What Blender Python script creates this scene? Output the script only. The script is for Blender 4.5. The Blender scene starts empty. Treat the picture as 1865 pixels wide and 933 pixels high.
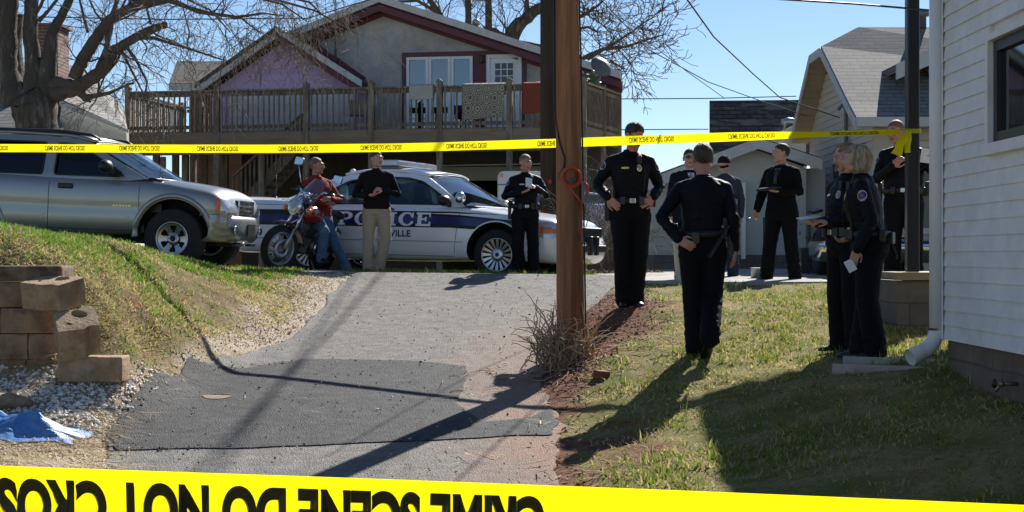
import bpy, bmesh, math, random
import numpy as np
from mathutils import Vector, Matrix, noise, Euler
from mathutils.bvhtree import BVHTree
R = math.radians
PI = math.pi
F = 2766.0; U0 = 932.5; V0 = 467.0
scn = bpy.context.scene
# ------------------------------------------------------------------ camera, sky, sun, exposure
cam = bpy.data.objects.new('camera', bpy.data.cameras.new('camera'))
scn.collection.objects.link(cam); scn.camera = cam
cam.location = (0, 0, 0); cam.rotation_euler = (R(90), 0, 0)
cam.data.sensor_width = 36; cam.data.lens = F / 1865 * 36
cam.data.clip_start = 0.05; cam.data.clip_end = 3000
SUN_EL = R(36); SUN_AZ = R(23)          # azimuth from +Y towards +X
world = bpy.data.worlds.new('World'); scn.world = world; world.use_nodes = True
wn = world.node_tree.nodes; wl = world.node_tree.links
sky = wn.new('ShaderNodeTexSky'); sky.sky_type = 'NISHITA'; sky.sun_disc = False
sky.sun_elevation = SUN_EL; sky.sun_rotation = SUN_AZ
sky.altitude = 1500; sky.air_density = 1.0; sky.dust_density = 0.2; sky.ozone_density = 3.5
bg = wn['Background']; bg.inputs['Strength'].default_value = 0.069
wl.new(sky.outputs[0], bg.inputs['Color'])
to_sun = Vector((math.sin(SUN_AZ)*math.cos(SUN_EL), math.cos(SUN_AZ)*math.cos(SUN_EL), math.sin(SUN_EL)))
sun = bpy.data.objects.new('sun', bpy.data.lights.new('sun', 'SUN'))
scn.collection.objects.link(sun); sun.data.energy = 5.0; sun.data.angle = R(0.53)
sun.data.color = (1.0, 0.955, 0.88)
sun.rotation_euler = to_sun.to_track_quat('Z', 'Y').to_euler()
scn.view_settings.view_transform = 'Standard'; scn.view_settings.look = 'None'
scn.view_settings.exposure = 0.75; scn.view_settings.gamma = 1.0
try: scn.view_settings.use_curve_mapping = False
except Exception: pass
scn.cycles.max_bounces = 6; scn.cycles.transparent_max_bounces = 12
scn.cycles.sample_clamp_indirect = 4; scn.cycles.caustics_reflective = False; scn.cycles.caustics_refractive = False
scn.cycles.use_denoising = True
try: scn.cycles.denoiser = 'OPENIMAGEDENOISE'
except Exception: pass
random.seed(7); np.random.seed(7)

def P(u, v, d):                       # a point seen at photo pixel (u, v) at distance d
    return Vector(((u-U0)*d/F, d, (V0-v)*d/F))
def XY(u, d): return (u-U0)*d/F

# ------------------------------------------------------------------ materials
MATS = {}
def nd(t, ty, **k):
    n = t.nodes.new(ty)
    for a, b in k.items():
        if a in n.inputs: n.inputs[a].default_value = b
        else: setattr(n, a, b)
    return n
def pmat(name, col, rough=0.6, metal=0.0, var=0.12, vscale=6.0, col2=None, c2scale=2.0, c2lo=0.45, c2hi=0.6,
         bump=0.0, bscale=60.0, coat=0.0, stretch=(1,1,1), spec=0.5, sheen=0.0, emit=None, trans=0.0, coord='Object', sss=0.0):
    if name in MATS: return MATS[name]
    m = bpy.data.materials.new(name); m.use_nodes = True; t = m.node_tree
    b = t.nodes['Principled BSDF']
    b.inputs['Roughness'].default_value = rough; b.inputs['Metallic'].default_value = metal
    b.inputs['Specular IOR Level'].default_value = spec
    if coat: b.inputs['Coat Weight'].default_value = coat; b.inputs['Coat Roughness'].default_value = 0.06
    if sheen: b.inputs['Sheen Weight'].default_value = sheen
    if trans: b.inputs['Transmission Weight'].default_value = trans
    if sss: b.inputs['Subsurface Weight'].default_value = sss; b.inputs['Subsurface Radius'].default_value=(0.02,0.008,0.004)
    tc = nd(t, 'ShaderNodeTexCoord'); mp = nd(t, 'ShaderNodeMapping'); mp.inputs['Scale'].default_value = stretch
    t.links.new(tc.outputs[coord], mp.inputs[0])
    c = tuple(col) + (1,) if len(col) == 3 else col
    out = None
    if col2 is not None:
        n2 = nd(t, 'ShaderNodeTexNoise', Scale=c2scale, Detail=6.0, Roughness=0.65)
        t.links.new(mp.outputs[0], n2.inputs['Vector'])
        mr = nd(t, 'ShaderNodeMapRange'); mr.inputs['From Min'].default_value = c2lo; mr.inputs['From Max'].default_value = c2hi
        t.links.new(n2.outputs[0], mr.inputs[0])
        mx = nd(t, 'ShaderNodeMix', data_type='RGBA'); mx.inputs[6].default_value = c; mx.inputs[7].default_value = tuple(col2)+(1,)
        t.links.new(mr.outputs[0], mx.inputs[0]); out = mx.outputs[2]
    if var:
        n1 = nd(t, 'ShaderNodeTexNoise', Scale=vscale, Detail=8.0, Roughness=0.7)
        t.links.new(mp.outputs[0], n1.inputs['Vector'])
        mr = nd(t, 'ShaderNodeMapRange'); mr.inputs['From Min'].default_value = 0.3; mr.inputs['From Max'].default_value = 0.7
        mr.inputs['To Min'].default_value = 1-var; mr.inputs['To Max'].default_value = 1+var
        t.links.new(n1.outputs[0], mr.inputs[0])
        vm = nd(t, 'ShaderNodeVectorMath', operation='SCALE')
        if out is None: vm.inputs[0].default_value = c[:3]
        else: t.links.new(out, vm.inputs[0])
        t.links.new(mr.outputs[0], vm.inputs['Scale']); out = vm.outputs[0]
    if out is None: b.inputs['Base Color'].default_value = c
    else: t.links.new(out, b.inputs['Base Color'])
    if bump:
        nb = nd(t, 'ShaderNodeTexNoise', Scale=bscale, Detail=6.0, Roughness=0.65)
        t.links.new(mp.outputs[0], nb.inputs['Vector'])
        bp = nd(t, 'ShaderNodeBump', Strength=min(bump,1.0), Distance=0.02)
        t.links.new(nb.outputs[0], bp.inputs['Height']); t.links.new(bp.outputs[0], b.inputs['Normal'])
    if emit: b.inputs['Emission Color'].default_value = tuple(emit[:3])+(1,); b.inputs['Emission Strength'].default_value = emit[3]
    MATS[name] = m; return m

def glassmat(name, tint=(0.5,0.55,0.55), refl=0.25, rough=0.01):
    if name in MATS: return MATS[name]
    m = bpy.data.materials.new(name); m.use_nodes = True; t = m.node_tree; t.nodes.remove(t.nodes['Principled BSDF'])
    tr = nd(t, 'ShaderNodeBsdfTransparent', Color=tint+(1,)); gl = nd(t, 'ShaderNodeBsdfGlossy', Roughness=rough)
    gl.inputs['Color'].default_value = (0.9,0.95,1,1)
    fr = nd(t, 'ShaderNodeLayerWeight', Blend=0.35); mr = nd(t, 'ShaderNodeMapRange'); mr.inputs['To Min'].default_value = refl*0.4; mr.inputs['To Max'].default_value = min(1, refl+0.4)
    t.links.new(fr.outputs['Fresnel'], mr.inputs[0])
    mx = nd(t, 'ShaderNodeMixShader'); t.links.new(mr.outputs[0], mx.inputs[0]); t.links.new(tr.outputs[0], mx.inputs[1]); t.links.new(gl.outputs[0], mx.inputs[2])
    t.links.new(mx.outputs[0], t.nodes['Material Output'].inputs[0]); MATS[name] = m; return m

def brickmat(name, c1, c2, mortar, bw, rh, ms=0.02, rough=0.85, axes=('x','z'), bump=0.4, bias=0.0, var=0.15, wear=None):
    """courses of bricks / shingles laid out in object space"""
    if name in MATS: return MATS[name]
    m = bpy.data.materials.new(name); m.use_nodes = True; t = m.node_tree; b = t.nodes['Principled BSDF']
    b.inputs['Roughness'].default_value = rough
    tc = nd(t, 'ShaderNodeTexCoord'); sp = nd(t, 'ShaderNodeSeparateXYZ'); t.links.new(tc.outputs['Object'], sp.inputs[0])
    cb = nd(t, 'ShaderNodeCombineXYZ'); ix = {'x':0,'y':1,'z':2}
    t.links.new(sp.outputs[ix[axes[0]]], cb.inputs[0]); t.links.new(sp.outputs[ix[axes[1]]], cb.inputs[1])
    # a little waviness
    nz = nd(t, 'ShaderNodeTexNoise', Scale=1.3, Detail=2.0); t.links.new(tc.outputs['Object'], nz.inputs['Vector'])
    va = nd(t, 'ShaderNodeVectorMath', operation='MULTIPLY_ADD'); va.inputs[1].default_value = (0.0, rh*0.25, 0); t.links.new(nz.outputs[1], va.inputs[0]); t.links.new(cb.outputs[0], va.inputs[2])
    br = nd(t, 'ShaderNodeTexBrick'); br.inputs['Scale'].default_value = 1.0
    br.inputs['Color1'].default_value = tuple(c1)+(1,); br.inputs['Color2'].default_value = tuple(c2)+(1,); br.inputs['Mortar'].default_value = tuple(mortar)+(1,)
    br.inputs['Brick Width'].default_value = bw; br.inputs['Row Height'].default_value = rh; br.inputs['Mortar Size'].default_value = ms; br.inputs['Bias'].default_value = bias
    t.links.new(va.outputs[0], br.inputs['Vector'])
    n1 = nd(t, 'ShaderNodeTexNoise', Scale=3.0, Detail=8.0, Roughness=0.75); t.links.new(tc.outputs['Object'], n1.inputs['Vector'])
    mr = nd(t, 'ShaderNodeMapRange'); mr.inputs['From Min'].default_value=0.3; mr.inputs['From Max'].default_value=0.7; mr.inputs['To Min'].default_value=1-var; mr.inputs['To Max'].default_value=1+var
    t.links.new(n1.outputs[0], mr.inputs[0])
    vm = nd(t, 'ShaderNodeVectorMath', operation='SCALE'); t.links.new(br.outputs[0], vm.inputs[0]); t.links.new(mr.outputs[0], vm.inputs['Scale'])
    out = vm.outputs[0]
    if wear:
        n3 = nd(t, 'ShaderNodeTexNoise', Scale=1.1, Detail=7.0, Roughness=0.6); mp3 = nd(t,'ShaderNodeMapping'); mp3.inputs['Scale'].default_value=(1.2,1.2,5)
        t.links.new(tc.outputs['Object'], mp3.inputs[0]); t.links.new(mp3.outputs[0], n3.inputs['Vector'])
        m3 = nd(t, 'ShaderNodeMapRange'); m3.inputs['From Min'].default_value=0.5; m3.inputs['From Max'].default_value=0.62
        t.links.new(n3.outputs[0], m3.inputs[0]); mx = nd(t,'ShaderNodeMix',data_type='RGBA'); mx.inputs[7].default_value=tuple(wear)+(1,)
        t.links.new(m3.outputs[0], mx.inputs[0]); t.links.new(out, mx.inputs[6]); out = mx.outputs[2]
    t.links.new(out, b.inputs['Base Color'])
    bp = nd(t, 'ShaderNodeBump', Strength=bump, Distance=0.02); bp.invert = True
    t.links.new(br.outputs['Fac'], bp.inputs['Height']); t.links.new(bp.outputs[0], b.inputs['Normal'])
    MATS[name] = m; return m

# ------------------------------------------------------------------ object helpers
ORG = {}
COL = scn.collection
def tagp(o, label=None, cat=None, group=None, kind=None):
    if label: o['label'] = label
    if cat: o['category'] = cat
    if group: o['group'] = group
    if kind: o['kind'] = kind
    return o
def thing(name, label, cat, loc=(0,0,0), group=None, rot=None, scale=None, kind=None):
    """Empty at the thing's base. rot given: its parts are built in local coordinates; else in world coordinates."""
    o = bpy.data.objects.new(name, None); COL.objects.link(o); o.empty_display_size = 0.2
    o.location = loc
    if rot is not None:
        o.rotation_euler = rot; ORG[o.name] = Vector((0,0,0))
        if scale: o.scale = (scale,)*3 if not hasattr(scale,'__len__') else scale
    else: ORG[o.name] = Vector(loc)
    return tagp(o, label, cat, group, kind)

class MB:
    def __init__(s): s.v = []; s.f = []; s.m = []; s.s = []; s.M = None
    def add(s, vs, fs, mi=0, sm=False):
        n = len(s.v)
        if s.M is not None: vs = [s.M @ Vector(p) for p in vs]
        s.v.extend([tuple(p) for p in vs])
        for f in fs: s.f.append([i+n for i in f]); s.m.append(mi); s.s.append(sm)
        return s
    def box(s, x0, x1, y0, y1, z0, z1, mi=0, T=None):
        vs = [(x,y,z) for z in (z0,z1) for (x,y) in ((x0,y0),(x1,y0),(x1,y1),(x0,y1))]
        if T is not None: vs = [T @ Vector(p) for p in vs]
        return s.add(vs, [(3,2,1,0),(4,5,6,7),(0,1,5,4),(1,2,6,5),(2,3,7,6),(3,0,4,7)], mi)
    def prism(s, pts, vec, mi=0):
        vec = Vector(vec); n = len(pts); a = [Vector(p) for p in pts]
        nv = Vector((0,0,0))
        for i in range(n): nv += a[i].cross(a[(i+1)%n])
        if nv.dot(vec) > 0: a = a[::-1]
        vs = a + [p+vec for p in a]
        fs = [list(range(n)), list(range(2*n-1, n-1, -1))] + [(i, i+n, (i+1)%n+n, (i+1)%n) for i in range(n)]
        return s.add(vs, [list(f)[::1] for f in fs], mi)
    def beam(s, p, q, w, h, mi=0, up=(0,0,1)):
        p = Vector(p); q = Vector(q); d = (q-p); L = d.length; d.normalize(); up = Vector(up)
        x = d.cross(up)
        if x.length < 1e-4: x = Vector((1,0,0))
        x.normalize(); z = x.cross(d)
        c = [p + x*(a*w/2) + z*(b*h/2) for a,b in ((-1,-1),(1,-1),(1,1),(-1,1))]
        c += [t + d*L for t in c]
        return s.add(c, [(0,1,2,3),(7,6,5,4),(1,0,4,5),(2,1,5,6),(3,2,6,7),(0,3,7,4)], mi)
    def tube(s, pts, rad, n=8, mi=0, caps=True, sm=True, flat=None):
        pts = [Vector(p) for p in pts]
        if not hasattr(rad, '__len__'): rad = [rad]*len(pts)
        k = len(pts); t = (pts[1]-pts[0]).normalized()
        u = t.orthogonal().normalized(); vs = []
        for i in range(k):
            a = pts[max(i-1,0)]; b = pts[min(i+1,k-1)]; t2 = (b-a)
            if t2.length < 1e-7: t2 = t
            t2.normalize(); u = (u - t2*u.dot(t2))
            if u.length < 1e-6: u = t2.orthogonal()
            u.normalize(); w = t2.cross(u)
            r = rad[i]; 
            for j in range(n):
                an = 2*PI*j/n; ra, rb = (r, r) if not hasattr(r,'__len__') else r
                vs.append(pts[i] + u*(math.cos(an)*ra) + w*(math.sin(an)*rb))
        fs = [(i*n+j, i*n+(j+1)%n, (i+1)*n+(j+1)%n, (i+1)*n+j) for i in range(k-1) for j in range(n)]
        if caps: fs += [list(range(n))[::-1], [(k-1)*n+j for j in range(n)]]
        return s.add(vs, fs, mi, sm)
    def rings(s, rings, mi=0, sm=True, caps=True, closed=False):
        n = len(rings[0]); k = len(rings); vs = [p for r in rings for p in r]
        fs = [(i*n+j, i*n+(j+1)%n, ((i+1)%k)*n+(j+1)%n, ((i+1)%k)*n+j) for i in range(k if closed else k-1) for j in range(n)]
        if caps and not closed: fs += [list(range(n))[::-1], [(k-1)*n+j for j in range(n)]]
        return s.add(vs, fs, mi, sm)
    def grid(s, g, mi=0, sm=True):
        h = len(g); w = len(g[0]); vs = [p for r in g for p in r]
        return s.add(vs, [(i*w+j, i*w+j+1, (i+1)*w+j+1, (i+1)*w+j) for i in range(h-1) for j in range(w-1)], mi, sm)
    def ell(s, c, r, nu=14, nv=10, mi=0, T=None, sm=True):
        if not hasattr(r, '__len__'): r = (r,r,r)
        vs = [Vector((0,0,-r[2]))]
        for i in range(1, nv):
            p = PI*i/nv
            for j in range(nu):
                a = 2*PI*j/nu; vs.append(Vector((r[0]*math.sin(p)*math.cos(a), r[1]*math.sin(p)*math.sin(a), -r[2]*math.cos(p))))
        vs.append(Vector((0,0,r[2])))
        if T is not None: vs = [T @ p for p in vs]
        c = Vector(c); vs = [p+c for p in vs]; L = len(vs)-1
        fs = [(0, 1+(j+1)%nu, 1+j) for j in range(nu)]
        for i in range(nv-2):
            for j in range(nu): fs.append((1+i*nu+j, 1+i*nu+(j+1)%nu, 1+(i+1)*nu+(j+1)%nu, 1+(i+1)*nu+j))
        b = 1+(nv-2)*nu
        fs += [(b+j, b+(j+1)%nu, L) for j in range(nu)]
        return s.add(vs, fs, mi, sm)
    def lathe(s, prof, n=24, mi=0, c=(0,0,0), axis='z', sm=True, closed=False):
        c = Vector(c); rings = []
        for (r, z) in prof:
            rg = []
            for j in range(n):
                a = 2*PI*j/n; x, y = r*math.cos(a), r*math.sin(a)
                rg.append(c + (Vector((x,y,z)) if axis=='z' else Vector((x,z,-y)) if axis=='y' else Vector((z,x,y))))
            rings.append(rg)
        return s.rings(rings, mi, sm, caps=True, closed=closed)
    def mesh(s, name):
        me = bpy.data.meshes.new(name); me.from_pydata([tuple(p) for p in s.v], [], s.f)
        me.polygons.foreach_set('material_index', s.m); me.polygons.foreach_set('use_smooth', s.s); me.update()
        return me
    def build(s, name, mats, parent=None, label=None, cat=None, group=None, kind=None, bevel=0, subsurf=0, origin=None, recalc=True, angle=None):
        mats = mats if isinstance(mats, (list,tuple)) else [mats]
        if parent is not None: off = ORG[parent.name]
        elif origin is not None: off = Vector(origin)
        elif kind in ('structure','stuff') : off = Vector((0,0,0))
        else:
            a = np.array(s.v); off = Vector((float((a[:,0].min()+a[:,0].max())/2), float((a[:,1].min()+a[:,1].max())/2), float(a[:,2].min())))
        me = s.mesh(name)
        if off.length: me.transform(Matrix.Translation(-off))
        if recalc:
            bm = bmesh.new(); bm.from_mesh(me); bmesh.ops.recalc_face_normals(bm, faces=bm.faces); bm.to_mesh(me); bm.free()
        return link(name, me, mats, parent, label, cat, group, kind, bevel, subsurf, off)
def link(name, me, mats, parent=None, label=None, cat=None, group=None, kind=None, bevel=0, subsurf=0, off=None):
    me.name = name
    if mats:
        ml = list(mats) if isinstance(mats,(list,tuple)) else [mats]
        for i, m in enumerate(ml):          # never clear(): that resets every face's material index
            if i < len(me.materials): me.materials[i] = m
            else: me.materials.append(m)
    o = bpy.data.objects.new(name, me); COL.objects.link(o)
    if parent is not None: o.parent = parent; ORG[o.name] = ORG[parent.name]
    else:
        o.location = off if off is not None else (0,0,0); ORG[o.name] = Vector(off) if off is not None else Vector((0,0,0))
    if bevel:
        b = o.modifiers.new('bevel','BEVEL'); b.width = bevel; b.segments = 2; b.limit_method = 'ANGLE'
    if subsurf:
        b = o.modifiers.new('sub','SUBSURF'); b.levels = subsurf; b.render_levels = subsurf
    return tagp(o, label, cat, group, kind)
def baked(me, mods):
    """evaluate a chain of modifiers on a mesh; mods: list of (type, dict); returns a new mesh"""
    ts = bpy.data.scenes.new('tmp'); o = bpy.data.objects.new('tmp', me); ts.collection.objects.link(o); tmp = []
    for ty, kw in mods:
        m = o.modifiers.new(ty, ty)
        for k, v in kw.items():
            if k == 'cutter':
                c = bpy.data.objects.new('cut', v); ts.collection.objects.link(c); tmp.append(c); v = c; k = 'object'
            setattr(m, k, v)
    ts.view_layers[0].update(); dg = ts.view_layers[0].depsgraph
    out = bpy.data.meshes.new_from_object(o.evaluated_get(dg))
    bpy.data.objects.remove(o)
    for c in tmp: bpy.data.objects.remove(c)
    bpy.data.scenes.remove(ts)
    return out
def bvh_of(me):
    vs = [v.co.copy() for v in me.vertices]; return BVHTree.FromPolygons(vs, [list(p.vertices) for p in me.polygons])
def text_verts(body, size=1.0, bold=0.0, sx=1.0):
    c = bpy.data.curves.new('t','FONT'); c.body = body; c.size = size; c.offset = bold; c.resolution_u = 3 if size < .06 else 7
    ts = bpy.data.scenes.new('tmp'); o = bpy.data.objects.new('t', c); ts.collection.objects.link(o)
    ts.view_layers[0].update(); dg = ts.view_layers[0].depsgraph
    me = bpy.data.meshes.new_from_object(o.evaluated_get(dg))
    vs = [(v.co.x*sx, v.co.y) for v in me.vertices]; fs = [list(p.vertices) for p in me.polygons]
    bpy.data.objects.remove(o); bpy.data.scenes.remove(ts); return vs, fs
def raster(inside, w, h, cell):
    """non-overlapping quads covering inside(x,y) on [0,w]x[0,h]"""
    vs, fs = [], []; ny = int(h/cell); nx = int(w/cell)
    for j in range(ny):
        y = (j+.5)*cell; run = None
        for i in range(nx+1):
            ins = i < nx and inside((i+.5)*cell, y)
            if ins and run is None: run = i
            if not ins and run is not None:
                n = len(vs); k = max(1, (i-run)//6)
                for q in range(k):
                    x0 = (run+(i-run)*q/k)*cell; x1 = (run+(i-run)*(q+1)/k)*cell; n = len(vs)
                    vs += [(x0,j*cell),(x1,j*cell),(x1,(j+1)*cell),(x0,(j+1)*cell)]; fs.append([n,n+1,n+2,n+3])
                run = None
    return vs, fs
def onto(bvh, org, ex, ey, dr, vs, fs, mb, mi=0, off=0.003, far=2.0):
    """project flat drawing (vs, fs) onto a surface: points org+ex*x+ey*y shot along dr"""
    org = Vector(org); ex = Vector(ex); ey = Vector(ey); dr = Vector(dr).normalized(); out = []
    for x, y in vs:
        p = org + ex*x + ey*y
        h = bvh.ray_cast(p - dr*far*0.5, dr, far)
        out.append((h[0] - dr*off) if h[0] is not None else None)
    ok = [f for f in fs if all(out[i] is not None for i in f)]
    out = [o if o is not None else org for o in out]
    mb.add(out, ok, mi); return mb

class Frame:
    """a building's own axes: a along the facade to image-right, b into the picture, z up"""
    def __init__(s, x, y, deg): s.o = Vector((x,y,0)); s.e1 = Vector((math.cos(R(deg)), math.sin(R(deg)),0)); s.e2 = Vector((-math.sin(R(deg)), math.cos(R(deg)),0))
    def pt(s, a, b, z): return s.o + s.e1*a + s.e2*b + Vector((0,0,z))
    def pix(s, u, v, b=0.0):
        r = Vector(((u-U0)/F, 1, (V0-v)/F)); o = s.o + s.e2*b
        t = o.dot(s.e2)/r.dot(s.e2); p = r*t
        return ((p-o).dot(s.e1), p.z)
    def prism(s, mb, out, b0, b1, mi=0): return mb.prism([s.pt(a,b0,z) for a,z in out], s.e2*(b1-b0), mi)
    def box(s, mb, a0, a1, b0, b1, z0, z1, mi=0):
        return s.prism(mb, [(a0,z0),(a1,z0),(a1,z1),(a0,z1)], b0, b1, mi)
def lap(mb, fr, a0f, a1f, z0, z1, exp, b=0.0, holes=(), mi=0, th=0.012):
    """lap siding boards on the plane b of a frame; a0f/a1f functions of z; holes (a0,a1,z0,z1)"""
    z = z0
    while z < z1-0.01:
        zt = min(z+exp, z1); segs = [(a0f((z+zt)/2), a1f((z+zt)/2))]
        for h in holes:
            if h[2] < zt-0.001 and h[3] > z+0.001:
                ns = []
                for s0, s1 in segs:
                    if h[1] <= s0 or h[0] >= s1: ns.append((s0,s1)); continue
                    if h[0] > s0: ns.append((s0,h[0]))
                    if h[1] < s1: ns.append((h[1],s1))
                segs = ns
        for s0, s1 in segs:
            if s1-s0 < 0.01: continue
            vs = [fr.pt(s0,b-th,z), fr.pt(s1,b-th,z), fr.pt(s1,b-0.002,zt), fr.pt(s0,b-0.002,zt), fr.pt(s0,b+0.01,z), fr.pt(s1,b+0.01,z), fr.pt(s1,b+0.01,zt), fr.pt(s0,b+0.01,zt)]
            mb.add(vs, [(0,1,2,3),(4,7,6,5),(0,4,5,1),(3,2,6,7),(0,3,7,4),(1,5,6,2)], mi)
        z = zt
# ------------------------------------------------------------------ the ground
CTRL = []
def cp(u, v, d): p = P(u, v, d); CTRL.append((p.x, p.y, p.z))
def cw(x, y, z): CTRL.append((x, y, z))
def DZ(y):
    """height of the paved drive along its length"""
    y=np.asarray(y,float); return np.where(y<13.4,-1.03-0.0956*(13.4-y),np.where(y<19.9,-1.03+0.0956*(y-13.4)+0.0041*(y-13.4)**2,-0.235-0.004*(y-19.9)))
for y in (7, 9.3, 11.5, 13.4, 15.5, 17.5, 19.5, 20.2):
    for x in (-1.9, -0.6, 0.25):
        cw(x, y, DZ(y))
for x,z in ((-2.2,-.235),(-1.6,-.235),(-.9,-.25),(-.2,-.31),(0.6,-.32),(1.2,-.34)): cw(x, 21.3, z)
for x in (-3.5,-2,0,1.5): cw(x, 24.5, -0.30)
for q in ((30,690,11.5),(120,690,11.4),(220,695,11.3),(100,760,10.6),(30,760,10.6),(0,850,9.2),(120,850,9.5),(-150,850,9.2),(-200,700,11.5),
          (190,800,10.7),(265,700,12.6),
          (-150,470,12.4),(0,470,12.6),(110,478,12.6),(0,432,15.2),(-150,430,15.2),(120,436,15.2),(230,444,15.3),(300,470,16.3),(350,478,17.3),(400,487,18.6),(470,496,19.2),(560,498,19.6),
          (190,520,12.6),(230,600,12.0),(250,660,11.8),(250,540,13.4),(300,600,13.0),(330,650,12.8),(400,560,15.2),(400,610,14.2),(450,620,14.8),(480,540,17.2),(560,520,18.0),
          (0,478,18.9),(150,487,18.9),(320,496,18.9),(400,487,20.5),(450,493,20.6),(510,493,20.4),(440,491,22.6),
          (1148,553,15.45),(1100,620,14.2),(1080,560,16.5),(1130,515,20.2),(1150,640,13.0),(1140,740,11.6),(1140,860,9.6),
          (1270,652,12.87),(1400,650,12.6),(1575,655,11.9),(1515,678,11.35),(1720,668,10.9),(1865,742,9.1),(1760,900,8.0),(1500,900,8.4),(1300,890,9.0),(1350,760,10.8),(1600,760,10.0),
          (1300,545,17),(1400,545,17),(1180,520,19.2),(1300,520,19.2),(1430,519,19.4),(1510,518,19.4),(1620,560,15.4),(1560,580,14.8),(1630,600,13.8),(1800,620,12.5),(1700,540,16.5)):
    cp(*q)
for x in (2,4,6,8): cw(x, 24, -0.28); cw(x, 30, -0.28)
for x in (-6,-3,0): cw(x, 30, -0.35)
for x in (-9,-7): cw(x, 24, -0.2)
for x in (-12,-8,-4,0,4,10): cw(x, 2, -1.95)
for x in (-16,): 
    for y in (9,13,17): cw(x, y, 0.1 if y > 12 else -0.9)
for x in (12,16):
    for y in (8,13,18,24): cw(x, y, -0.7)
for x in (-20,-10,0,10,20): cw(x, 40, -0.8 if x > -5 else -1.6)
CT = np.array(CTRL)
def _phi(r): return np.where(r > 1e-9, r*r*np.log(np.maximum(r,1e-9)), 0.0)
_n = len(CT); _K = _phi(np.hypot(CT[:,None,0]-CT[None,:,0], CT[:,None,1]-CT[None,:,1])) + np.eye(_n)*0.25
_Pm = np.c_[np.ones(_n), CT[:,:2]]; _A = np.zeros((_n+3,_n+3)); _A[:_n,:_n] = _K; _A[:_n,_n:] = _Pm; _A[_n:,:_n] = _Pm.T
_w = np.linalg.solve(_A, np.r_[CT[:,2], 0,0,0])
WALLX0, WALLX1, WALLY = -12.0, P(215,0,11.6).x, 11.75
def HT(x, y):
    x = np.asarray(x, float); y = np.asarray(y, float); sh = x.shape; xf = x.ravel(); yf = y.ravel(); out = np.empty_like(xf)
    for i in range(0, len(xf), 20000):
        a = xf[i:i+20000]; b = yf[i:i+20000]
        out[i:i+20000] = _phi(np.hypot(a[:,None]-CT[None,:,0], b[:,None]-CT[None,:,1])) @ _w[:_n] + _w[_n] + _w[_n+1]*a + _w[_n+2]*b
    # outside the surveyed area: falls away gently
    r = np.maximum(np.maximum(np.abs(xf)-14, yf-34), np.maximum(1-yf, 0)); t = np.clip(r/8, 0, 1); t = t*t*(3-2*t)
    far = -1.2 - 2.5*np.clip((yf-40)/30,0,1)
    out = np.clip(out, -3, 0.6)*(1-t) + far*t
    return out.reshape(sh)
HT0 = HT
DPOLY = None
def HT(x, y):
    z = HT0(x, y)
    if DPOLY is None: return z
    x = np.asarray(x, float); y = np.asarray(y, float)
    k = np.clip(0.5-sdist(DPOLY, x, y)/0.7, 0, 1); k = k*k*(3-2*k)
    return z*(1-k) + (DZ(y) - 0.012*(x+1))*k
def Hz(x, y): return float(HT(np.array([x]), np.array([y]))[0])
def G(u, v, d0=5.0, d1=60.0):
    """where the ray through photo pixel (u,v) meets the ground"""
    ds = np.linspace(d0, d1, 2200); xs = (u-U0)*ds/F; zs = (V0-v)*ds/F; k = np.nonzero(zs <= HT(xs, ds))[0]
    d = ds[k[0]] if len(k) else 30.0; x = (u-U0)*d/F
    return Vector((x, d, Hz(x, d)))
def GP(l): return [tuple(G(u,v))[:2] for u,v in l]
def sdist(poly, X, Y):
    """signed distance to a polygon (negative inside)"""
    poly = np.array(poly); d = np.full(X.shape, 1e9); ins = np.zeros(X.shape, bool); n = len(poly)
    for i in range(n):
        x1,y1 = poly[i]; x2,y2 = poly[(i+1)%n]; ex,ey = x2-x1,y2-y1
        t = np.clip(((X-x1)*ex+(Y-y1)*ey)/(ex*ex+ey*ey+1e-12),0,1); d = np.minimum(d, np.hypot(X-x1-t*ex, Y-y1-t*ey))
        c = ((y1>Y)!=(y2>Y)) & (X < (x2-x1)*(Y-y1)/((y2-y1) if abs(y2-y1)>1e-12 else 1e-12)+x1); ins ^= c
    return np.where(ins, -d, d)
def vnoise(X, Y, sc, seed=0):
    """smooth value noise, numpy"""
    x = X*sc+seed*17.3; y = Y*sc+seed*9.1; xi = np.floor(x).astype(int); yi = np.floor(y).astype(int); fx = x-xi; fy = y-yi
    fx = fx*fx*(3-2*fx); fy = fy*fy*(3-2*fy)
    def h(a,b):
        n = (a*374761393 + b*668265263 + seed*1442695) & 0xffffffff; n = ((n ^ (n>>13))*1274126177) & 0xffffffff; return ((n ^ (n>>16)) & 0xffff)/65535.0
    return (h(xi,yi)*(1-fx)+h(xi+1,yi)*fx)*(1-fy)+(h(xi,yi+1)*(1-fx)+h(xi+1,yi+1)*fx)*fy
def fbm(X, Y, sc, seed=0): return (vnoise(X,Y,sc,seed)*.5+vnoise(X,Y,sc*2.1,seed+1)*.25+vnoise(X,Y,sc*4.3,seed+2)*.15+vnoise(X,Y,sc*9,seed+3)*.1)

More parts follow.
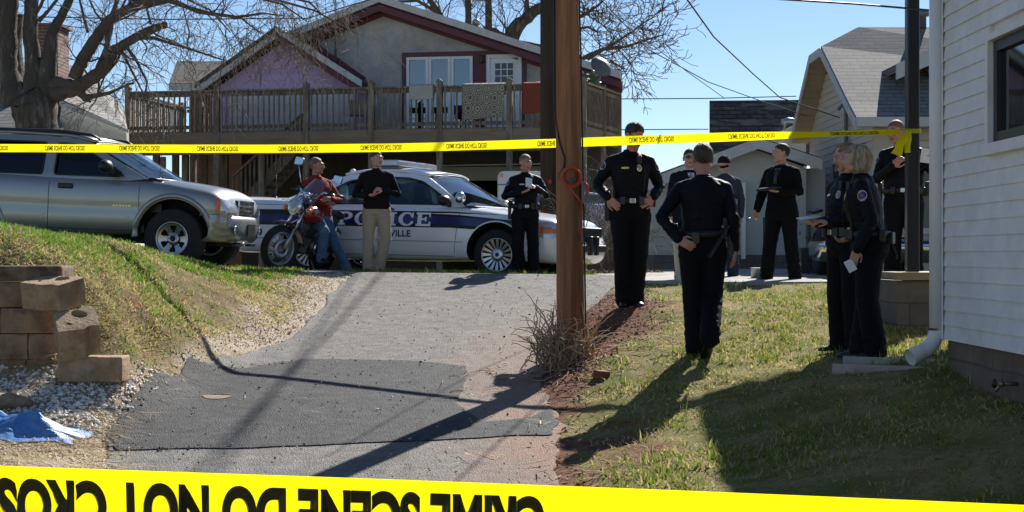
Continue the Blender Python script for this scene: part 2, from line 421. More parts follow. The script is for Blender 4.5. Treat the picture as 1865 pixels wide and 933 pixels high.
DRV_L = GP([(200,870),(190,800),(225,750),(265,705),(345,660),(450,635),(545,610),(580,570),(600,535),(640,505)])
DRV_R = GP([(1015,885),(1010,830),(1025,775),(985,700),(1000,650),(1030,590),(1075,555),(1120,522)])
drv = [(-2.4, 4.0)] + DRV_L + [(-2.25,20.1),(-2.3,20.4)] + [(1.75,20.5)] + DRV_R[::-1] + [(0.2, 4.0)]
DPOLY = drv
SOIL = GP([(985,900),(1000,800),(960,690),(1000,560),(1080,540),(1165,530),(1205,560),(1185,610),(1110,650),(1075,700),(1030,740),(1045,800),(1060,850),(1070,900)])
SOIL2 = GP([(1080,800),(1150,775),(1215,800),(1200,850),(1120,860),(1085,840)])
SHOULDER = GP([(-150,900),(-150,800),(60,810),(150,790),(190,740),(240,680),(330,640),(430,600),(470,540),(560,498),(660,497),(640,520),(600,590),(545,625),(450,650),(340,690),(260,760),(230,860),(220,900)])
WGRAV = GP([(-150,668),(60,672),(200,690),(330,700),(230,760),(200,800),(140,790),(60,760),(-150,760)])
BANK = GP([(-200,500),(110,480),(150,490),(260,520),(330,600),(420,560),(440,600),(340,640),(230,650),(210,560)])
xs = np.concatenate([-np.geomspace(400,9,26), np.arange(-8.5,8.51,0.06), np.geomspace(9,400,26)])
ys = np.concatenate([[-60,-30,-12,-4,0,2,3.4], np.arange(4.5,24.01,0.06), np.geomspace(24.5,700,46)])
GX, GY = np.meshgrid(xs, ys); GZ = HT(GX, GY)
near = (np.abs(GX) < 9) & (GY > 4) & (GY < 24.2)
nb = fbm(GX, GY, 3.0, 5)-.5
bumpy = 0.05*nb + 0.03*(fbm(GX,GY,9,8)-.5)
drd = sdist(drv, GX, GY)
k = np.clip(drd/0.25, 0, 1)
bank = np.clip(-sdist(BANK, GX, GY)/0.3, 0, 1)
GZ = GZ + np.where(near, bumpy*k + bank*0.12*(fbm(GX,GY,4,21)-.5), 0)
GZ = GZ - np.where(near & (drd < -0.02), 0.02, 0)       # the bed under the paving
# cut behind the retaining wall: low ground in front of it, bank behind it
def mesh_from_grid(name, X, Y, Z):
    h, w = X.shape; me = bpy.data.meshes.new(name); me.vertices.add(h*w)
    co = np.empty((h*w,3)); co[:,0]=X.ravel(); co[:,1]=Y.ravel(); co[:,2]=Z.ravel(); me.vertices.foreach_set('co', co.ravel())
    idx = np.arange(h*w).reshape(h,w); q = np.stack([idx[:-1,:-1],idx[:-1,1:],idx[1:,1:],idx[1:,:-1]],-1).reshape(-1,4); n = len(q)
    me.loops.add(n*4); me.loops.foreach_set('vertex_index', q.ravel().astype(np.int32)); me.polygons.add(n)
    me.polygons.foreach_set('loop_start', np.arange(0,n*4,4,dtype=np.int32)); me.polygons.foreach_set('loop_total', np.full(n,4,dtype=np.int32))
    me.polygons.foreach_set('use_smooth', np.ones(n,bool)); me.update(); me.validate(); return me
def soft(poly, w=0.15, nz=0.35):
    d = sdist(poly, GX, GY) + nz*(fbm(GX,GY,3.5,31)-.5)*1.3; return np.clip(0.5 - d/(2*w), 0, 1)
zs_ = np.zeros(GX.shape+(4,)); zs_[...,3] = 1
zs_[...,0] = np.maximum(soft(SOIL, 0.12, 0.6), soft(SOIL2, 0.15, 0.8))
zs_[...,1] = np.maximum(soft(SHOULDER, 0.12, 0.4), soft(WGRAV,0.1,0.2))
zs_[...,2] = np.maximum(soft(BANK, 0.2, 0.5), 0.75*((GX<-1.9)&(GY>11.6)&(GY<17)&(sdist(DPOLY,GX,GY)>.3)))
far_ = np.clip((GY-24)/2,0,1)
gme = mesh_from_grid('ground', GX, GY, GZ)
at = gme.color_attributes.new('zone','FLOAT_COLOR','POINT'); at.data.foreach_set('color', zs_.ravel().astype(np.float32))

gm = bpy.data.materials.new('ground_mat'); gm.use_nodes = True; t = gm.node_tree; b = t.nodes['Principled BSDF']; b.inputs['Roughness'].default_value = 0.95; b.inputs['Specular IOR Level'].default_value=0.15
tc = nd(t,'ShaderNodeTexCoord'); att = nd(t,'ShaderNodeVertexColor'); att.layer_name = 'zone'; sp = nd(t,'ShaderNodeSeparateColor'); t.links.new(att.outputs[0], sp.inputs[0])
def tn(scale, det=8.0, ro=0.65):
    n = nd(t,'ShaderNodeTexNoise', Scale=scale, Detail=det, Roughness=ro); t.links.new(tc.outputs['Object'], n.inputs['Vector']); return n.outputs[0]
def ramp(src, lo, hi):
    m = nd(t,'ShaderNodeMapRange'); m.inputs['From Min'].default_value=lo; m.inputs['From Max'].default_value=hi; t.links.new(src, m.inputs[0]); return m.outputs[0]
def mix(fac, a, b_):
    m = nd(t,'ShaderNodeMix',data_type='RGBA'); t.links.new(fac, m.inputs[0])
    for i,c in ((6,a),(7,b_)):
        if isinstance(c, tuple): m.inputs[i].default_value = c+(1,)
        else: t.links.new(c, m.inputs[i])
    return m.outputs[2]
lawn = mix(ramp(tn(2.2), .42,.6), (0.17,0.18,0.045), (0.34,0.27,0.12))
lawn = mix(ramp(tn(30), .5,.7), lawn, (0.14,0.09,0.045))
soil = mix(ramp(tn(14), .4,.65), (0.13,0.05,0.028), (0.25,0.12,0.07)); soil = mix(ramp(tn(60), .55,.7), soil, (0.36,0.24,0.16))
grav = mix(ramp(tn(45,3.0), .4,.62), (0.36,0.27,0.20), (0.66,0.56,0.45)); grav = mix(ramp(tn(5), .55,.72), grav, (0.42,0.30,0.19))
bnk = mix(ramp(tn(6), .42,.6), (0.16,0.10,0.055), (0.22,0.18,0.10)); bnk = mix(ramp(tn(3.1), .58,.66), bnk, (0.30,0.10,0.035))
c = mix(sp.outputs[2], lawn, bnk); c = mix(sp.outputs[1], c, grav); c = mix(sp.outputs[0], c, soil)
t.links.new(c, b.inputs['Base Color'])
bp = nd(t,'ShaderNodeBump', Strength=0.9, Distance=0.03); t.links.new(tn(70,6.0), bp.inputs['Height']); t.links.new(bp.outputs[0], b.inputs['Normal'])
link('ground', gme, [gm], kind='structure')

# paving as its own sheets
def sheet(name, poly, step, lift, mat, rag=0.05, seed=3, skirt=0.02):
    pa = np.array(poly); x0,y0 = pa.min(0)-.2; x1,y1 = pa.max(0)+.2
    X, Y = np.meshgrid(np.arange(x0,x1,step), np.arange(y0,y1,step))
    D = sdist(poly, X, Y) + rag*(vnoise(X,Y,5,seed)-.5)*2+rag*.6*(vnoise(X,Y,14,seed+2)-.5)
    # pull boundary vertices onto the outline, drop outside faces
    gy, gx = np.gradient(D, step); gn = gx*gx+gy*gy+1e-6
    edge = (D > 0) & (D < step*1.5); Xs = np.where(edge, X-gx/gn*D, X); Ys = np.where(edge, Y-gy/gn*D, Y)
    Z = HT(Xs, Ys) + lift + 0.006*(fbm(Xs,Ys,1.5,4)-.5)
    h, w = X.shape; idx = np.arange(h*w).reshape(h,w); ok = D < step*1.5
    q = np.stack([idx[:-1,:-1],idx[:-1,1:],idx[1:,1:],idx[1:,:-1]],-1).reshape(-1,4); inside = (D<=0).ravel()
    o = ok.ravel(); keep = o[q].all(1) & inside[q].any(1); q = q[keep]
    used = np.unique(q); rm = -np.ones(h*w,int); rm[used] = np.arange(len(used)); q = rm[q]
    co = np.c_[Xs.ravel(), Ys.ravel(), Z.ravel()][used]
    me = bpy.data.meshes.new(name); me.from_pydata(co.tolist(), [], q.tolist()); me.polygons.foreach_set('use_smooth', np.ones(len(q),bool)); me.update()
    if skirt:
        bm = bmesh.new(); bm.from_mesh(me); be = [e for e in bm.edges if e.is_boundary]
        r = bmesh.ops.extrude_edge_only(bm, edges=be); 
        for v in [g for g in r['geom'] if isinstance(g, bmesh.types.BMVert)]: v.co.z -= skirt
        bm.to_mesh(me); bm.free()
    return link(name, me, [mat], kind='structure')
def asphalt(name, c1, c2, stain=None, sc=90):
    m = bpy.data.materials.new(name); m.use_nodes = True; t = m.node_tree; b = t.nodes['Principled BSDF']; b.inputs['Roughness'].default_value=0.82; b.inputs['Specular IOR Level'].default_value=0.35
    tc = nd(t,'ShaderNodeTexCoord')
    def tn(s, d=6.0): n = nd(t,'ShaderNodeTexNoise',Scale=s,Detail=d,Roughness=0.7); t.links.new(tc.outputs['Object'], n.inputs['Vector']); return n.outputs[0]
    def mixr(src, lo, hi, a, b_):
        m_ = nd(t,'ShaderNodeMapRange'); m_.inputs['From Min'].default_value=lo; m_.inputs['From Max'].default_value=hi; t.links.new(src, m_.inputs[0])
        x = nd(t,'ShaderNodeMix',data_type='RGBA'); t.links.new(m_.outputs[0], x.inputs[0])
        for i,c in ((6,a),(7,b_)):
            if isinstance(c, tuple): x.inputs[i].default_value=c+(1,)
            else: t.links.new(c, x.inputs[i])
        return x.outputs[2]
    vo = nd(t,'ShaderNodeTexVoronoi',Scale=sc); t.links.new(tc.outputs['Object'], vo.inputs['Vector'])
    sepc = nd(t,'ShaderNodeSeparateColor'); t.links.new(vo.outputs['Color'], sepc.inputs[0])
    c = mixr(sepc.outputs[0], .1, .95, c1, c2); c = mixr(tn(1.2), .35,.65, c, tuple(x*1.0 for x in ((c1[0]+c2[0])/2,(c1[1]+c2[1])/2,(c1[2]+c2[2])/2)))
    c = mixr(tn(7,8.0), .42,.72, c, tuple(x*1.28 for x in c2)); c = mixr(tn(3.3,7.0), .56,.74, c, (c1[0]*1.0,c1[1]*.93,c1[2]*.85))
    v2 = nd(t,'ShaderNodeTexVoronoi',Scale=26); t.links.new(tc.outputs['Object'], v2.inputs['Vector']); c = mixr(v2.outputs['Distance'], .17,.10, c, (c2[0]*1.9,c2[1]*1.8,c2[2]*1.65))
    v3 = nd(t,'ShaderNodeTexVoronoi',Scale=19); t.links.new(tc.outputs['Object'], v3.inputs['Vector']); c = mixr(v3.outputs['Distance'], .15,.08, c, tuple(x*.35 for x in c1))
    if stain:
        # red clay washed over the right-hand side
        sp = nd(t,'ShaderNodeSeparateXYZ'); t.links.new(tc.outputs['Object'], sp.inputs[0])
        ad = nd(t,'ShaderNodeMath',operation='MULTIPLY_ADD'); t.links.new(tn(1.6), ad.inputs[0]); ad.inputs[1].default_value=2.6; t.links.new(sp.outputs[0], ad.inputs[2])
        m_ = nd(t,'ShaderNodeMapRange'); m_.inputs['From Min'].default_value=0.55; m_.inputs['From Max'].default_value=1.7; m_.inputs['To Max'].default_value=0.85; t.links.new(ad.outputs[0], m_.inputs[0])
        yy = nd(t,'ShaderNodeMapRange'); yy.inputs['From Min'].default_value=18; yy.inputs['From Max'].default_value=13; t.links.new(sp.outputs[1], yy.inputs[0])
        mu = nd(t,'ShaderNodeMath',operation='MULTIPLY'); t.links.new(m_.outputs[0], mu.inputs[0]); t.links.new(yy.outputs[0], mu.inputs[1])
        x = nd(t,'ShaderNodeMix',data_type='RGBA'); t.links.new(mu.outputs[0], x.inputs[0]); t.links.new(c, x.inputs[6]); x.inputs[7].default_value=stain+(1,); c = x.outputs[2]
    t.links.new(c, b.inputs['Base Color'])
    bp = nd(t,'ShaderNodeBump',Strength=1.0,Distance=0.014); t.links.new(vo.outputs['Distance'], bp.inputs['Height']); t.links.new(bp.outputs[0], b.inputs['Normal'])
    return m
sheet('driveway', drv, 0.04, 0.012, asphalt('old_asphalt',(0.112,0.104,0.095),(0.235,0.22,0.203),(0.34,0.20,0.135)), 0.035)
PATCH = GP([(345,659),(560,658),(740,661),(850,672),(842,710),(828,740),(880,775),(960,765),(1000,752),(1022,775),(1000,797),(700,811),(420,822),(215,826),(192,800),(228,750),(270,702)])
sheet('asphalt_patch', PATCH, 0.03, 0.020, asphalt('new_asphalt',(0.022,0.023,0.025),(0.078,0.078,0.081)), 0.022, 9, skirt=0.007)
STREET = [(-12,20.9),(-6,20.3),(-4.2,19.7),(-3.0,19.55),(-2.32,19.7),(-2.32,20.6),(-2.0,23.5),(-3.0,25.5),(-12,26.5)]
sheet('street', STREET, 0.12, 0.010, asphalt('street_asphalt',(0.12,0.12,0.12),(0.25,0.245,0.235)), 0.08, 6)
conc = pmat('concrete', (0.40,0.385,0.35), 0.9, var=0.2, vscale=8, bump=0.3, bscale=90, col2=(0.27,0.25,0.22), c2scale=2)
PAD = [(1.65,19.6),(2.2,19.45),(4.15,19.45),(4.2,21.5),(9.0,22.2),(9.0,26.8),(1.2,26.8),(1.3,22.6)]
pd = sheet('concrete_pad', PAD, 0.15, 0.03, conc, 0.0, 7, skirt=0.14)
# ------------------------------------------------------------------ building materials
wood = pmat('weathered_wood', (0.18,0.135,0.10), 0.85, var=0.35, vscale=3, stretch=(6,6,1.0), col2=(0.25,0.21,0.17), c2scale=1.5, bump=0.4, bscale=20)
woodh = pmat('weathered_wood_boards', (0.27,0.20,0.14), 0.85, var=0.35, vscale=3, stretch=(0.6,3,8), col2=(0.20,0.155,0.11), c2scale=1.5, bump=0.3, bscale=20)
stucco = pmat('grey_stucco', (0.46,0.44,0.415), 0.92, var=0.2, vscale=4, col2=(0.32,0.30,0.27), c2scale=0.55, c2lo=0.42, c2hi=0.62, bump=0.5, bscale=18)
maroon = pmat('maroon_paint', (0.12,0.03,0.042), 0.6, var=0.15)
white = pmat('white_paint', (0.78,0.78,0.77), 0.5, var=0.05)
whited = pmat('dirty_white_paint', (0.55,0.54,0.51), 0.6, var=0.15, vscale=3)
lilac = pmat('lilac_paint', (0.55,0.38,0.60), 0.7, var=0.12, vscale=3)
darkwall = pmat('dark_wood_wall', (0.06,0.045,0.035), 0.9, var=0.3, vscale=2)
blockg = brickmat('grey_block', (0.16,0.12,0.09),(0.20,0.155,0.12),(0.11,0.085,0.07), 0.40, 0.20, 0.008, var=0.3, bump=0.3, axes=('y','z'))
blockx = brickmat('grey_block_front', (0.13,0.115,0.10),(0.16,0.14,0.125),(0.09,0.08,0.07), 0.40, 0.20, 0.008, var=0.3, bump=0.3)
sidew = pmat('white_siding', (0.84,0.81,0.80), 0.55, var=0.10, vscale=5, bump=0.05, bscale=40, col2=(0.75,0.73,0.71), c2scale=1.1)
sidet = pmat('tan_siding', (0.52,0.46,0.38), 0.6, var=0.08, vscale=2)
trimt = pmat('grey_trim', (0.50,0.50,0.50), 0.55, var=0.06)
sh_tan = brickmat('grey_shingles', (0.165,0.16,0.155),(0.23,0.22,0.21),(0.08,0.077,0.075), 0.30, 0.075, 0.008, var=0.2, bump=0.4)
sh_dark = brickmat('dark_shingles', (0.055,0.042,0.034),(0.105,0.08,0.062),(0.02,0.016,0.013), 0.30, 0.10, 0.012, var=0.4, wear=(0.19,0.15,0.12), bump=0.8)
sh_left = brickmat('left_shingles', (0.16,0.155,0.145),(0.22,0.21,0.195),(0.09,0.085,0.08), 0.33, 0.085, 0.01, var=0.15, bump=0.4)
sh_brown = brickmat('brown_shingles', (0.045,0.04,0.038),(0.075,0.068,0.06),(0.02,0.018,0.017), 0.33, 0.10, 0.012, var=0.2, bump=0.5)
winglass = glassmat('window_glass', (0.25,0.27,0.28), 0.35)
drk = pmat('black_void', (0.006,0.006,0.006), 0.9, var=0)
blackp = pmat('black_plastic', (0.012,0.012,0.013), 0.45, var=0.1)
chrome = pmat('chrome', (0.75,0.76,0.78), 0.12, 1.0, var=0)
steel = pmat('galvanised_steel', (0.42,0.43,0.44), 0.4, 0.8, var=0.1)
greym = pmat('grey_metal', (0.16,0.17,0.18), 0.5, 0.3, var=0.1)

# ------------------------------------------------------------------ the house with the deck (far, centre-left)
HF = Frame(1.73, 37.0, -9.8)          # a=0 at the deck's right front corner; a grows to image-right, b into depth
DB = 2.7                               # the facade stands 2.7 m behind the deck's front edge
def hp(u, v, b=DB): return HF.pix(u, v, b)
house = thing('house', 'grey stucco house with maroon trim and a purple side gable behind the raised deck', 'house', HF.pt(-5, 6, -0.5))
# main gable wall
apex = hp(690, 2); rt = hp(1130, 138); lt = hp(515, 72); base_z = 3.2
lo = hp(515,72)[0]-1.0
mb = MB()
roofL = (hp(430,118)[0], hp(430,118)[1])
wall = [(hp(480,200)[0], base_z), (hp(1124,140)[0], base_z), (hp(1124,142)[0], hp(1124,142)[1]), (apex[0], apex[1]-0.15), (hp(500,84)[0], hp(500,84)[1])]
# openings for windows and the door are boxes set proud; the wall is a thick slab
HF.prism(mb, wall, DB, DB+0.2); mb.build('wall', [stucco], house)
# lower storey
mb = MB(); zl = -1.2
gl, gr = hp(795,300)[0], hp(1012,300)[0]
HF.box(mb, hp(440,300)[0], gl, DB, DB+0.2, zl, base_z-0.003); HF.box(mb, gr, hp(1126,300)[0], DB, DB+0.2, zl, base_z-0.003)
HF.box(mb, gl, gr, DB, DB+0.2, hp(800,302)[1], base_z-0.003)
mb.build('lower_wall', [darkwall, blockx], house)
mb = MB(); HF.box(mb, hp(1060,300)[0], hp(1127,300)[0], DB-0.12, DB-0.003, zl, base_z-0.1); mb.build('block_wall', [pmat('cellar_wall',(0.10,0.095,0.09),0.95,var=0.3,vscale=1.5)], house)
# garage: back wall, side walls, raised door
mb = MB(); HF.box(mb, gl-0.2, gr+0.2, DB+6, DB+6.2, zl, base_z-0.01); HF.box(mb, gl-0.2, gl-0.01, DB+0.21, DB+5.99, zl, base_z-0.01); HF.box(mb, gr+0.01, gr+0.2, DB+0.21, DB+5.99, zl, base_z-0.01)
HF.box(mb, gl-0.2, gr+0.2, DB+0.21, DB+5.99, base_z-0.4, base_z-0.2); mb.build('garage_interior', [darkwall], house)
mb = MB(); za, zb_ = hp(800,330)[1], hp(800,305)[1]
HF.box(mb, gl+0.02, gr-0.02, DB+0.05, DB+0.10, za, zb_); mb.build('garage_door', [pmat('cream_door',(0.30,0.28,0.22),0.6,var=0.1)], house)
mb = MB(); mb.tube([HF.pt(gl-0.2,DB-0.02,zb_+0.03), HF.pt(gr+0.1,DB-0.02,zb_+0.06)], 0.02, 6); mb.build('pipe', [whited], house)
# side walls and the back (so that it stands as a building)
mb = MB(); aL, aR = wall[0][0], wall[1][0]
HF.box(mb, aL, aL+0.2, DB+0.21, DB+9, zl, wall[4][1]-0.4); mb.build('side_wall', [stucco], house)
mb = MB(); mb.prism([HF.pt(aR-0.2,DB+0.21,zl),HF.pt(aR,DB+0.21,zl),HF.pt(aR-1.6,DB+9,zl),HF.pt(aR-1.8,DB+9,zl)],(0,0,wall[2][1]-0.4-zl)); mb.build('side_wall', [stucco], house)
# main roof: two slopes with overhang; maroon verge and white edge
rA = (hp(690,-6)[0], hp(690,-6)[1]); OV = 0.45
def pixo(u,v): return HF.pix(u,v,DB-OV)
rL = pixo(520,62); rR = pixo(1131,132); rK = pixo(985,88); rA = pixo(690,-7)
mb = MB()
prof = [rL, rA, rK, rR]
for (p, q) in zip(prof[:-1], prof[1:]):
    pq=[(p[0],p[1]-0.12),(q[0],q[1]-0.12),q,p]; sk_=[HF.e2*9.4-HF.e1*1.9*(1 if a_>rA[0]+3 else 0) for a_,z_ in pq]
    V_=[HF.pt(a_,DB-OV+0.03,z_) for a_,z_ in pq]; V_+=[v__+s__ for v__,s__ in zip(V_,sk_)]; mb.add(V_,[(0,1,2,3),(7,6,5,4),(0,4,5,1),(1,5,6,2),(2,6,7,3),(3,7,4,0)])
roof = mb.build('roof', [sh_brown], house)
mb = MB()
for (p, q) in zip(prof[:-1], prof[1:]):
    HF.prism(mb, [(p[0],p[1]-0.17),(q[0],q[1]-0.17),(q[0],q[1]+0.02),(p[0],p[1]+0.02)], DB-OV-0.02, DB-OV+0.027, 0)
mb.build('verge_board', [whited], roof)
mb = MB()
for (p, q) in zip(prof[:-1], prof[1:]):
    HF.prism(mb, [(p[0],p[1]-0.48),(q[0],q[1]-0.48),(q[0],q[1]-0.18),(p[0],p[1]-0.18)], DB-0.06, DB-0.003, 0)
    HF.prism(mb, [(p[0],p[1]-0.24),(q[0],q[1]-0.24),(q[0],q[1]-0.18),(p[0],p[1]-0.18)], DB-OV+0.03, DB-0.07, 0)
    HF.prism(mb, [(p[0],p[1]-0.40),(q[0],q[1]-0.40),(q[0],q[1]-0.175),(p[0],p[1]-0.175)], DB-OV+0.03, DB-OV+0.06, 0)
mb.build('maroon_fascia', [maroon], house)
# purple gable, in front of the main wall
PB = DB-0.9
def pg(u,v): return HF.pix(u,v,PB)
pa, pl, pr = pg(512,60), pg(366,163), pg(668,160)
mb = MB(); zb0 = 3.2
inner = [(pl[0]+0.25, zb0),(pr[0]-0.25, zb0),(pr[0]-0.25,pr[1]-0.1),(pa[0],pa[1]-0.28),(pl[0]+0.25,pl[1]-0.1)]
HF.prism(mb, inner, PB+0.02, DB-0.003+0.0, 0)
zm = pg(500,165)[1]
slL = (pa[1]-pl[1])/(pa[0]-pl[0]); slR = (pa[1]-pr[1])/(pr[0]-pa[0])
lap(mb, HF, lambda z: max(pl[0]+0.25, pl[0]+(z-pl[1]+0.45)/slL), lambda z: min(pr[0]-0.25, pr[0]-(z-pr[1]+0.45)/slR), zm+0.05, pa[1]-0.5, 0.21, PB+0.02, mi=0, th=0.02)
ga = mb.build('purple_gable', [lilac], house)
mb = MB(); HF.box(mb, pl[0]+0.3, pr[0]-0.3, PB-0.05, PB+0.018, zm-0.07, zm+0.04, 0)
lap(mb, HF, lambda z: pl[0]+0.8, lambda z: pr[0]-0.3, zb0, zm-0.08, 0.16, PB-0.012, th=0.015)
mb.build('white_lower_siding', [whited], house)
mb = MB()
for (p,q) in ((pl,pa),(pa,pr)):
    HF.prism(mb, [(p[0],p[1]-0.02),(q[0],q[1]-0.02),(q[0],q[1]+0.10),(p[0],p[1]+0.10)], PB-0.45, DB+(6 if p is pl else -0.06), 0)
mb.build('gable_roof', [sh_brown], house)
mb = MB()
HF.prism(mb, [(pl[0],pl[1]-0.2),(pa[0],pa[1]-0.2),(pa[0],pa[1]-0.025),(pl[0],pl[1]-0.025)], PB-0.44, PB-0.35, 0)
HF.prism(mb, [(pa[0],pa[1]-0.05),(pr[0],pr[1]-0.05),(pr[0],pr[1]+0.13),(pa[0],pa[1]+0.13)], PB-0.50, PB-0.46, 0)
mb.build('gable_verge', [whited], house)
mb = MB(); HF.prism(mb, [(pa[0],pa[1]-0.25),(pr[0],pr[1]-0.25),(pr[0],pr[1]-0.06),(pa[0],pa[1]-0.06)], PB-0.44, PB-0.36, 0); 
q1, q2 = hp(560,75), hp(666,150); HF.prism(mb, [(q1[0],q1[1]-0.12),(q2[0],q2[1]-0.12),(q2[0],q2[1]+0.12),(q1[0],q1[1]+0.12)], DB-0.055, DB-0.004, 0)
mb.build('gable_maroon_trim', [maroon], house)
# windows and door
wt, wb = hp(740,106)[1], hp(740,204)[1]; wx = [hp(x,150)[0] for x in (741,781.5,822,862)]
mb = MB(); a0,a1 = hp(733,98); 
HF.box(mb, hp(733,98)[0], hp(742,98)[0]-0.003, DB-0.05, DB-0.003, base_z, hp(740,98)[1]); HF.box(mb, hp(733,98)[0], hp(985,98)[0], DB-0.052, DB-0.003, wt+0.01, hp(740,97)[1]+0.0)
HF.box(mb, wx[3]+0.01, hp(884,98)[0], DB-0.05, DB-0.003, base_z, wt+0.007); HF.box(mb, hp(952,98)[0], hp(959,98)[0], DB-0.05, DB-0.003, base_z, wt+0.007)
mb.build('maroon_casing', [maroon], house)
for i in range(3):
    x0, x1 = wx[i]+0.005, wx[i+1]-0.005; w = MB(); fw = 0.075
    zbw = wb if i < 2 else wb
    z0w = 3.25
    HF.box(w, x0, x0+fw, DB-0.08, DB-0.004, z0w, wt); HF.box(w, x1-fw, x1, DB-0.08, DB-0.004, z0w, wt)
    HF.box(w, x0+fw, x1-fw, DB-0.08, DB-0.004, wt-fw, wt); HF.box(w, x0+fw, x1-fw, DB-0.08, DB-0.004, z0w, z0w+fw)
    f = w.build('window', [white], house); g = MB(); HF.box(g, x0+fw, x1-fw, DB-0.04, DB-0.03, z0w+fw, wt-fw); g.build('pane', [winglass], f)
    cu = MB(); n = 14
    for side in ((0,1) if i != 1 else (0,)):
        ca = x0+fw if side == 0 else x1-fw-0.16
        if i == 1: continue
        HF.prism(cu, [(ca+ k*0.16/n, 0) for k in range(0)] or [(ca,z0w+fw),(ca+0.16,z0w+fw),(ca+0.16,wt-fw),(ca,wt-fw)], DB-0.022, DB-0.018)
    if cu.v: cu.build('curtain', [pmat('curtain',(0.45,0.40,0.33),0.9,var=0.35,vscale=30,stretch=(1,1,0.02))], f)
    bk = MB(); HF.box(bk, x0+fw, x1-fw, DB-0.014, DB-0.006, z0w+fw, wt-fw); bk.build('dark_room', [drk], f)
d0, d1 = hp(887,101), hp(951,101); dz = d0[1]
dm = MB(); HF.box(dm, d0[0], d0[0]+0.1, DB-0.1, DB-0.004, base_z, dz); HF.box(dm, d1[0]-0.1, d1[0], DB-0.1, DB-0.004, base_z, dz); HF.box(dm, d0[0]+0.1, d1[0]-0.1, DB-0.1, DB-0.004, dz-0.1, dz)
HF.box(dm, d0[0]+0.1, d1[0]-0.1, DB-0.06, DB-0.005, base_z, dz-0.1); door = dm.build('door', [white], house, bevel=0.008)
pa0, pa1, pz0, pz1 = hp(902,150)[0], hp(936,150)[0], hp(902,152)[1], hp(902,116)[1]
mu = MB(); HF.box(mu, pa0, pa1, DB-0.068, DB-0.062, pz0, pz1); mu.build('pane', [pmat('door_pane',(0.03,0.035,0.045),0.1,var=0)], door)
mu = MB()
for i in range(4): x = pa0+(pa1-pa0)*i/3; HF.box(mu, x-0.012, x+0.012, DB-0.08, DB-0.069, pz0, pz1)
for i in range(4): z = pz0+(pz1-pz0)*i/3; HF.box(mu, pa0-.01, pa1+.01, DB-0.0835, DB-0.0805, z-0.012, z+0.012)
mu.build('glazing_bars', [white], door)
mu = MB(); mu.ell(HF.pt(d1[0]-0.17, DB-0.09, dz-1.1), 0.03); mu.build('handle', [chrome], door)
mu = MB(); l = hp(879,108); HF.box(mu, l[0]-0.06, l[0]+0.04, DB-0.17, DB-0.06, l[1]-0.12, l[1]+0.08); mu.build('wall_light', [blackp], house, bevel=0.01)
# vents, flue and mast on the roof
v_ = HF.pix(867,50,DB+1.5); mu = MB(); mu.lathe([(0.07,-0.5),(0.07,0.15),(0.11,0.16),(0.11,0.28),(0.05,0.32)], 12, c=HF.pt(v_[0],DB+1.5,v_[1]-0.1)); mu.build('flue', [steel], house)
v_ = HF.pix(610,0,DB-0.3); mu = MB(); mu.tube([HF.pt(v_[0],DB-0.3,v_[1]+1.2), HF.pt(v_[0]+0.02,DB-0.3,hp(611,118)[1])], 0.03, 8); mu.build('mast', [steel], house)

# ---------------- the deck
deck = thing('deck', 'weathered timber deck on tall posts in front of the grey stucco house', 'deck', HF.pt(-6, 0, -0.4))
def dp(u,v): return HF.pix(u,v,0.0)
topz, flz, jz = dp(650,160)[1], dp(650,236)[1], dp(650,262)[1]
aLd = dp(228,200)[0]; aRd = 0.05
posts_u = [234, 395, 558, 677, 801, 928, 1063]
for u in posts_u:
    m_ = MB(); a = dp(u,150)[0]; HF.box(m_, a-0.07, a+0.07, -0.075, 0.065, -1.5 if u not in () else jz, topz+0.10); 
    HF.prism(m_, [(a-0.09,topz+0.10),(a+0.09,topz+0.10),(a,topz+0.18)], -0.09, 0.08); m_.build('post', [wood], deck)
for (u0,u1) in zip(posts_u[:-1], posts_u[1:]):
    a0, a1 = dp(u0,150)[0]+0.073, dp(u1,150)[0]-0.073; r_ = MB()
    HF.box(r_, a0, a1, -0.07, 0.07, topz-0.045, topz); HF.box(r_, a0, a1, -0.02, 0.02, topz-0.16, topz-0.05); HF.box(r_, a0, a1, -0.02, 0.02, flz+0.06, flz+0.15)
    n = int((a1-a0)/0.135)
    for i in range(n):
        a = a0+(i+0.5)*(a1-a0)/n + random.uniform(-.012,.012); HF.box(r_, a-0.019, a+0.019, -0.062, -0.0225, flz-0.02+random.uniform(-.03,.03), topz-0.05)
    r_.build('railing', [wood], deck)
m_ = MB(); HF.box(m_, aLd, aRd, -0.045, 0.0, jz, flz-0.03, 0); HF.box(m_, aLd, aRd, 0.002, DB-0.95, flz-0.04, flz, 0)
m_.build('rim_board', [woodh], deck)
m_ = MB()
for i in range(30):
    a = aLd+0.2+i*(aRd-aLd-0.4)/29; HF.box(m_, a-0.02, a+0.02, 0.01, DB-0.1, jz+0.03, flz-0.045)
HF.box(m_, aLd, aRd, 0.5, 0.62, jz-0.2, jz+0.027); m_.build('joists', [wood], deck)
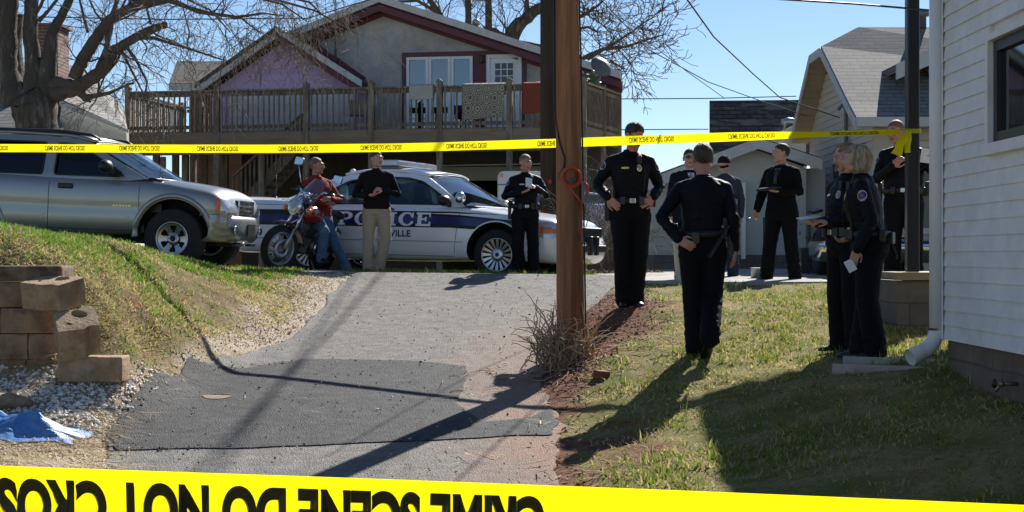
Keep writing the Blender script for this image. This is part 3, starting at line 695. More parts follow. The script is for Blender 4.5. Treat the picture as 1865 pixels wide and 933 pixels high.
# left part: the deck runs on beyond the house; back rail in the sun
m_ = MB(); bb = 4.2; aB = dp(395,200)[0]+0.4
HF.box(m_, aLd, aB, DB-0.94, bb, flz-0.04, flz); m_.build('deck_boards', [woodh], deck)
def siderail(p0, p1, z0, z1, name='railing', n=None):
    r_ = MB(); p0 = Vector(p0); p1 = Vector(p1); d = p1-p0; L = d.length; n = n or int(L/0.135)
    up = Vector((0,0,1)); r_.beam(p0+up*z1, p1+up*z1, 0.14, 0.045); r_.beam(p0+up*(z1-0.1), p1+up*(z1-0.1), 0.04, 0.09); r_.beam(p0+up*(z0+0.1), p1+up*(z0+0.1), 0.04, 0.09)
    for i in range(n):
        c = p0+d*((i+0.5)/n); r_.beam(c+up*z0, c+up*(z1-0.05), 0.038, 0.038, up=(1,0,0))
    return r_.build(name, [wood], deck)
for pp, qq in (((aLd,0.1),(aLd-0.05,bb)), ((aLd,bb),(aB,bb))):
    a_ = HF.pt(pp[0],pp[1],0); b_ = HF.pt(qq[0],qq[1],0); siderail(a_, b_, flz, topz)
for u,b in ((330,bb),(365,bb)):
    a = HF.pix(u,200,b)[0]; m_ = MB(); HF.box(m_, a-0.07, a+0.07, b-0.05, b+0.09, flz-0.3, topz+0.15); m_.build('post', [wood], deck)
for u,b in ((285,1.6),(320,2.2),(338,1.2),(372,2.4),(296,3.9),(352,3.6),(385,4.1),(410,1.8)):
    a = HF.pix(u,300,b)[0]; m_ = MB(); HF.box(m_, a-0.08, a+0.08, b-0.07, b+0.07, -2, jz-0.01); m_.build('post', [wood], deck)
# right side rail going back
c0 = HF.pt(0.05,0,0); c1 = Vector((P(1127,200,39.6).x, 39.6, 0)); siderail(c0, c1, flz, topz); 
m_ = MB(); up = Vector((0,0,1)); m_.beam(c0+up*((jz+flz)/2-0.01), c1+up*((jz+flz)/2-0.01), 0.05, flz-jz); m_.build('rim_board', [woodh], deck)
for tt in (0.52, 1.0):
    c = c0+(c1-c0)*tt; m_ = MB(); m_.box(c.x-.07,c.x+.07,c.y-.07,c.y+.07, -1, topz+0.1); m_.build('post', [wood], deck)
m_ = MB(); m_.prism([(c0.x,c0.y+0.05,flz-0.001),(c1.x-0.05,c1.y,flz-0.001),(HF.pt(0,DB,0).x,HF.pt(0,DB,0).y-0.15,flz-0.001)], (0,0,-0.04)); m_.build('deck_boards', [woodh], deck)
# deck stairs below, left of the police car roof
st = MB(); nst = 11; s0 = HF.pix(545,262,0.6); s1 = HF.pix(425,372,0.6)
for off in (0.0, 1.0):
    st.beam(HF.pt(s0[0],0.6+off,s0[1]), HF.pt(s1[0],0.6+off,s1[1]-0.3), 0.05, 0.28)
for i in range(nst):
    k_ = (i+.5)/nst; HF.box(st, s0[0]+(s1[0]-s0[0])*k_-0.15, s0[0]+(s1[0]-s0[0])*k_+0.13, 0.63, 1.57, s0[1]+(s1[1]-0.3-s0[1])*k_, s0[1]+(s1[1]-0.3-s0[1])*k_+0.04)
st.build('stairs', [wood], deck)
r_ = MB(); hp0 = HF.pt(s0[0]+.1,0.55,s0[1]+0.75); hp1 = HF.pt(s1[0],0.55,s1[1]+0.7); r_.beam(hp0,hp1,0.1,0.05); n=16
for i in range(n+1):
    c = hp0+(hp1-hp0)*(i/n); r_.beam(c-up*0.85, c-up*0.03, 0.04, 0.04, up=(1,0,0))
r_.build('stair_railing', [wood], deck)
m_ = MB(); a = HF.pix(478,300,0.5)[0]; HF.box(m_, a-.07,a+.07,0.4,0.5,-1.2,jz-0.02); m_.build('post',[wood],deck)

# things on and over the deck rail
def rug(u0,u1,v0,v1,mat,name,label,cat,group=None,fr=0.0):
    a0, z0 = dp(u0,v0); a1,_ = dp(u1,v0); z1 = dp(u0,v1)[1]; g = MB(); nx, nz = 14, 16; rows = []
    prof = [(0.09,-0.35),(0.085,0.0)] if False else None
    for j in range(nz+5):
        row = []
        for i in range(nx+1):
            a = a0+(a1-a0)*i/nx
            if j < 4: b, z = 0.10, topz+0.005-0.08*(3-j)
            elif j == 4: b, z = 0.0, topz+0.035
            else:
                tq = (j-4)/nz; b = -0.105-0.018*math.sin(a*13+j*.2)*tq; z = topz+0.012-(topz+0.012-z1)*tq + (0.02*math.sin(a*5) if tq>0.9 else 0)
            row.append(HF.pt(a,b,z))
        rows.append(row)
    g.grid(rows); 
    o = g.build(name, [mat], None, label, cat, group, recalc=False); sm = o.modifiers.new('s','SOLIDIFY'); sm.thickness = 0.015
    return o
rugm = pmat('patterned_rug',(0.32,0.29,0.23),0.95,var=0.1); 
def patterned():
    m = bpy.data.materials.new('patterned_rug2'); m.use_nodes=True; t=m.node_tree; b=t.nodes['Principled BSDF']; b.inputs['Roughness'].default_value=.95
    tc=nd(t,'ShaderNodeTexCoord'); mp=nd(t,'ShaderNodeMapping'); mp.inputs['Scale'].default_value=(5,0.01,4.2); t.links.new(tc.outputs['Object'],mp.inputs[0])
    w0=nd(t,'ShaderNodeTexVoronoi',Scale=1.0); w0.inputs['Randomness'].default_value=.35; t.links.new(mp.outputs[0],w0.inputs['Vector']); w1=nd(t,'ShaderNodeMath',operation='SINE'); w3=nd(t,'ShaderNodeMath',operation='MULTIPLY'); w3.inputs[1].default_value=34; t.links.new(w0.outputs['Distance'],w3.inputs[0]); t.links.new(w3.outputs[0],w1.inputs[0])
    mr=nd(t,'ShaderNodeMapRange'); mr.inputs['From Min'].default_value=-.3; mr.inputs['From Max'].default_value=.3; t.links.new(w1.outputs[0],mr.inputs[0])
    mx=nd(t,'ShaderNodeMix',data_type='RGBA'); mx.inputs[6].default_value=(0.13,0.11,0.085,1); mx.inputs[7].default_value=(0.40,0.36,0.28,1); t.links.new(mr.outputs[0],mx.inputs[0]); t.links.new(mx.outputs[2],b.inputs['Base Color']); return m
rug(747,790,158,182, pmat('grey_towel',(0.42,0.41,0.38),0.95,var=0.1), 'towel','short plain grey towel over the deck railing left of the patterned rug','towel','textiles hung over the deck railing')
rug(844,920,151,218, patterned(), 'rug','large patterned beige rug hung over the deck railing below the white door','rug','textiles hung over the deck railing')
rug(953,1016,147,208, pmat('red_rug',(0.22,0.045,0.025),0.95,var=0.35,vscale=12,stretch=(0.5,1,8)), 'rug','brick red fringed rug over the deck railing beside the dark utility pole','rug','textiles hung over the deck railing')
g = MB(); pz = P(1075,150,37.8); g.prism([pz, pz+Vector((0.25,0.25,-0.05)), pz+Vector((0.25,0.25,-0.45)), pz+Vector((0.12,0.12,-0.62))], (-0.01,-0.02,0)); g.build('towel',[pmat('green_towel',(0.03,0.06,0.055),0.9)],None,'dark green cloth hanging over the side railing of the deck','towel','textiles hung over the deck railing')
# satellite dish on the deck corner
dsh = thing('satellite_dish','grey satellite dish on the right corner of the deck railing','satellite dish', P(1095,158,37.6))
m_ = MB(); T = Matrix.Translation(P(1096,121,37.6)) @ Euler((R(62),R(10),R(25))).to_matrix().to_4x4(); m_.M = T
m_.lathe([(0.0,0.06),(0.12,0.052),(0.22,0.02),(0.29,-0.03),(0.295,-0.03),(0.225,0.005),(0.12,0.038),(0.001,0.045)], 28); m_.build('dish',[pmat('dish_grey',(0.11,0.115,0.125),0.5,var=.05)],dsh)
m_ = MB(); m_.tube([P(1090,157,37.6),P(1092,140,37.75),P(1096,124,37.75)],0.025,8); m_.tube([P(1092,138,37.7),P(1080,133,37.1)],0.012,6); m_.build('bracket',[greym],dsh)
m_ = MB(); m_.ell(P(1080,132,37.1),(0.05,0.09,0.05)); m_.build('receiver',[greym],dsh)
# things standing on the deck
def lounge(u,v,c,lab,cat,nm):
    p = HF.pt(HF.pix(u,v,0.9)[0],0.9,flz); m_ = MB(); 
    for dx,dy in ((-.22,-.2),(.22,-.2),(-.22,.2),(.22,.2)): m_.tube([p+Vector((dx,dy,0)),p+Vector((dx*.9,dy*.9,0.42))],0.015,6)
    m_.box(p.x-.24,p.x+.24,p.y-.22,p.y+.22,p.z+.42,p.z+.45); m_.box(p.x-.24,p.x+.24,p.y+.2,p.y+.23,p.z+.46,p.z+.85)
    m_.build(nm,[c],None,lab,cat)
lounge(650,200,pmat('tan_plastic',(0.25,0.22,0.17),.6),'tan garden chair on the deck seen through the railing left of the windows','chair','garden_chair')
m_ = MB(); p = HF.pt(HF.pix(983,140,0.2)[0],0.25,topz+0.04); m_.ell(p,(0.16,0.12,0.05)); m_.build('cushion',[pmat('orange_cloth',(0.55,0.13,0.03),.9)],None,'small orange cushion lying on the deck rail above the red rug','cushion')
# potted greenery on the deck corner
pl_ = thing('potted_plant','leafy green plant in the corner of the deck behind the satellite dish','plant', P(1073,200,38.2))
m_ = MB(); pp = P(1073,155,38.2); m_.lathe([(0.12,0),(0.16,0.3),(0.14,0.3),(0.12,0.05)],14,c=P(1073,225,38.2)); m_.build('pot',[pmat('terracotta',(0.3,0.12,0.06),.9)],pl_)
m_ = MB()
for i in range(160):
    c = pp+Vector((random.gauss(0,.16),random.gauss(0,.12),random.gauss(.08,.13))); d1_=Vector((random.gauss(0,1),random.gauss(0,1),random.gauss(0,1))).normalized(); d2_=d1_.orthogonal().normalized(); s=random.uniform(.03,.06)
    m_.add([c-d1_*s,c+d2_*s*.5,c+d1_*s,c-d2_*s*.5],[(0,1,2,3)])
m_.tube([P(1073,224,38.2),pp],0.02,6); m_.build('leaves',[pmat('plant_leaf',(0.08,0.20,0.03),.5)],pl_,recalc=False)

# far left: small chalet roof peeking behind, with its wall
cf = thing('house','dark shingled house roof peeking up left of the purple gable','house', P(370,200,46))
m_ = MB(); f2 = Frame(P(315,0,46).x,46,0)
def q2p(u,v,b=0): return f2.pix(u,v,b)
A,B,C_,D = (q2p(308,152,0),q2p(440,152,0),(q2p(322,112,3)),(q2p(440,112,3)))
m_.prism([f2.pt(A[0],0,A[1]),f2.pt(B[0],0,B[1]),f2.pt(D[0],3,D[1]),f2.pt(C_[0],3,C_[1])],(0,0,-0.12)); 
f2.prism(m_, [(A[0],A[1]-0.22),(B[0],B[1]-0.22),(B[0],B[1]-0.02),(A[0],A[1]-0.02)],-0.06,-0.01,1); m_.build('roof',[sh_brown,whited],cf)
m_ = MB(); f2.box(m_, q2p(340,0)[0], B[0]-0.02, 0.5, 3, -2, A[1]-0.13); m_.build('wall',[pmat('brown_brick',(0.18,0.085,0.05),.9,var=.3,vscale=8)],cf)

# ---------------- house at far left, behind the big tree
lh = thing('house','grey shingled bungalow with brick chimney behind the bare tree at the left edge','house', P(60,260,33))
m_ = MB(); lf = Frame(P(225,0,31).x,31,0)
def l3(u,v,d): return P(u,v,d)
a,b_,c_,d_ = l3(228,236,30.5), l3(112,210,30.0), l3(60,108,34.0), l3(150,128,34.0)
# near wing: roof plane rising to the left-back
m_.prism([l3(118,184,30),l3(232,236,29.5),l3(226,200,33),l3(150,125,35),l3(60,100,35.5)],(0,0.02,-0.12))
m_.prism([l3(-120,250,30),l3(118,240,29),l3(60,120,34.5),l3(-120,110,35.5)],(0,0.02,-0.12))
m_.build('roof',[sh_left],lh)
m_ = MB(); m_.prism([l3(112,192,29.8),l3(230,242,29.4),l3(232,300,29.6),l3(100,300,30)],(0,0.2,0)); m_.prism([l3(-120,262,29.6),l3(100,262,29.6),l3(100,330,29.6),l3(-120,330,29.6)],(0,.2,0)); m_.build('wall',[whited],lh)
m_ = MB(); m_.prism([l3(108,184,29.6),l3(234,237,29.2),l3(234,243,29.2),l3(108,193,29.6)],(0,0.05,0)); m_.build('fascia',[trimt],lh)
m_ = MB(); cc = l3(84,90,33); m_.box(cc.x-.35,cc.x+.35,32.7,33.5,1.5,l3(84,52,33).z); m_.box(cc.x-.42,cc.x+.42,32.63,33.57,l3(84,52,33).z+.003,l3(84,47,33).z); m_.build('chimney',[brickmat('red_brick',(0.16,0.06,0.045),(0.2,0.085,0.06),(0.25,0.22,0.19),0.2,0.075,0.012,var=.2)],lh)

# ---------------- the tan-sided bungalow (right, middle distance)
X0 = 5.5
th = thing('house','tan sided bungalow with grey shingle roof between the black porch post and the garage','house', (7.5,25.5,-0.3))
yn, yf_ = 24.2, 30.4; zE = P(1555,216,yn).z; 
rk = [(yn,zE),(yn+0.6,zE+0.31),(27.0,P(1495,85,27.0).z),(28.0,P(1475,100,28.0).z),(29.9,2.35)]
XR = 13.5
m_ = MB()
# front slope (toward camera), slightly kicked at the eave, hip at the clipped gable
xh, zh, yh = P(1563,50,27.6).x, P(1563,50,27.6).z, 27.6
pA=(X0,yn,zE); pB=(X0,yn+0.6,zE+0.31); pC=(X0,27.0,rk[2][1]); pD=(X0,28.0,rk[3][1]); pE=(X0,29.9,2.35); pH=(xh,yh,zh); pG=(XR,yh,zh)
dn=(0,0,-0.10)
m_.prism([pA,(XR,yn,zE),(XR,yn+0.6,zE+0.31),pB],dn); m_.prism([pB,(XR,yn+.6,zE+.31),pG,pH,pC],dn); m_.prism([pC,pH,pD],dn); m_.prism([pD,pH,pG,(XR,29.9,2.35),pE],dn)
rf = m_.build('roof',[sh_tan],th)
m_ = MB()
for p,q in ((pA,pB),(pB,pC),(pC,pD),(pD,pE)):
    p=Vector(p)+Vector((-0.03,0,-0.02)); q=Vector(q)+Vector((-0.03,0,-0.02)); m_.prism([p,q,q+Vector((0,0,-.155)),p+Vector((0,0,-.155))],(0.026,0,0))
m_.build('verge_board',[trimt],rf)
m_ = MB(); m_.box(X0-.02,XR,yn-0.12,yn-0.005,zE-0.14,zE+0.01); m_.build('gutter',[trimt],rf)
# soffit boards under the rake
wX = X0+0.34; m_ = MB(); so = pmat('soffit_tan',(0.36,0.29,0.20),.7,var=.1,vscale=3)
for p,q in ((pA,pB),(pB,pC),(pC,pD),(pD,pE)):
    n=max(2,int((Vector(q)-Vector(p)).length/0.16))
    for i in range(n):
        a=Vector(p).lerp(Vector(q),i/n+0.002); b=Vector(p).lerp(Vector(q),(i+1)/n-0.004); s_=Vector((0,0,-0.13)); e_=Vector((wX-X0,0,0)); m_.prism([a+s_,b+s_,b+s_+e_,a+s_+e_],(0,0,-0.012))
m_.build('soffit',[so],th)
# gable wall facing left, lap siding
gf = Frame(wX, yn+0.35, 90)   # a runs into depth
zb1 = -0.25
def gtop(z): return z
def yAt(z):   # depth limits of wall at height z
    pr = [(0.0,zE-.15)] ; 
    y0 = 0.0 if z < zE-.1 else min(max((z-(zE+0.2))*(27.0-yn-0.6)/(rk[2][1]-zE-0.42)+0.35,0),2.9)
    y1 = 5.2 if z < 2.3 else 5.2-(z-2.3)*1.42
    return y0, max(y1,y0+0.05)
m_ = MB(); 
gf.prism(m_, [(0,zb1),(5.2,zb1),(5.2,2.2),(3.45,3.4),(2.6,3.45),(0.0,zE-0.1)], -0.10, -0.0)
wins = [(0.55,1.25,0.5,1.75),(2.35,3.0,0.3,1.65)]
m2 = MB()
for z in np.arange(zb1, 3.3, 0.125):
    y0,y1 = yAt(z+.06)
    segs=[(y0,y1)]
    for w in wins:
        if w[2]-.1 < z+.12 and w[3]+.1 > z:
            ns=[]
            for s0,s1 in segs:
                if w[1]+.1<=s0 or w[0]-.1>=s1: ns.append((s0,s1)); continue
                if w[0]-.1>s0: ns.append((s0,w[0]-.1))
                if w[1]+.1<s1: ns.append((w[1]+.1,s1))
            segs=ns
    for s0,s1 in segs:
        vs=[(wX-.016,yn+.35+s0,z),(wX-.016,yn+.35+s1,z),(wX-.002,yn+.35+s1,z+.125),(wX-.002,yn+.35+s0,z+.125)]
        vs+= [(wX+.03,a[1],a[2]) for a in vs]; m2.add(vs,[(0,1,2,3),(4,7,6,5),(0,4,5,1),(3,2,6,7),(0,3,7,4),(1,5,6,2)])
wa = m2.build('wall',[sidet],th)
m_ = MB(); m_.prism([(wX+.031,yn+.35,zb1-.6),(wX+.031,yn+5.4,zb1-.6),(wX+.031,yn+5.4,2.2),(wX+.031,28.0,3.3),(wX+.031,27.0,3.3),(wX+.031,yn+.35,zE-.12)],(0.1,0,0)); m_.build('backing',[sidet],wa)
for w in wins:
    m_ = MB(); y0,y1=yn+.35+w[0],yn+.35+w[1]
    m_.box(wX-.05,wX+.0,y0-.1,y0,w[2]-.1,w[3]+.1); m_.box(wX-.05,wX,y1,y1+.1,w[2]-.1,w[3]+.1); m_.box(wX-.05,wX,y0,y1,w[3],w[3]+.1); m_.box(wX-.05,wX,y0,y1,w[2]-.1,w[2]); m_.box(wX-.04,wX,y0,y1,(w[2]+w[3])/2-.03,(w[2]+w[3])/2+.03)
    f=m_.build('window',[whited],th); m_=MB(); m_.box(wX-.02,wX-.012,y0,y1,w[2],w[3]); m_.build('pane',[pmat('dark_pane',(0.03,0.035,0.04),.12,var=0)],f)
# front wall under the gutter (faces the camera) with window and door
ff = Frame(wX, yn+0.35, 0); m_ = MB()
fw_ = [(0.75,1.25,0.45,1.75),(2.3,3.2,-0.1,1.9)]
lap(m_, ff, lambda z:0.0, lambda z:XR-wX-.1, zb1, zE-.14, .125, 0.0, [(w[0]-.1,w[1]+.1,w[2]-.1,w[3]+.1) for w in fw_], 0, .014); ff.box(m_,0.0,XR-wX-.1,0.012,0.1,zb1-.6,zE-.15); m_.build('front_wall',[sidet],th)
for w in fw_:
    m_=MB(); ff.box(m_,w[0]-.1,w[0],-.05,0,w[2]-.1,w[3]+.1); ff.box(m_,w[1],w[1]+.1,-.05,0,w[2]-.1,w[3]+.1); ff.box(m_,w[0],w[1],-.05,0,w[3],w[3]+.1); ff.box(m_,w[0],w[1],-.05,0,w[2]-.1,w[2])
    f=m_.build('window',[whited],th); m_=MB(); ff.box(m_,w[0],w[1],-.02,-.012,w[2],w[3]); m_.build('pane',[MATS['dark_pane']],f)
# dormer with deep roof
m_=MB(); dx=P(1618,0,25.6).x; m_.prism([(dx,25.0,P(1618,131,25.0).z),(dx+2.6,25.0,P(1618,131,25).z+1.15),(dx+2.6,25.0,P(1618,131,25).z+1.27),(dx-.02,25.0,P(1618,131,25).z+.12)],(0,2.6,0)); m_.build('dormer_roof',[sh_tan],th)
m_=MB(); z_=P(1618,131,25.0).z; m_.prism([(dx-.03,24.93,z_-.14),(dx+2.6,24.93,z_+1.0),(dx+2.6,24.93,z_+1.26),(dx-.03,24.93,z_+.12)],(0,.06,0)); m_.build('dormer_fascia',[trimt],th)
m_=MB(); m_.prism([(dx+.75,25.6,z_-.6),(dx+2.6,25.6,z_-.6),(dx+2.6,25.6,z_+1.0),(dx+.75,25.6,z_+.25)],(0,2,0)); m_.build('dormer_wall',[sidet],th)
m_=MB(); m_.lathe([(0.1,0),(0.1,0.2),(0.16,0.22),(0.14,0.32),(0.0,0.34)],14,c=(P(1677,40,27.6).x,27.6,zh-.02)); m_.build('roof_vent',[greym],th)
# electric service: conduit, meter and weatherhead on gable wall
yy_=yn+.35+1.7; m_=MB(); m_.tube([(wX-.07,yy_,0.3),(wX-.07,yy_,P(1512,200,yy_).z),(wX-.12,yy_,P(1512,196,yy_).z+.05),(wX-.2,yy_,P(1512,200,yy_).z)],0.035,8); m_.build('conduit',[greym],th)
m_=MB(); m_.box(wX-.17,wX-.02,yy_-.13,yy_+.13,0.05,0.62); m_.tube([(wX-.16,yy_+.42,.35),(wX-.3,yy_+.42,.35)],0.09,14); m_.box(wX-.16,wX-.02,yy_+.3,yy_+.55,.15,.5); m_.build('meter_box',[greym],th,bevel=.01)

# ---------------- garage (cream walls) and the dark-roofed house behind it
gg = thing('garage','low cream garage with shallow white trimmed gable behind the men in suits','garage',(4.3,27.2,-0.3))
gF = Frame(P(1205,0,27).x, 27.0, 0); m_=MB(); cream=pmat('cream_wall',(0.50,0.50,0.45),.8,var=.06,vscale=2)
g0=gF.pix(1178,330); gP=gF.pix(1375,258); gR=gF.pix(1560,320); gz=gF.pix(1300,465)[1]
def gtopz(a): return gP[1]-0.14-abs(a-gP[0])*((gP[1]-g0[1])/(gP[0]-g0[0]))
aE=gF.pix(1468,300)[0]
gF.prism(m_,[(g0[0]+.15,gz),(aE,gz),(aE,gtopz(aE)),(gP[0],gtopz(gP[0])),(g0[0]+.15,gtopz(g0[0]+.15))],0,5); m_.build('wall',[cream],gg)
m_=MB(); a2=gF.pix(1508,300)[0]; gF.box(m_,aE+.005,a2,.25,5,gz,gF.pix(0,306)[1]); m_.build('wall',[cream],gg)
m_=MB(); gF.box(m_,g0[0]+.12,a2,-.03,5,-.9,gz-.003); m_.build('block_base',[blockx],gg)
m_=MB(); a_end=gF.pix(1490,300)[0]
sl=(gP[1]-g0[1])/(gP[0]-g0[0])
gF.prism(m_,[(g0[0]-.1,g0[1]-.1*sl-.02),(gP[0],gP[1]),(gP[0],gP[1]+.06),(g0[0]-.1,g0[1]-.1*sl+.05)],-.3,5.2); gF.prism(m_,[(gP[0],gP[1]),(a_end,gP[1]-(a_end-gP[0])*sl*.9),(a_end,gP[1]-(a_end-gP[0])*sl*.9+.06),(gP[0],gP[1]+.06)],-.3,5.2); m_.build('roof',[sh_dark],gg)
m_=MB()
gF.prism(m_,[(g0[0]-.1,g0[1]-.1*sl-.18),(gP[0],gP[1]-.16),(gP[0],gP[1]+.035),(g0[0]-.1,g0[1]-.1*sl+.02)],-.36,-.305); gF.prism(m_,[(gP[0],gP[1]-.16),(a_end,gP[1]-(a_end-gP[0])*sl*.9-.16),(a_end,gP[1]-(a_end-gP[0])*sl*.9+.035),(gP[0],gP[1]+.035)],-.36,-.305); m_.build('fascia',[whited],gg)
m_=MB(); a=gF.pix(1352,400)[0]; gF.box(m_,a-.035,a+.035,-.16,-.09,gF.pix(0,462)[1]-.1,gF.pix(0,338)[1]); gF.prism(m_,[(a-.045,gF.pix(0,338)[1]),(a+.045,gF.pix(0,338)[1]),(a,gF.pix(0,333)[1])],-.19,-.07)
m_.build('garden_post',[white],None,'slender white post with pointed cap standing before the cream garage wall','post')
bh = thing('house','house with dark worn shingle roof behind the cream garage','house',(5.5,34,-0.3))
bF = Frame(P(1290,0,33).x,33,0); m_=MB(); b0=bF.pix(1292,282); b1=bF.pix(1520,282); t0=(P(1292,184,34.6).x-bF.o.x,P(1292,184,34.6).z); t1=(P(1520,182,34.6).x-bF.o.x,P(1520,182,34.6).z)
m_.prism([bF.pt(b0[0],0,b0[1]),bF.pt(b1[0],0,b1[1]),bF.pt(t1[0],1.6,t1[1]),bF.pt(t0[0],1.6,t0[1])],(0,0,-.12)); m_.prism([bF.pt(b0[0]+.5,3.2,b0[1]),bF.pt(b1[0],3.2,b1[1]),bF.pt(t1[0],1.601,t1[1]),bF.pt(t0[0],1.601,t0[1])],(0,0,-.12)); m_.build('roof',[sh_dark],bh)
m_=MB(); m_.prism([bF.pt(b0[0]+.1,0.1,-.8),bF.pt(b0[0]+.6,3.1,-.8),bF.pt(b0[0]+.6,3.1,b0[1]-.1),bF.pt(b0[0]+.35,1.6,t0[1]-.15),bF.pt(b0[0]+.1,.1,b0[1]-.1)],(b1[0]-b0[0]-.7,0,0)); m_.build('wall',[whited],bh)
m_=MB(); m_.lathe([(0.12,0),(0.12,.12),(.2,.13),(.16,.24),(.0,.28)],14,c=P(1437,238,32.6)); m_.build('roof_vent',[steel],bh)
m_=MB(); e_=bF.pix(1480,215,-1); 
m_.prism([P(1380,262,31.8),P(1468,218,31.8),P(1468,300,31.8),P(1380,300,31.8)],(0,1,0)); m_.build('white_gable',[whited],bh)

# ---------------- the white-sided house on the right with its porch
XW = 3.07; YC = 10.8; PRX, PRY, PRZ = 3.66, 16.75, 3.0
rh = thing('house','white lap sided house filling the right edge with a dark framed window','house',(XW+3,9,-0.9))
zS = P(1718,618,YC).z; m_=MB()
wz0,wz1 = P(1812,262,2766*XW/(1812-U0)).z, P(1812,75,2766*XW/(1812-U0)).z
wy1 = F*XW/(1809-U0); wy0 = wy1-1.15
hole=(wy0-.06,wy1+.06,wz0-.05,wz1+.05)
z=zS
while z < 2.42:
    segs=[(2.0,YC)]
    if hole[2]<z+.1 and hole[3]>z: segs=[(2.0,hole[0]),(hole[1],YC)]
    for s0,s1 in segs:
        sag=0
        vs=[(XW-.016,s0,z),(XW-.016,s1,z),(XW-.003,s1,z+.104),(XW-.003,s0,z+.104)]; vs+=[(XW+.02,a[1],a[2]) for a in vs]
        m_.add(vs,[(0,1,2,3),(4,7,6,5),(0,4,5,1),(3,2,6,7),(0,3,7,4),(1,5,6,2)])
    z+=.1035
m_.build('siding',[sidew],rh)
m_=MB()
for (a,b,c0_,c1_) in ((2.0,hole[0],zS-.0,2.42),(hole[1],YC,zS,2.42),(hole[0],hole[1],zS,hole[2]),(hole[0],hole[1],hole[3],2.42)):
    m_.box(XW+.021,XW+.15,a,b,c0_+.002,c1_)
m_.box(XW+.15,8,YC-.12,YC-.003,zS,2.42); m_.build('wall',[sidew],rh)
m_=MB(); m_.box(XW+.03,XW+.25,2.0,YC-.01,-1.9,zS-.003); m_.box(XW+.25,8,YC-.2,YC-.01,-1.9,zS-.003); m_.build('foundation',[blockg],rh)
m_=MB(); m_.box(XW-.03,XW+.02,YC+.003,YC+.05,zS,2.42); m_.box(XW-.03,XW-.018,YC-.05,YC+.003,zS,2.42) ; m_.build('corner_board',[sidew],rh)
m_=MB(); e=.055
m_.box(XW-.04,XW+.12,wy1,wy1+e,wz0-.05,wz1+.05); m_.box(XW-.04,XW+.12,wy0-e,wy0,wz0-.05,wz1+.05); m_.box(XW-.04,XW+.12,wy0,wy1,wz1,wz1+.05); m_.box(XW-.06,XW+.12,wy0-.07,wy1+.07,wz0-.075,wz0-.002)
wf=m_.build('window',[sidew],rh,bevel=.004)
m_=MB(); dkf=pmat('dark_window_frame',(0.022,0.02,0.02),.45); q=.07
m_.box(XW-.0,XW+.06,wy1-q,wy1-.002,wz0,wz1); m_.box(XW,XW+.06,wy0+.002,wy0+q,wz0,wz1); m_.box(XW,XW+.06,wy0+q,wy1-q,wz1-q,wz1); m_.box(XW,XW+.06,wy0+q,wy1-q,wz0,wz0+q); m_.build('frame',[dkf],wf)
m_=MB(); m_.box(XW+.03,XW+.035,wy0+q,wy1-q,wz0+q,wz1-q); m_.build('pane',[pmat('mirror_pane',(0.012,0.013,0.015),.03,var=0,spec=0.9)],wf)
# roof of this house and its porch: eave just above the picture
m_=MB(); m_.prism([(XW-.10,2,2.45),(XW-.10,10.95,2.45),(XW+3.5,10.95,3.9),(XW+3.5,2,3.9)],(0,0,.12)); m_.build('roof',[sh_tan],rh)
m_=MB(); m_.prism([(PRX,10.97,PRZ),(PRX,PRY,PRZ),(PRX+3.5,PRY,PRZ+.5),(PRX+3.5,10.97,PRZ+.5)],(0,0,.12)); m_.build('porch_roof',[sh_tan],rh)
# downspout
wsp=pmat('white_gutter_metal',(0.80,0.79,0.76),.45,var=.06,vscale=3,col2=(0.5,0.49,0.46),c2scale=3,c2lo=.6,c2hi=.7)
dsx=P(1706,0,YC-.02).x; ds=thing('downspout','white corrugated downspout at the corner of the white house','downspout',(dsx,YC,-0.85))
m_=MB(); zz=P(0,598,YC).z; m_.tube([(dsx,YC+.0,2.43),(dsx,YC+.0,zz)],[(0.052,0.045)]*2,12); m_.build('pipe',[wsp],ds)
m_=MB(); pts=[];rad=[]
for i in range(22):
    k_=i/21; an=k_*R(72); pts.append((dsx-.16*(1-math.cos(an)),YC-.0-.05*(1-math.cos(an)),zz-.16*math.sin(an)-.02)); rad.append(.058 if i%2 else .05)
pts.append((pts[-1][0]-.09,pts[-1][1]-.03,pts[-1][2]-.035)); rad.append(.062)
m_.tube(pts,rad,14,caps=False); m_.build('elbow',[wsp],ds)
# splash block: trough
sb=[G(1515,682),G(1712,668)]; s0=sb[0]; s1=sb[1]; m_=MB(); dv=(s1-s0); dv.z=0; L=dv.length; dv.normalize(); pv=Vector((-dv.y,dv.x,0))
zb=min(Hz(s0.x,s0.y),Hz(s1.x,s1.y))
def SB(a,b,z): return s0+dv*a+pv*b+Vector((0,0,zb-s0.z+z))
m_.prism([SB(0,0,-.03),SB(L,0,-.03),SB(L,0,.075),SB(0,0,.075)],pv*.03); m_.prism([SB(0,.26,-.03),SB(L,.26,-.03),SB(L,.26,.115),SB(0,.26,.115)],pv*.03); m_.prism([SB(0,.031,-.03),SB(L,.031,-.03),SB(L,.031,.03),SB(0,.031,.02)],pv*.228); m_.prism([SB(L+.002,0,-.03),SB(L+.03,0,-.03),SB(L+.03,0,.1),SB(L+.002,0,.1)],pv*.29)
m_.build('splash_block',[pmat('splash_concrete',(0.36,0.34,0.30),.9,var=.2,bump=.3)],None,'pale concrete splash block lying in the grass below the white downspout','splash block',bevel=.004)
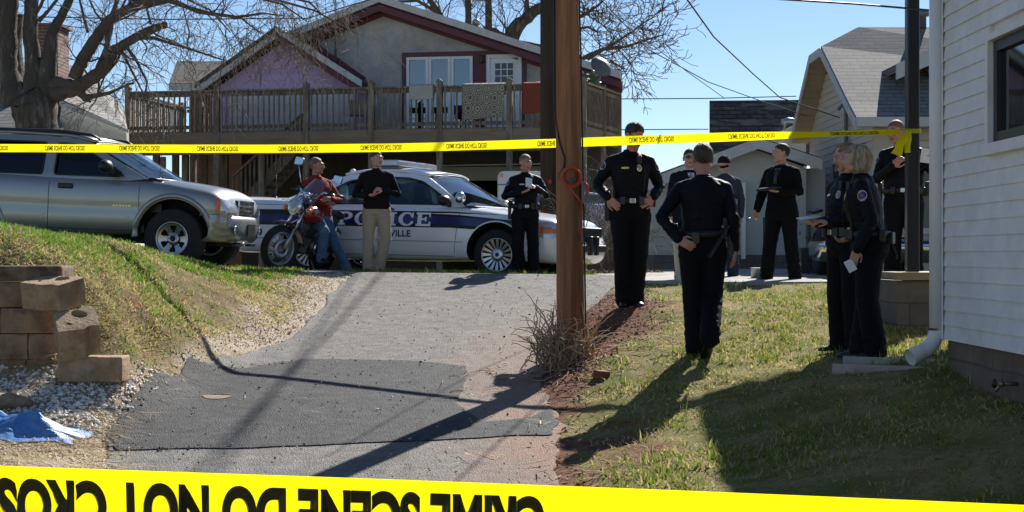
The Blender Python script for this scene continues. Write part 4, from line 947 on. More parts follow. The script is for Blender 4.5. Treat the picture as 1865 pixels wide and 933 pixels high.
# hose tap
tp=Vector((XW-.0,F*XW/(1845-U0),P(0,700,F*XW/(1845-U0)).z)); tap=thing('hose_tap','brass hose tap sticking out of the block foundation','tap',tp)
m_=MB(); m_.tube([tp+Vector((.05,0,0)),tp+Vector((-.09,0,0))],.013,8); m_.tube([tp+Vector((-.07,0,.01)),tp+Vector((-.11,0,-.05))],.012,8); m_.ell(tp+Vector((-.07,0,0)),.022); m_.build('valve',[pmat('brass',(0.25,0.2,0.13),.4,.7)],tap)
m_=MB(); m_.lathe([(0.006,-.02),(0.028,-.015),(0.03,0),(0.006,.004)],10,c=tp+Vector((-.10,.03,.0)),axis='x'); m_.build('handle',[blackp],tap)
# porch: block pier wall, timber edge, black post
pc=thing('porch','block porch base with timber edge and a black post beside the white house','porch',(4.6,14.5,-0.6))
pX=P(1631,0,13.8).x; pz=P(1650,512,13.6).z; m_=MB(); m_.box(pX,pX+3.6,13.75,13.95,-1.5,pz); m_.box(pX,pX+.2,13.95,15.0,-1.5,pz) ; m_.build('block_base',[blockx],pc)
m_=MB(); m_.box(pX+.1,pX+3.5,13.80,15.2,pz+.003,pz+.07); m_.box(pX-.03,pX+3.6,13.68,13.78,pz+.003,pz+.075); m_.build('timber_edge',[pmat('sun_wood',(0.33,0.25,0.17),.8,var=.3,vscale=3,stretch=(1,6,6))],pc,bevel=.008)
px_=P(1661,0,13.75).x; m_=MB(); m_.box(px_-.055,px_+.055,13.69,13.80,pz+.077,3.3); m_.build('post',[pmat('black_gloss_paint',(0.010,0.011,0.014),.3,var=.1)],pc,bevel=.01)

# ------------------------------------------------------------------ utility poles and wires
def polemat(nm, c1, c2, sc=1.5):
    return pmat(nm, c1, .88, var=.3, vscale=5, stretch=(7,7,0.35), col2=c2, c2scale=sc, c2lo=.4, c2hi=.62, bump=.6, bscale=22)
pole=thing('utility_pole','reddish brown wooden utility pole beside the driveway with orange cable coils on it','utility pole',(P(1040,0,13.4).x,13.4,-1.06))
pcx=P(1040,0,13.4).x; m_=MB(); n=28; rings=[]
for i in range(40):
    z=-1.4+i*0.2; r=.128-(z+1.2)*.0072; cx=P(1040-2.2*(z+1)/1.0,0,13.4).x
    rings.append([Vector((cx+r*math.cos(2*PI*j/n)*(1+.02*noise.noise(Vector((j*.9,z*.3,0)))),13.4+r*math.sin(2*PI*j/n),z)) for j in range(n)])
m_.rings(rings); 
pm=polemat('pole_wood',(0.42,0.185,0.085),(0.20,0.08,0.036),.9)
t=pm.node_tree; b=t.nodes['Principled BSDF']; src=b.inputs['Base Color'].links[0].from_socket
tc=nd(t,'ShaderNodeTexCoord'); vo=nd(t,'ShaderNodeTexVoronoi',Scale=1.7); mp=nd(t,'ShaderNodeMapping'); mp.inputs['Scale'].default_value=(2.2,2.2,1.1); t.links.new(tc.outputs['Object'],mp.inputs[0]); t.links.new(mp.outputs[0],vo.inputs['Vector'])
mr=nd(t,'ShaderNodeMapRange'); mr.inputs['From Min'].default_value=.07; mr.inputs['From Max'].default_value=.16; t.links.new(vo.outputs['Distance'],mr.inputs[0])
mx=nd(t,'ShaderNodeMix',data_type='RGBA'); mx.inputs[6].default_value=(0.035,0.014,0.008,1); t.links.new(src,mx.inputs[7]); t.links.new(mr.outputs[0],mx.inputs[0]); t.links.new(mx.outputs[2],b.inputs['Base Color'])
m_.build('pole',[pm],pole)
cabm=pmat('black_cable',(0.01,0.01,0.011),.5,var=0)
def on_pole(u,v,off=.0): # point just proud of the camera-side surface
    z=(V0-v)*13.4/F; r=.128-(z+1.2)*.0072; cx=P(1040-2.2*(z+1),0,13.4).x; x=XY(u,13.3); k_=max(-1,min(1,(x-cx)/r)); return Vector((cx+k_*(r+.01), 13.4-math.sqrt(max(0,1-k_*k_))*(r+.012)-off, z))
m_=MB(); m_.tube([on_pole(u,v) for u,v in ((1052,-60),(1054,20),(1058,100),(1060,200),(1062,300),(1064,420),(1066,560),(1067,670))],.008,6)
m_.tube([on_pole(u,v) for u,v in ((1007,-60),(1008,40),(1007,140),(1010,200),(1020,260),(1029,290),(1028,308))],.008,6); m_.build('cable',[cabm],pole)
oc=pmat('orange_cable',(0.62,0.09,0.03),.45,var=.05)
coil=thing('cable_coil','orange cable coil hung on the front of the reddish pole','cable coil',on_pole(1040,345,.03),'orange cable coils on the utility pole')
m_=MB()
for k_ in range(5):
    pts=[]
    for i in range(33):
        a=2*PI*i/32+k_; ru=16+ (k_-2)*0.9; rv=17+(k_-2)*.8
        pts.append(on_pole(1040+ru*math.cos(a)*.97+(k_%2),324+rv*math.sin(a)+k_*.4,.012+.01*(k_%3)))
    m_.tube(pts,.006,6,caps=False)
m_.tube([on_pole(1036,340,.02),on_pole(1050,362,.02),on_pole(1060,380,.02),on_pole(1063,340,.05)],.006,6); m_.build('loops',[oc],coil)
m_=MB()
for dx,dy in ((-6,0),(0,0),(6,0),(0,-4),(0,4),(-3,2),(4,-3)): m_.ell(on_pole(1040+dx,330+dy,.02),.008,8,6)
m_.tube([on_pole(1026,308,.02),on_pole(1018,318,.03),on_pole(1019,330,.02),on_pole(1028,332,.02)],.007,6); m_.tube([on_pole(1030,329,.02),on_pole(1056,333,.02)],.005,6); m_.build('terminal',[greym],coil)
coil2=thing('cable_coil','small orange cable loop hanging off the right side of the reddish pole','cable coil',P(1067,395,13.35),'orange cable coils on the utility pole')
m_=MB()
for k_ in range(3): m_.tube([P(1064+ (4+k_)*math.cos(2*PI*i/20)+k_,346+(14-k_)*math.sin(2*PI*i/20),13.33+.012*k_) for i in range(21)],.006,6,caps=False)
m_.tube([P(1061,384,13.33),P(1056,365,13.3),P(1050,355,13.27)],.006,6); m_.build('loops',[oc],coil2)
m_=MB(); m_.tube([P(1066,300,13.4),P(1071,320,13.4),P(1071,400,13.4),P(1063,430,13.4)],.004,6); m_.box(XY(1058,13.4),XY(1064,13.4),13.3,13.4,(V0-372)*13.4/F,(V0-335)*13.4/F); m_.tube([P(1069,358,13.4),P(1063,410,13.4)],.007,6); m_.build('bracket',[greym],coil2)

pole2=thing('utility_pole','dark brown utility pole farther back behind the police car hood','utility pole',(P(1000,0,27.2).x,27.2,-.3))
m_=MB(); m_.tube([(P(1003,0,27.2).x,27.2,-.6),(P(1000,0,27.2).x,27.2,5),(P(999,0,27.2).x,27.2,8)],[.185,.16,.15],20); m_.build('pole',[polemat('dark_pole_wood',(0.05,0.035,0.026),(0.025,0.018,0.014))],pole2)
m_=MB(); m_.ell(P(1002,331,27.0),(.03,.03,.05)); m_.build('reflector',[pmat('red_reflector',(0.4,0.02,0.03),.3)],pole2)
def wire(pts, r, label, name='overhead_wire'):
    P3=[Vector(p) for p in pts]; out=[]
    for a,b in zip(P3[:-1],P3[1:]):
        for i in range(8): out.append(a.lerp(b,i/8))
    out.append(P3[-1]); m_=MB(); m_.tube(out,r,5); m_.build(name,[cabm],None,label,'wire','overhead wires')
wend=Vector((wX-.18,yy_,P(1500,215,yy_).z))
wire([P(1246,-8,13.6),P(1300,68,17),P(1370,134,20.5),P(1420,178,23.5),wend],.009,'thick black service wire sagging down to the gable of the tan bungalow')
wire([P(1090,-5,15),P(1180,90,18),P(1290,150,21),P(1390,186,24),P(1470,212,25.5)],.007,'thin wire running from the pole top down to the tan bungalow gable')
wire([P(1105,20,30),P(1250,130,34),P(1320,180,38)],.010,'faint lower wire behind the bare branches right of the pole')
wire([P(1385,-3,12.3),P(1560,8,12.8),P(1700,20,13.2)],.009,'black cable crossing the top of the sky to the white house')
wire([P(1120,181,60),P(1290,180,60),P(1450,176,60)],.02,'level wire high over the garage roof','distant_wire')
wire([P(1120,237,60),P(1290,236,60)],.02,'lower level wire left of the garage roof','distant_wire')
def skywire(a,b,L,r,label):
    A_=G(*a)+to_sun*L; B_=G(*b)+to_sun*L; e_=(B_-A_); wire([A_-e_*.3,A_+e_*.5-Vector((0,0,.02)),B_+e_*.5],r,label)
skywire((690,503),(360,860),13,.02,'high cable above the driveway casting a soft shadow on it')
skywire((645,505),(395,860),13.6,.016,'second high cable above the driveway beside the first one')
wire([P(-10,30,30),P(300,36,30),P(560,34,30),P(680,-2,26)],.012,'thin wire passing through the tree crown above the left bungalow')
# ------------------------------------------------------------------ trees
class TB:
    """fast collector of tapered tubes"""
    def __init__(s): s.v=[]; s.f=[]; s.n=0
    def tube(s, pts, rad, k=5):
        pts=np.asarray(pts,float); m=len(pts)
        if m<2: return
        tg=np.gradient(pts,axis=0); tg/=np.linalg.norm(tg,axis=1)[:,None]+1e-9
        ref=np.array([.3,.2,.93]) if abs(tg[0][2])<.8 else np.array([1,0,0.1])
        u=np.cross(tg,ref); u/=np.linalg.norm(u,axis=1)[:,None]+1e-9; w=np.cross(tg,u)
        a=np.arange(k)*2*np.pi/k; r=np.asarray(rad,float)[:,None,None]
        ring=pts[:,None,:]+r*(np.cos(a)[None,:,None]*u[:,None,:]+np.sin(a)[None,:,None]*w[:,None,:])
        s.v.append(ring.reshape(-1,3)); idx=np.arange(m*k).reshape(m,k)+s.n
        q=np.stack([idx[:-1],np.roll(idx[:-1],-1,1),np.roll(idx[1:],-1,1),idx[1:]],-1).reshape(-1,4); s.f.append(q); s.n+=m*k
    def mesh(s,name,off):
        v=np.concatenate(s.v)-np.array(off); f=np.concatenate(s.f); return quadmesh(name,v,f)
def quadmesh(name,v,f,smooth=True,mi=None):
    me=bpy.data.meshes.new(name); me.vertices.add(len(v)); me.vertices.foreach_set('co',np.ascontiguousarray(v,dtype=np.float32).ravel())
    k=f.shape[1]; n=len(f); me.loops.add(n*k); me.loops.foreach_set('vertex_index',f.ravel().astype(np.int32)); me.polygons.add(n)
    me.polygons.foreach_set('loop_start',np.arange(0,n*k,k,dtype=np.int32)); me.polygons.foreach_set('loop_total',np.full(n,k,dtype=np.int32))
    me.polygons.foreach_set('use_smooth',np.full(n,smooth))
    if mi is not None: me.polygons.foreach_set('material_index',mi.astype(np.int32))
    me.update(); return me
rng=np.random.default_rng(11)
def branch(tb, p, d, L, r, lvl, droop=0.0, maxl=3, kids=6, wob=.25, yflat=.6, rmin=.003):
    seg=6 if lvl<2 else 5; pts=[np.array(p,float)]; d=np.array(d,float); d/=np.linalg.norm(d); dirs=[d]
    for i in range(seg):
        d=d+rng.normal(0,wob,3)*[1,yflat,1]+np.array([0,0,-droop*(i/seg)]); d/=np.linalg.norm(d); pts.append(pts[-1]+d*L/seg); dirs.append(d)
    rad=np.linspace(r,max(r*.3,rmin),seg+1); tb.tube(pts,rad,6 if r>.03 else (4 if r>.012 else 3))
    if lvl>=maxl: return
    n=kids
    for i in range(n):
        t=rng.uniform(.2,1.0); j=min(int(t*seg),seg-1); q=pts[j]+(pts[j+1]-pts[j])*(t*seg-j)
        s=rng.normal(0,1,3)*[1,yflat,1]; s-=dirs[j]*s.dot(dirs[j])*.6; nd_=dirs[j]*.75+s/np.linalg.norm(s)*.75
        branch(tb,q,nd_,L*rng.uniform(.4,.7),max(rad[j]*.55,rmin),lvl+1,droop,maxl,kids,wob,yflat,rmin)
def limb(tb, pix, d, widths, kids=0, droop=.25, kl=1.2, maxl=2, dd=None, kk=4, rmin=.004):
    """limb along photo pixels at distance d (d may vary), width in photo pixels"""
    n=len(pix); ds=dd if dd is not None else [d]*n; pts=[]; rad=[]
    for i,(u,v) in enumerate(pix):
        p=P(u,v,ds[i]); pts.append([p.x,p.y,p.z]); rad.append(widths[i]*ds[i]/F/2)
    # densify
    pp=[];rr=[]; 
    for i in range(n-1):
        a=np.array(pts[i]);b=np.array(pts[i+1])
        for k in range(5):
            t=k/5; q=a+(b-a)*t+rng.normal(0,rad[i]*.04,3); pp.append(q); rr.append((rad[i]+(rad[i+1]-rad[i])*t)*(1+rng.normal(0,.05)))
    pp.append(np.array(pts[-1])); rr.append(rad[-1]); tb.tube(pp,rr,16 if rad[0]>.1 else 8)
    m=len(pp)
    for i in range(kids):
        t=rng.uniform(.15,1.0); j=min(int(t*(m-1)),m-2); dr=pp[j+1]-pp[j]; dr/=np.linalg.norm(dr)+1e-9
        s=rng.normal(0,1,3)*[1,.7,1]; s-=dr*s.dot(dr)*.7; nd_=dr*.5+s/np.linalg.norm(s)
        branch(tb,pp[j],nd_,kl*rng.uniform(.6,1.3),min(rr[j]*.35,.022),0,droop,maxl,kk,.22,.7,rmin)
bark=pmat('lichen_bark',(0.085,0.07,0.055),.95,var=.35,vscale=6,stretch=(2.5,2.5,.7),col2=(0.18,0.17,0.145),c2scale=3,c2lo=.52,c2hi=.68,bump=1.0,bscale=14)
twig=pmat('twig_bark',(0.12,0.09,0.07),.9,var=.2)
TD=25.5
tree=thing('bare_tree','large bare tree with lichen covered trunk behind the silver SUV at left','tree',P(70,300,TD))
tb=TB()
limb(tb,[(74,510),(70,330),(68,270),(66,225),(62,190),(55,165)],TD,[105,88,80,74,80,60])
limb(tb,[(30,190),(12,130),(14,60),(18,-30)],TD,[52,38,34,30]); limb(tb,[(60,200),(62,130),(55,60),(58,-30)],TD,[52,32,26,24])
limb(tb,[(75,200),(88,120),(95,60),(112,30),(132,-10)],TD,[46,30,20,16,14]); limb(tb,[(50,210),(30,150),(28,80),(35,30)],TD,[44,30,22,18],dd=[25.5,25.9,26.2,26.4])
me=tb.mesh('trunk',ORG[tree.name]); link('trunk',me,[bark],tree)
tb=TB()
L=lambda *a,**k: limb(tb,*a,**k)
L([(80,172),(108,172),(135,163),(160,148),(188,128),(206,95),(232,78),(262,60),(280,52),(304,45)],TD,[30,28,27,26,24,20,18,15,13,11],kids=6,kl=1.1)
L([(134,145),(150,110),(172,75),(198,38),(230,18),(290,5),(340,-8)],TD,[22,24,22,20,16,12,9],kids=11,kl=1.2)
L([(195,125),(195,80),(200,40),(212,5),(220,-20)],TD,[10,10,9,8,8],kids=4,kl=1.0,dd=[25.3]*5)
L([(176,125),(188,100),(198,75),(214,0)],TD,[8,8,7,5],kids=2)
L([(78,168),(105,150),(140,160),(156,180),(168,176),(200,170),(228,157),(244,152)],TD,[26,26,22,14,10,6,4,3],kids=4,kl=.7)
L([(145,160),(158,182)],TD,[18,9]); L([(148,170),(165,187)],TD,[12,4])
L([(240,70),(280,70),(340,88),(400,108),(415,112)],TD,[8,7,5,3,2],kids=9,kl=1.1,droop=.45)
L([(235,5),(310,0),(360,22),(430,32),(480,25),(520,30)],TD,[12,10,8,6,4,2],kids=11,kl=1.1,droop=.45)
L([(275,-5),(380,24),(440,34),(475,62)],TD,[6,6,4,2],kids=5,kl=1.0,droop=.5)
L([(225,78),(248,110),(268,150),(262,185)],TD,[7,6,4,2],kids=5,kl=.8,droop=.5); L([(220,90),(240,130),(258,165),(275,200)],TD,[6,5,3,2],kids=5,kl=.8,droop=.5)
L([(222,85),(215,110),(190,140),(178,172)],TD,[5,5,4,3],kids=2,kl=.6,droop=.4)
L([(70,40),(88,20),(112,-10)],TD,[8,6,5],kids=2); L([(20,100),(-10,60),(-40,20)],TD,[20,15,10],kids=2)
L([(15,60),(5,20),(-10,-20)],TD,[14,12,10],kids=2); L([(45,60),(75,10),(85,-20)],TD,[8,6,5],kids=2)
L([(160,60),(150,20),(140,-20)],TD,[6,5,4],kids=2); L([(275,45),(268,20),(262,-20)],TD,[5,4,4],kids=2)
L([(340,88),(345,60),(335,20),(325,-10)],TD,[3,3,2,2],kids=4,kl=.8,droop=.4)
for i in range(22):                                            # drooping whips entering from above
    u=rng.uniform(90,640); v=rng.uniform(-40,10); p=P(u,v,TD+rng.uniform(-1.5,1.5)); branch(tb,p,[rng.normal(0.3,.5),rng.normal(0,.4),-.7],rng.uniform(.7,1.5),.007,1,.35,3,4,.18,.7,.0028)
for u0,v0,u1,v1 in ((450,-8,560,40),(480,-6,650,62),(330,-6,420,60),(520,-5,590,30)):
    L([(u0,v0),((u0+u1)/2+8,(v0+v1)/2-8),(u1,v1)],TD-.3,[5,4,2],kids=6,kl=.9,droop=.5)
me=tb.mesh('crown',ORG[tree.name]); link('crown',me,[twig],tree)

BD=52
bt=thing('bare_tree','spreading bare tree rising behind the roof of the stucco house','tree',P(940,300,BD)); tb=TB()
L=lambda *a,**k: limb(tb,*a,**k)
L([(925,140),(925,90),(940,50),(975,20),(1010,5),(1060,-30)],BD,[40,34,26,20,16,12],kids=14,kl=2.6,droop=-.1)
me=tb.mesh('trunk',ORG[bt.name]); link('trunk',me,[bark],bt); tb=TB()
L=lambda *a,**k: limb(tb,*a,**k)
L([(853,80),(853,20),(850,-40)],BD,[13,12,12],kids=7,kl=2.2,droop=-.1); L([(890,90),(890,30),(890,-40)],BD,[13,13,12],kids=7,kl=2.2,droop=-.1)
L([(815,60),(800,25),(775,-10)],BD,[14,12,9],kids=9,kl=2,droop=-.1); L([(800,25),(760,2),(720,4),(700,-20)],BD,[8,6,5,4],kids=9,kl=1.8,droop=-.1)
L([(925,70),(900,55),(880,50)],BD,[10,8,4],kids=4,kl=1.5,droop=-.1)
L([(940,80),(1000,90),(1060,108),(1100,90),(1140,86),(1175,74),(1215,62)],BD,[14,12,9,7,5,4,2],kids=15,kl=1.8,droop=-.12,rmin=.012)
L([(1070,108),(1110,84),(1130,75)],BD,[8,6,4],kids=7,kl=1.6,droop=-.1,rmin=.012); L([(1100,90),(1150,60),(1175,40),(1195,30)],BD,[5,4,3,2],kids=7,kl=1.3,droop=-.1,rmin=.012)
L([(1000,40),(1060,30),(1090,10),(1110,-10)],BD,[9,8,5,3],kids=12,kl=1.6,droop=-.1,rmin=.012); L([(1020,60),(1070,50),(1090,60)],BD,[6,5,3],kids=8,kl=1.4,droop=-.1,rmin=.012)
L([(960,30),(960,0),(970,-30)],BD,[10,8,7],kids=7,kl=1.6,droop=-.1); L([(1110,110),(1135,125),(1150,160)],BD,[3,2,1],kids=4,kl=.8,droop=.1,rmin=.01)
me=tb.mesh('crown',ORG[bt.name]); link('crown',me,[twig],bt)

# bare shrub by the wall right of the reddish pole
sh=thing('bare_shrub','leafless shrub against the grey wall right of the reddish pole','shrub',P(1105,505,25)); tb=TB()
for i in range(26):
    p=P(rng.uniform(1092,1122),500,25+rng.uniform(-.4,.4)); branch(tb,p,[rng.normal(0,.35),rng.normal(0,.3),1],rng.uniform(.8,1.35),.010,1,-.02,3,5,.2,.8,.003)
link('stems',tb.mesh('stems',ORG[sh.name]),[pmat('shrub_bark',(0.16,0.12,0.09),.9)],sh)
# dead roots and vines wrapped round the pole's foot
rv=thing('dead_vine','tangle of dead vine stems round the foot of the reddish pole','vine',G(1035,690)); tb=TB()
bx=pcx; by=13.4
for i in range(190):
    a=rng.uniform(0,2*np.pi); r0=rng.uniform(.10,.24); h0=Hz(bx,by)
    left=rng.random()<.72
    p=np.array([bx+r0*np.cos(a)-(.07 if left else 0), by+r0*np.sin(a)*.8-.05, h0+rng.uniform(-.05,.12)])
    d=np.array([rng.normal(-.28 if left else .1,.36),rng.normal(-.1,.3),rng.uniform(.3,1.6)]); d/=np.linalg.norm(d); pts=[p]; n=9; L_=rng.uniform(.2,.66)
    for k in range(n):
        d=d+rng.normal(0,.28,3)+np.array([0,0,-.09*k/3*rng.random()]); d/=np.linalg.norm(d); q=pts[-1]+d*L_/n
        dx=q[:2]-np.array([bx,by]); rr=np.hypot(*dx)
        if rr<.155 and q[2]<.2: q[:2]=np.array([bx,by])+dx/rr*.155
        q[2]=max(q[2],Hz(q[0],q[1])+.005); pts.append(q)
    tb.tube(pts,np.linspace(rng.uniform(.005,.011),.003,n+1),4)
for i in range(60):
    a=rng.uniform(0,2*np.pi); p=np.array([bx+rng.normal(0,.45),by+rng.normal(-.25,.4),0]); pts=[]; d=rng.uniform(0,6.3); 
    for k in range(6): p=p+np.array([np.cos(d),np.sin(d),0])*.05; d+=rng.normal(0,.5); pts.append([p[0],p[1],Hz(p[0],p[1])+.015+.03*rng.random()])
    tb.tube(pts,np.full(6,.004),3)
link('stems',tb.mesh('stems',ORG[rv.name]),[pmat('dead_vine_bark',(0.46,0.32,0.21),.9,var=.3)],rv)

# ------------------------------------------------------------------ grass, straw, stones: scattered stuff
def blades(name, pts, hmin, hmax, per, mats, spread=.03, lean=.5, wid=.004, label='', cat='grass', seed=1, mix=.35, flat=False):
    """pts (n,2) tuft positions"""
    r=np.random.default_rng(seed); n=len(pts)*per; base=np.repeat(pts,per,0)+r.normal(0,spread,(n,2))
    z=HT(base[:,0],base[:,1]); nb_=0.05*(fbm(base[:,0],base[:,1],3.0,5)-.5)+.03*(fbm(base[:,0],base[:,1],9,8)-.5); z=z+nb_-.01
    h=r.uniform(hmin,hmax,n); an=r.uniform(0,2*np.pi,n); ln=np.abs(r.normal(lean,.3,n)); fx=np.cos(an)*ln; fy=np.sin(an)*ln
    wa=r.uniform(0,2*np.pi,n); wx_=np.cos(wa)*wid*r.uniform(.6,1.4,n); wy_=np.sin(wa)*wid*r.uniform(.6,1.4,n)
    V=np.zeros((n,5,3)); b0=np.c_[base,z]; up=1.0
    def pos(t):
        hz=h*t*(1-.35*ln*t) if not flat else h*.15*t*(1-t)*2+0.01
        return np.c_[b0[:,0]+fx*h*t*t*(1.0 if not flat else 3), b0[:,1]+fy*h*t*t*(1.0 if not flat else 3), b0[:,2]+hz]
    w3=np.c_[wx_,wy_,np.zeros(n)]; V[:,0]=pos(0)-w3; V[:,1]=pos(0)+w3; V[:,2]=pos(.55)+w3*.8; V[:,3]=pos(.55)-w3*.8; V[:,4]=pos(1)
    f=np.arange(n)[:,None]*5; q=f+np.array([0,1,2,3]); tr=f+np.array([3,2,4])
    me=bpy.data.meshes.new(name); v=V.reshape(-1,3); me.vertices.add(len(v)); me.vertices.foreach_set('co',v.astype(np.float32).ravel())
    me.loops.add(n*7); me.loops.foreach_set('vertex_index',np.concatenate([q,tr],1).ravel().astype(np.int32)); me.polygons.add(2*n)
    ls=np.stack([np.arange(n)*7,np.arange(n)*7+4],1).ravel(); me.polygons.foreach_set('loop_start',ls.astype(np.int32)); me.polygons.foreach_set('loop_total',np.tile([4,3],n).astype(np.int32))
    mi=(r.random(n)<mix).astype(int); me.polygons.foreach_set('material_index',np.repeat(mi,2).astype(np.int32)); me.update()
    return link(name,me,mats,None,label,cat,None,'stuff')
def leafmat(nm,c):
    m=pmat(nm,c,.6,var=.3,vscale=3); t=m.node_tree; b=t.nodes['Principled BSDF']
    src=b.inputs['Base Color'].links[0].from_socket; tl=nd(t,'ShaderNodeBsdfTranslucent'); t.links.new(src,tl.inputs[0]); mx=nd(t,'ShaderNodeMixShader'); mx.inputs[0].default_value=.45
    t.links.new(b.outputs[0],mx.inputs[1]); t.links.new(tl.outputs[0],mx.inputs[2]); t.links.new(mx.outputs[0],t.nodes['Material Output'].inputs[0]); return m
gr1=leafmat('fresh_grass',(0.18,0.245,0.035)); gr2=leafmat('straw_grass',(0.52,0.43,0.18)); gr3=leafmat('bright_grass',(0.15,0.29,0.03))
def scatter(box, n, dens, seed=1):
    r=np.random.default_rng(seed); p=np.c_[r.uniform(box[0],box[1],n),r.uniform(box[2],box[3],n)]; return p[r.random(n)<dens(p[:,0],p[:,1])]
def d_lawn(x,y):
    k=np.clip(sdist(drv,x,y)/.3,0,1)*np.clip(.15+sdist(SOIL,x,y)/.5,0,1); pad=sdist(PAD,x,y)>0.05; fn=fbm(x,y,1.6,13)
    return k*pad*np.clip((fn-.30)*2.8,.15,1)*(x<XW+.05+np.where(y>YC,9,0))*np.where(y>19.5,0,1)
LB=(0.3,8.5,6.5,19.6)
blades('grass', scatter(LB,19000,lambda x,y:d_lawn(x,y)*np.clip((fbm(x,y,1.1,17)-.40)*5,0.12,1),1),.03,.095,8,[gr1,gr2],.035,.55,.005,'green and straw coloured lawn grass around the officers on the right','grass',1,.26)
blades('dead_grass', scatter(LB,21000,d_lawn,2),.02,.06,7,[gr2,gr1],.05,1.0,.0045,'short straw coloured grass lying between the green tufts of the lawn','grass',2,.2)
def d_bank(x,y):
    inb=(x<-1.9)&(y>11.9)&(y<19.9); g=np.clip(sdist(drv,x,y)/.35,0,1)*np.clip(.25+sdist(SHOULDER,x,y)/.2,0,1); top=np.clip((y-12.6)/1.2,.25,1)
    return inb*g*top*np.clip((fbm(x,y,1.6,23)-.44)*7,0.06,1)*np.clip((np.hypot(x+1.5,(y-12)*.3)-1.2)*.8,.3,1)
blades('bank_grass', scatter((-8.5,-1.9,11.9,20.6),19000,d_bank,3),.03,.10,8,[gr3,gr2],.04,.6,.005,'bright green grass on top of the bank in front of the silver SUV','grass',3,.12)
blades('bank_straw', scatter((-7.5,-2.0,11.6,19.6),26000,lambda x,y:(sdist(drv,x,y)>.25)*(y>11.8)*np.clip(1.4-(y-12)*.12,.5,1)*np.clip((fbm(x,y,2,29)-.3)*3,0.1,1),4),.03,.08,6,[gr2,gr3],.06,1.2,.0045,'dry straw and weeds covering the slope of the bank behind the block wall','straw',4,.12)
blades('verge_grass', scatter((-3.6,3.2,20.2,24.6),5200,lambda x,y:np.clip((fbm(x,y,1.5,33)-.3)*3,.2,1)*(sdist(PAD,x,y)>0.1)*(sdist(STREET,x,y)>0.05)*(sdist(drv,x,y)>0),5),.05,.11,7,[gr3,gr2],.04,.4,.004,'strip of green grass under the police car beyond the driveway crest','grass',5,.15)
straw=pmat('straw',(0.60,0.46,0.28),.8,var=.3)
blades('loose_straw', scatter((-5.0,-2.0,8.5,12.6),15000,lambda x,y:(sdist(drv,x,y)>.0)*np.clip((fbm(x,y,1.8,37)-.38)*4+np.where(y<10.4,.7,0),.10,1),6),.05,.12,3,[straw,gr2],.08,1.2,.003,'loose dry straw littering the ground left of the asphalt','straw',6,.4,flat=True)
blades('mulch_chips', scatter((-.2,2.6,8.5,19),3600,lambda x,y:(sdist(SOIL,x,y)<.15)*(sdist(drv,x,y)>-.1)*.95,7),.03,.07,3,[pmat('bark_chip',(0.20,0.085,0.05),.9,var=.5,vscale=20),pmat('pale_chip',(0.36,0.22,0.14),.9,var=.3,vscale=20)],.05,1.2,.006,'red bark mulch and clay crumbs between the pole and the lawn','mulch',7,.3,flat=True)
def stones(name,p,smin,smax,mats,label,seed=1,sink=.3,cat='gravel',lift=0.0):
    r=np.random.default_rng(seed); n=len(p); base=np.array([(0,0,1),(.95,0,.1),(.3,.9,.0),(-.75,.6,.1),(-.8,-.55,0),(.25,-.95,.1),(0.1,0,-.8)],float)
    f=np.array([(0,1,2),(0,2,3),(0,3,4),(0,4,5),(0,5,1),(6,2,1),(6,3,2),(6,4,3),(6,5,4),(6,1,5)])
    s=r.uniform(smin,smax,n)*(1+.6*(r.random(n)<.1)); V=base[None]*(1+r.normal(0,.18,(n,7,1)))*s[:,None,None]*np.array([1,.8,.65]); a=r.uniform(0,6.28,n); c,sn=np.cos(a)[:,None],np.sin(a)[:,None]
    X=V[:,:,0]*c-V[:,:,1]*sn; Y=V[:,:,0]*sn+V[:,:,1]*c; z=HT(p[:,0],p[:,1])+.05*(fbm(p[:,0],p[:,1],3.0,5)-.5)+.03*(fbm(p[:,0],p[:,1],9,8)-.5)+lift
    V=np.stack([X+p[:,0:1],Y+p[:,1:2],V[:,:,2]+(z+s*sink)[:,None]],-1); F_=(np.arange(n)*7)[:,None,None]+f[None]
    me=quadmesh(name,V.reshape(-1,3),F_.reshape(-1,3),False,np.repeat(r.integers(0,len(mats),n),10)); return link(name,me,mats,None,label,cat,None,'stuff')
wg=[pmat('white_stone',(0.82,0.80,0.76),.8,var=.2,vscale=12),pmat('grey_stone',(0.58,0.56,0.53),.8,var=.2,vscale=12),pmat('pale_stone',(0.72,0.69,0.63),.8,var=.2,vscale=12)]
stones('white_gravel',scatter((-5.2,-2.4,9.2,12.2),16000,lambda x,y:np.clip(.7-(sdist(WGRAV,x,y)+.15)*3.5,0,1),8),.011,.024,wg,'white gravel stones in front of the block retaining wall',8)
sg=[pmat('tan_pebble',(0.58,0.46,0.33),.85,var=.3,vscale=12),pmat('pink_pebble',(0.62,0.47,0.37),.85,var=.3,vscale=12),pmat('light_pebble',(0.75,0.69,0.58),.85,var=.2,vscale=12)]
stones('tan_gravel',scatter((-4.2,-1.6,9.6,21.4),26000,lambda x,y:np.clip(.6-(sdist(SHOULDER,x,y))*5,0,1)*np.clip(.2+sdist(drv,x,y)*8,0,1),9),.006,.014,sg,'tan gravel and wood crumbs along the left edge of the driveway',9)
stones('clay_crumbs',scatter((-.6,2.8,8.6,19),9000,lambda x,y:np.clip(.6-sdist(SOIL,x,y)*4,0,1)*(sdist(drv,x,y)>-.35)*np.where(sdist(drv,x,y)<0,.15,1),10),.006,.016,[pmat('clay',(0.22,0.09,0.05),.95,var=.3,vscale=12),pmat('clay_light',(0.34,0.19,0.12),.95,var=.3,vscale=12)],'crumbs of red clay and bark at the right edge of the driveway',10,cat='soil')
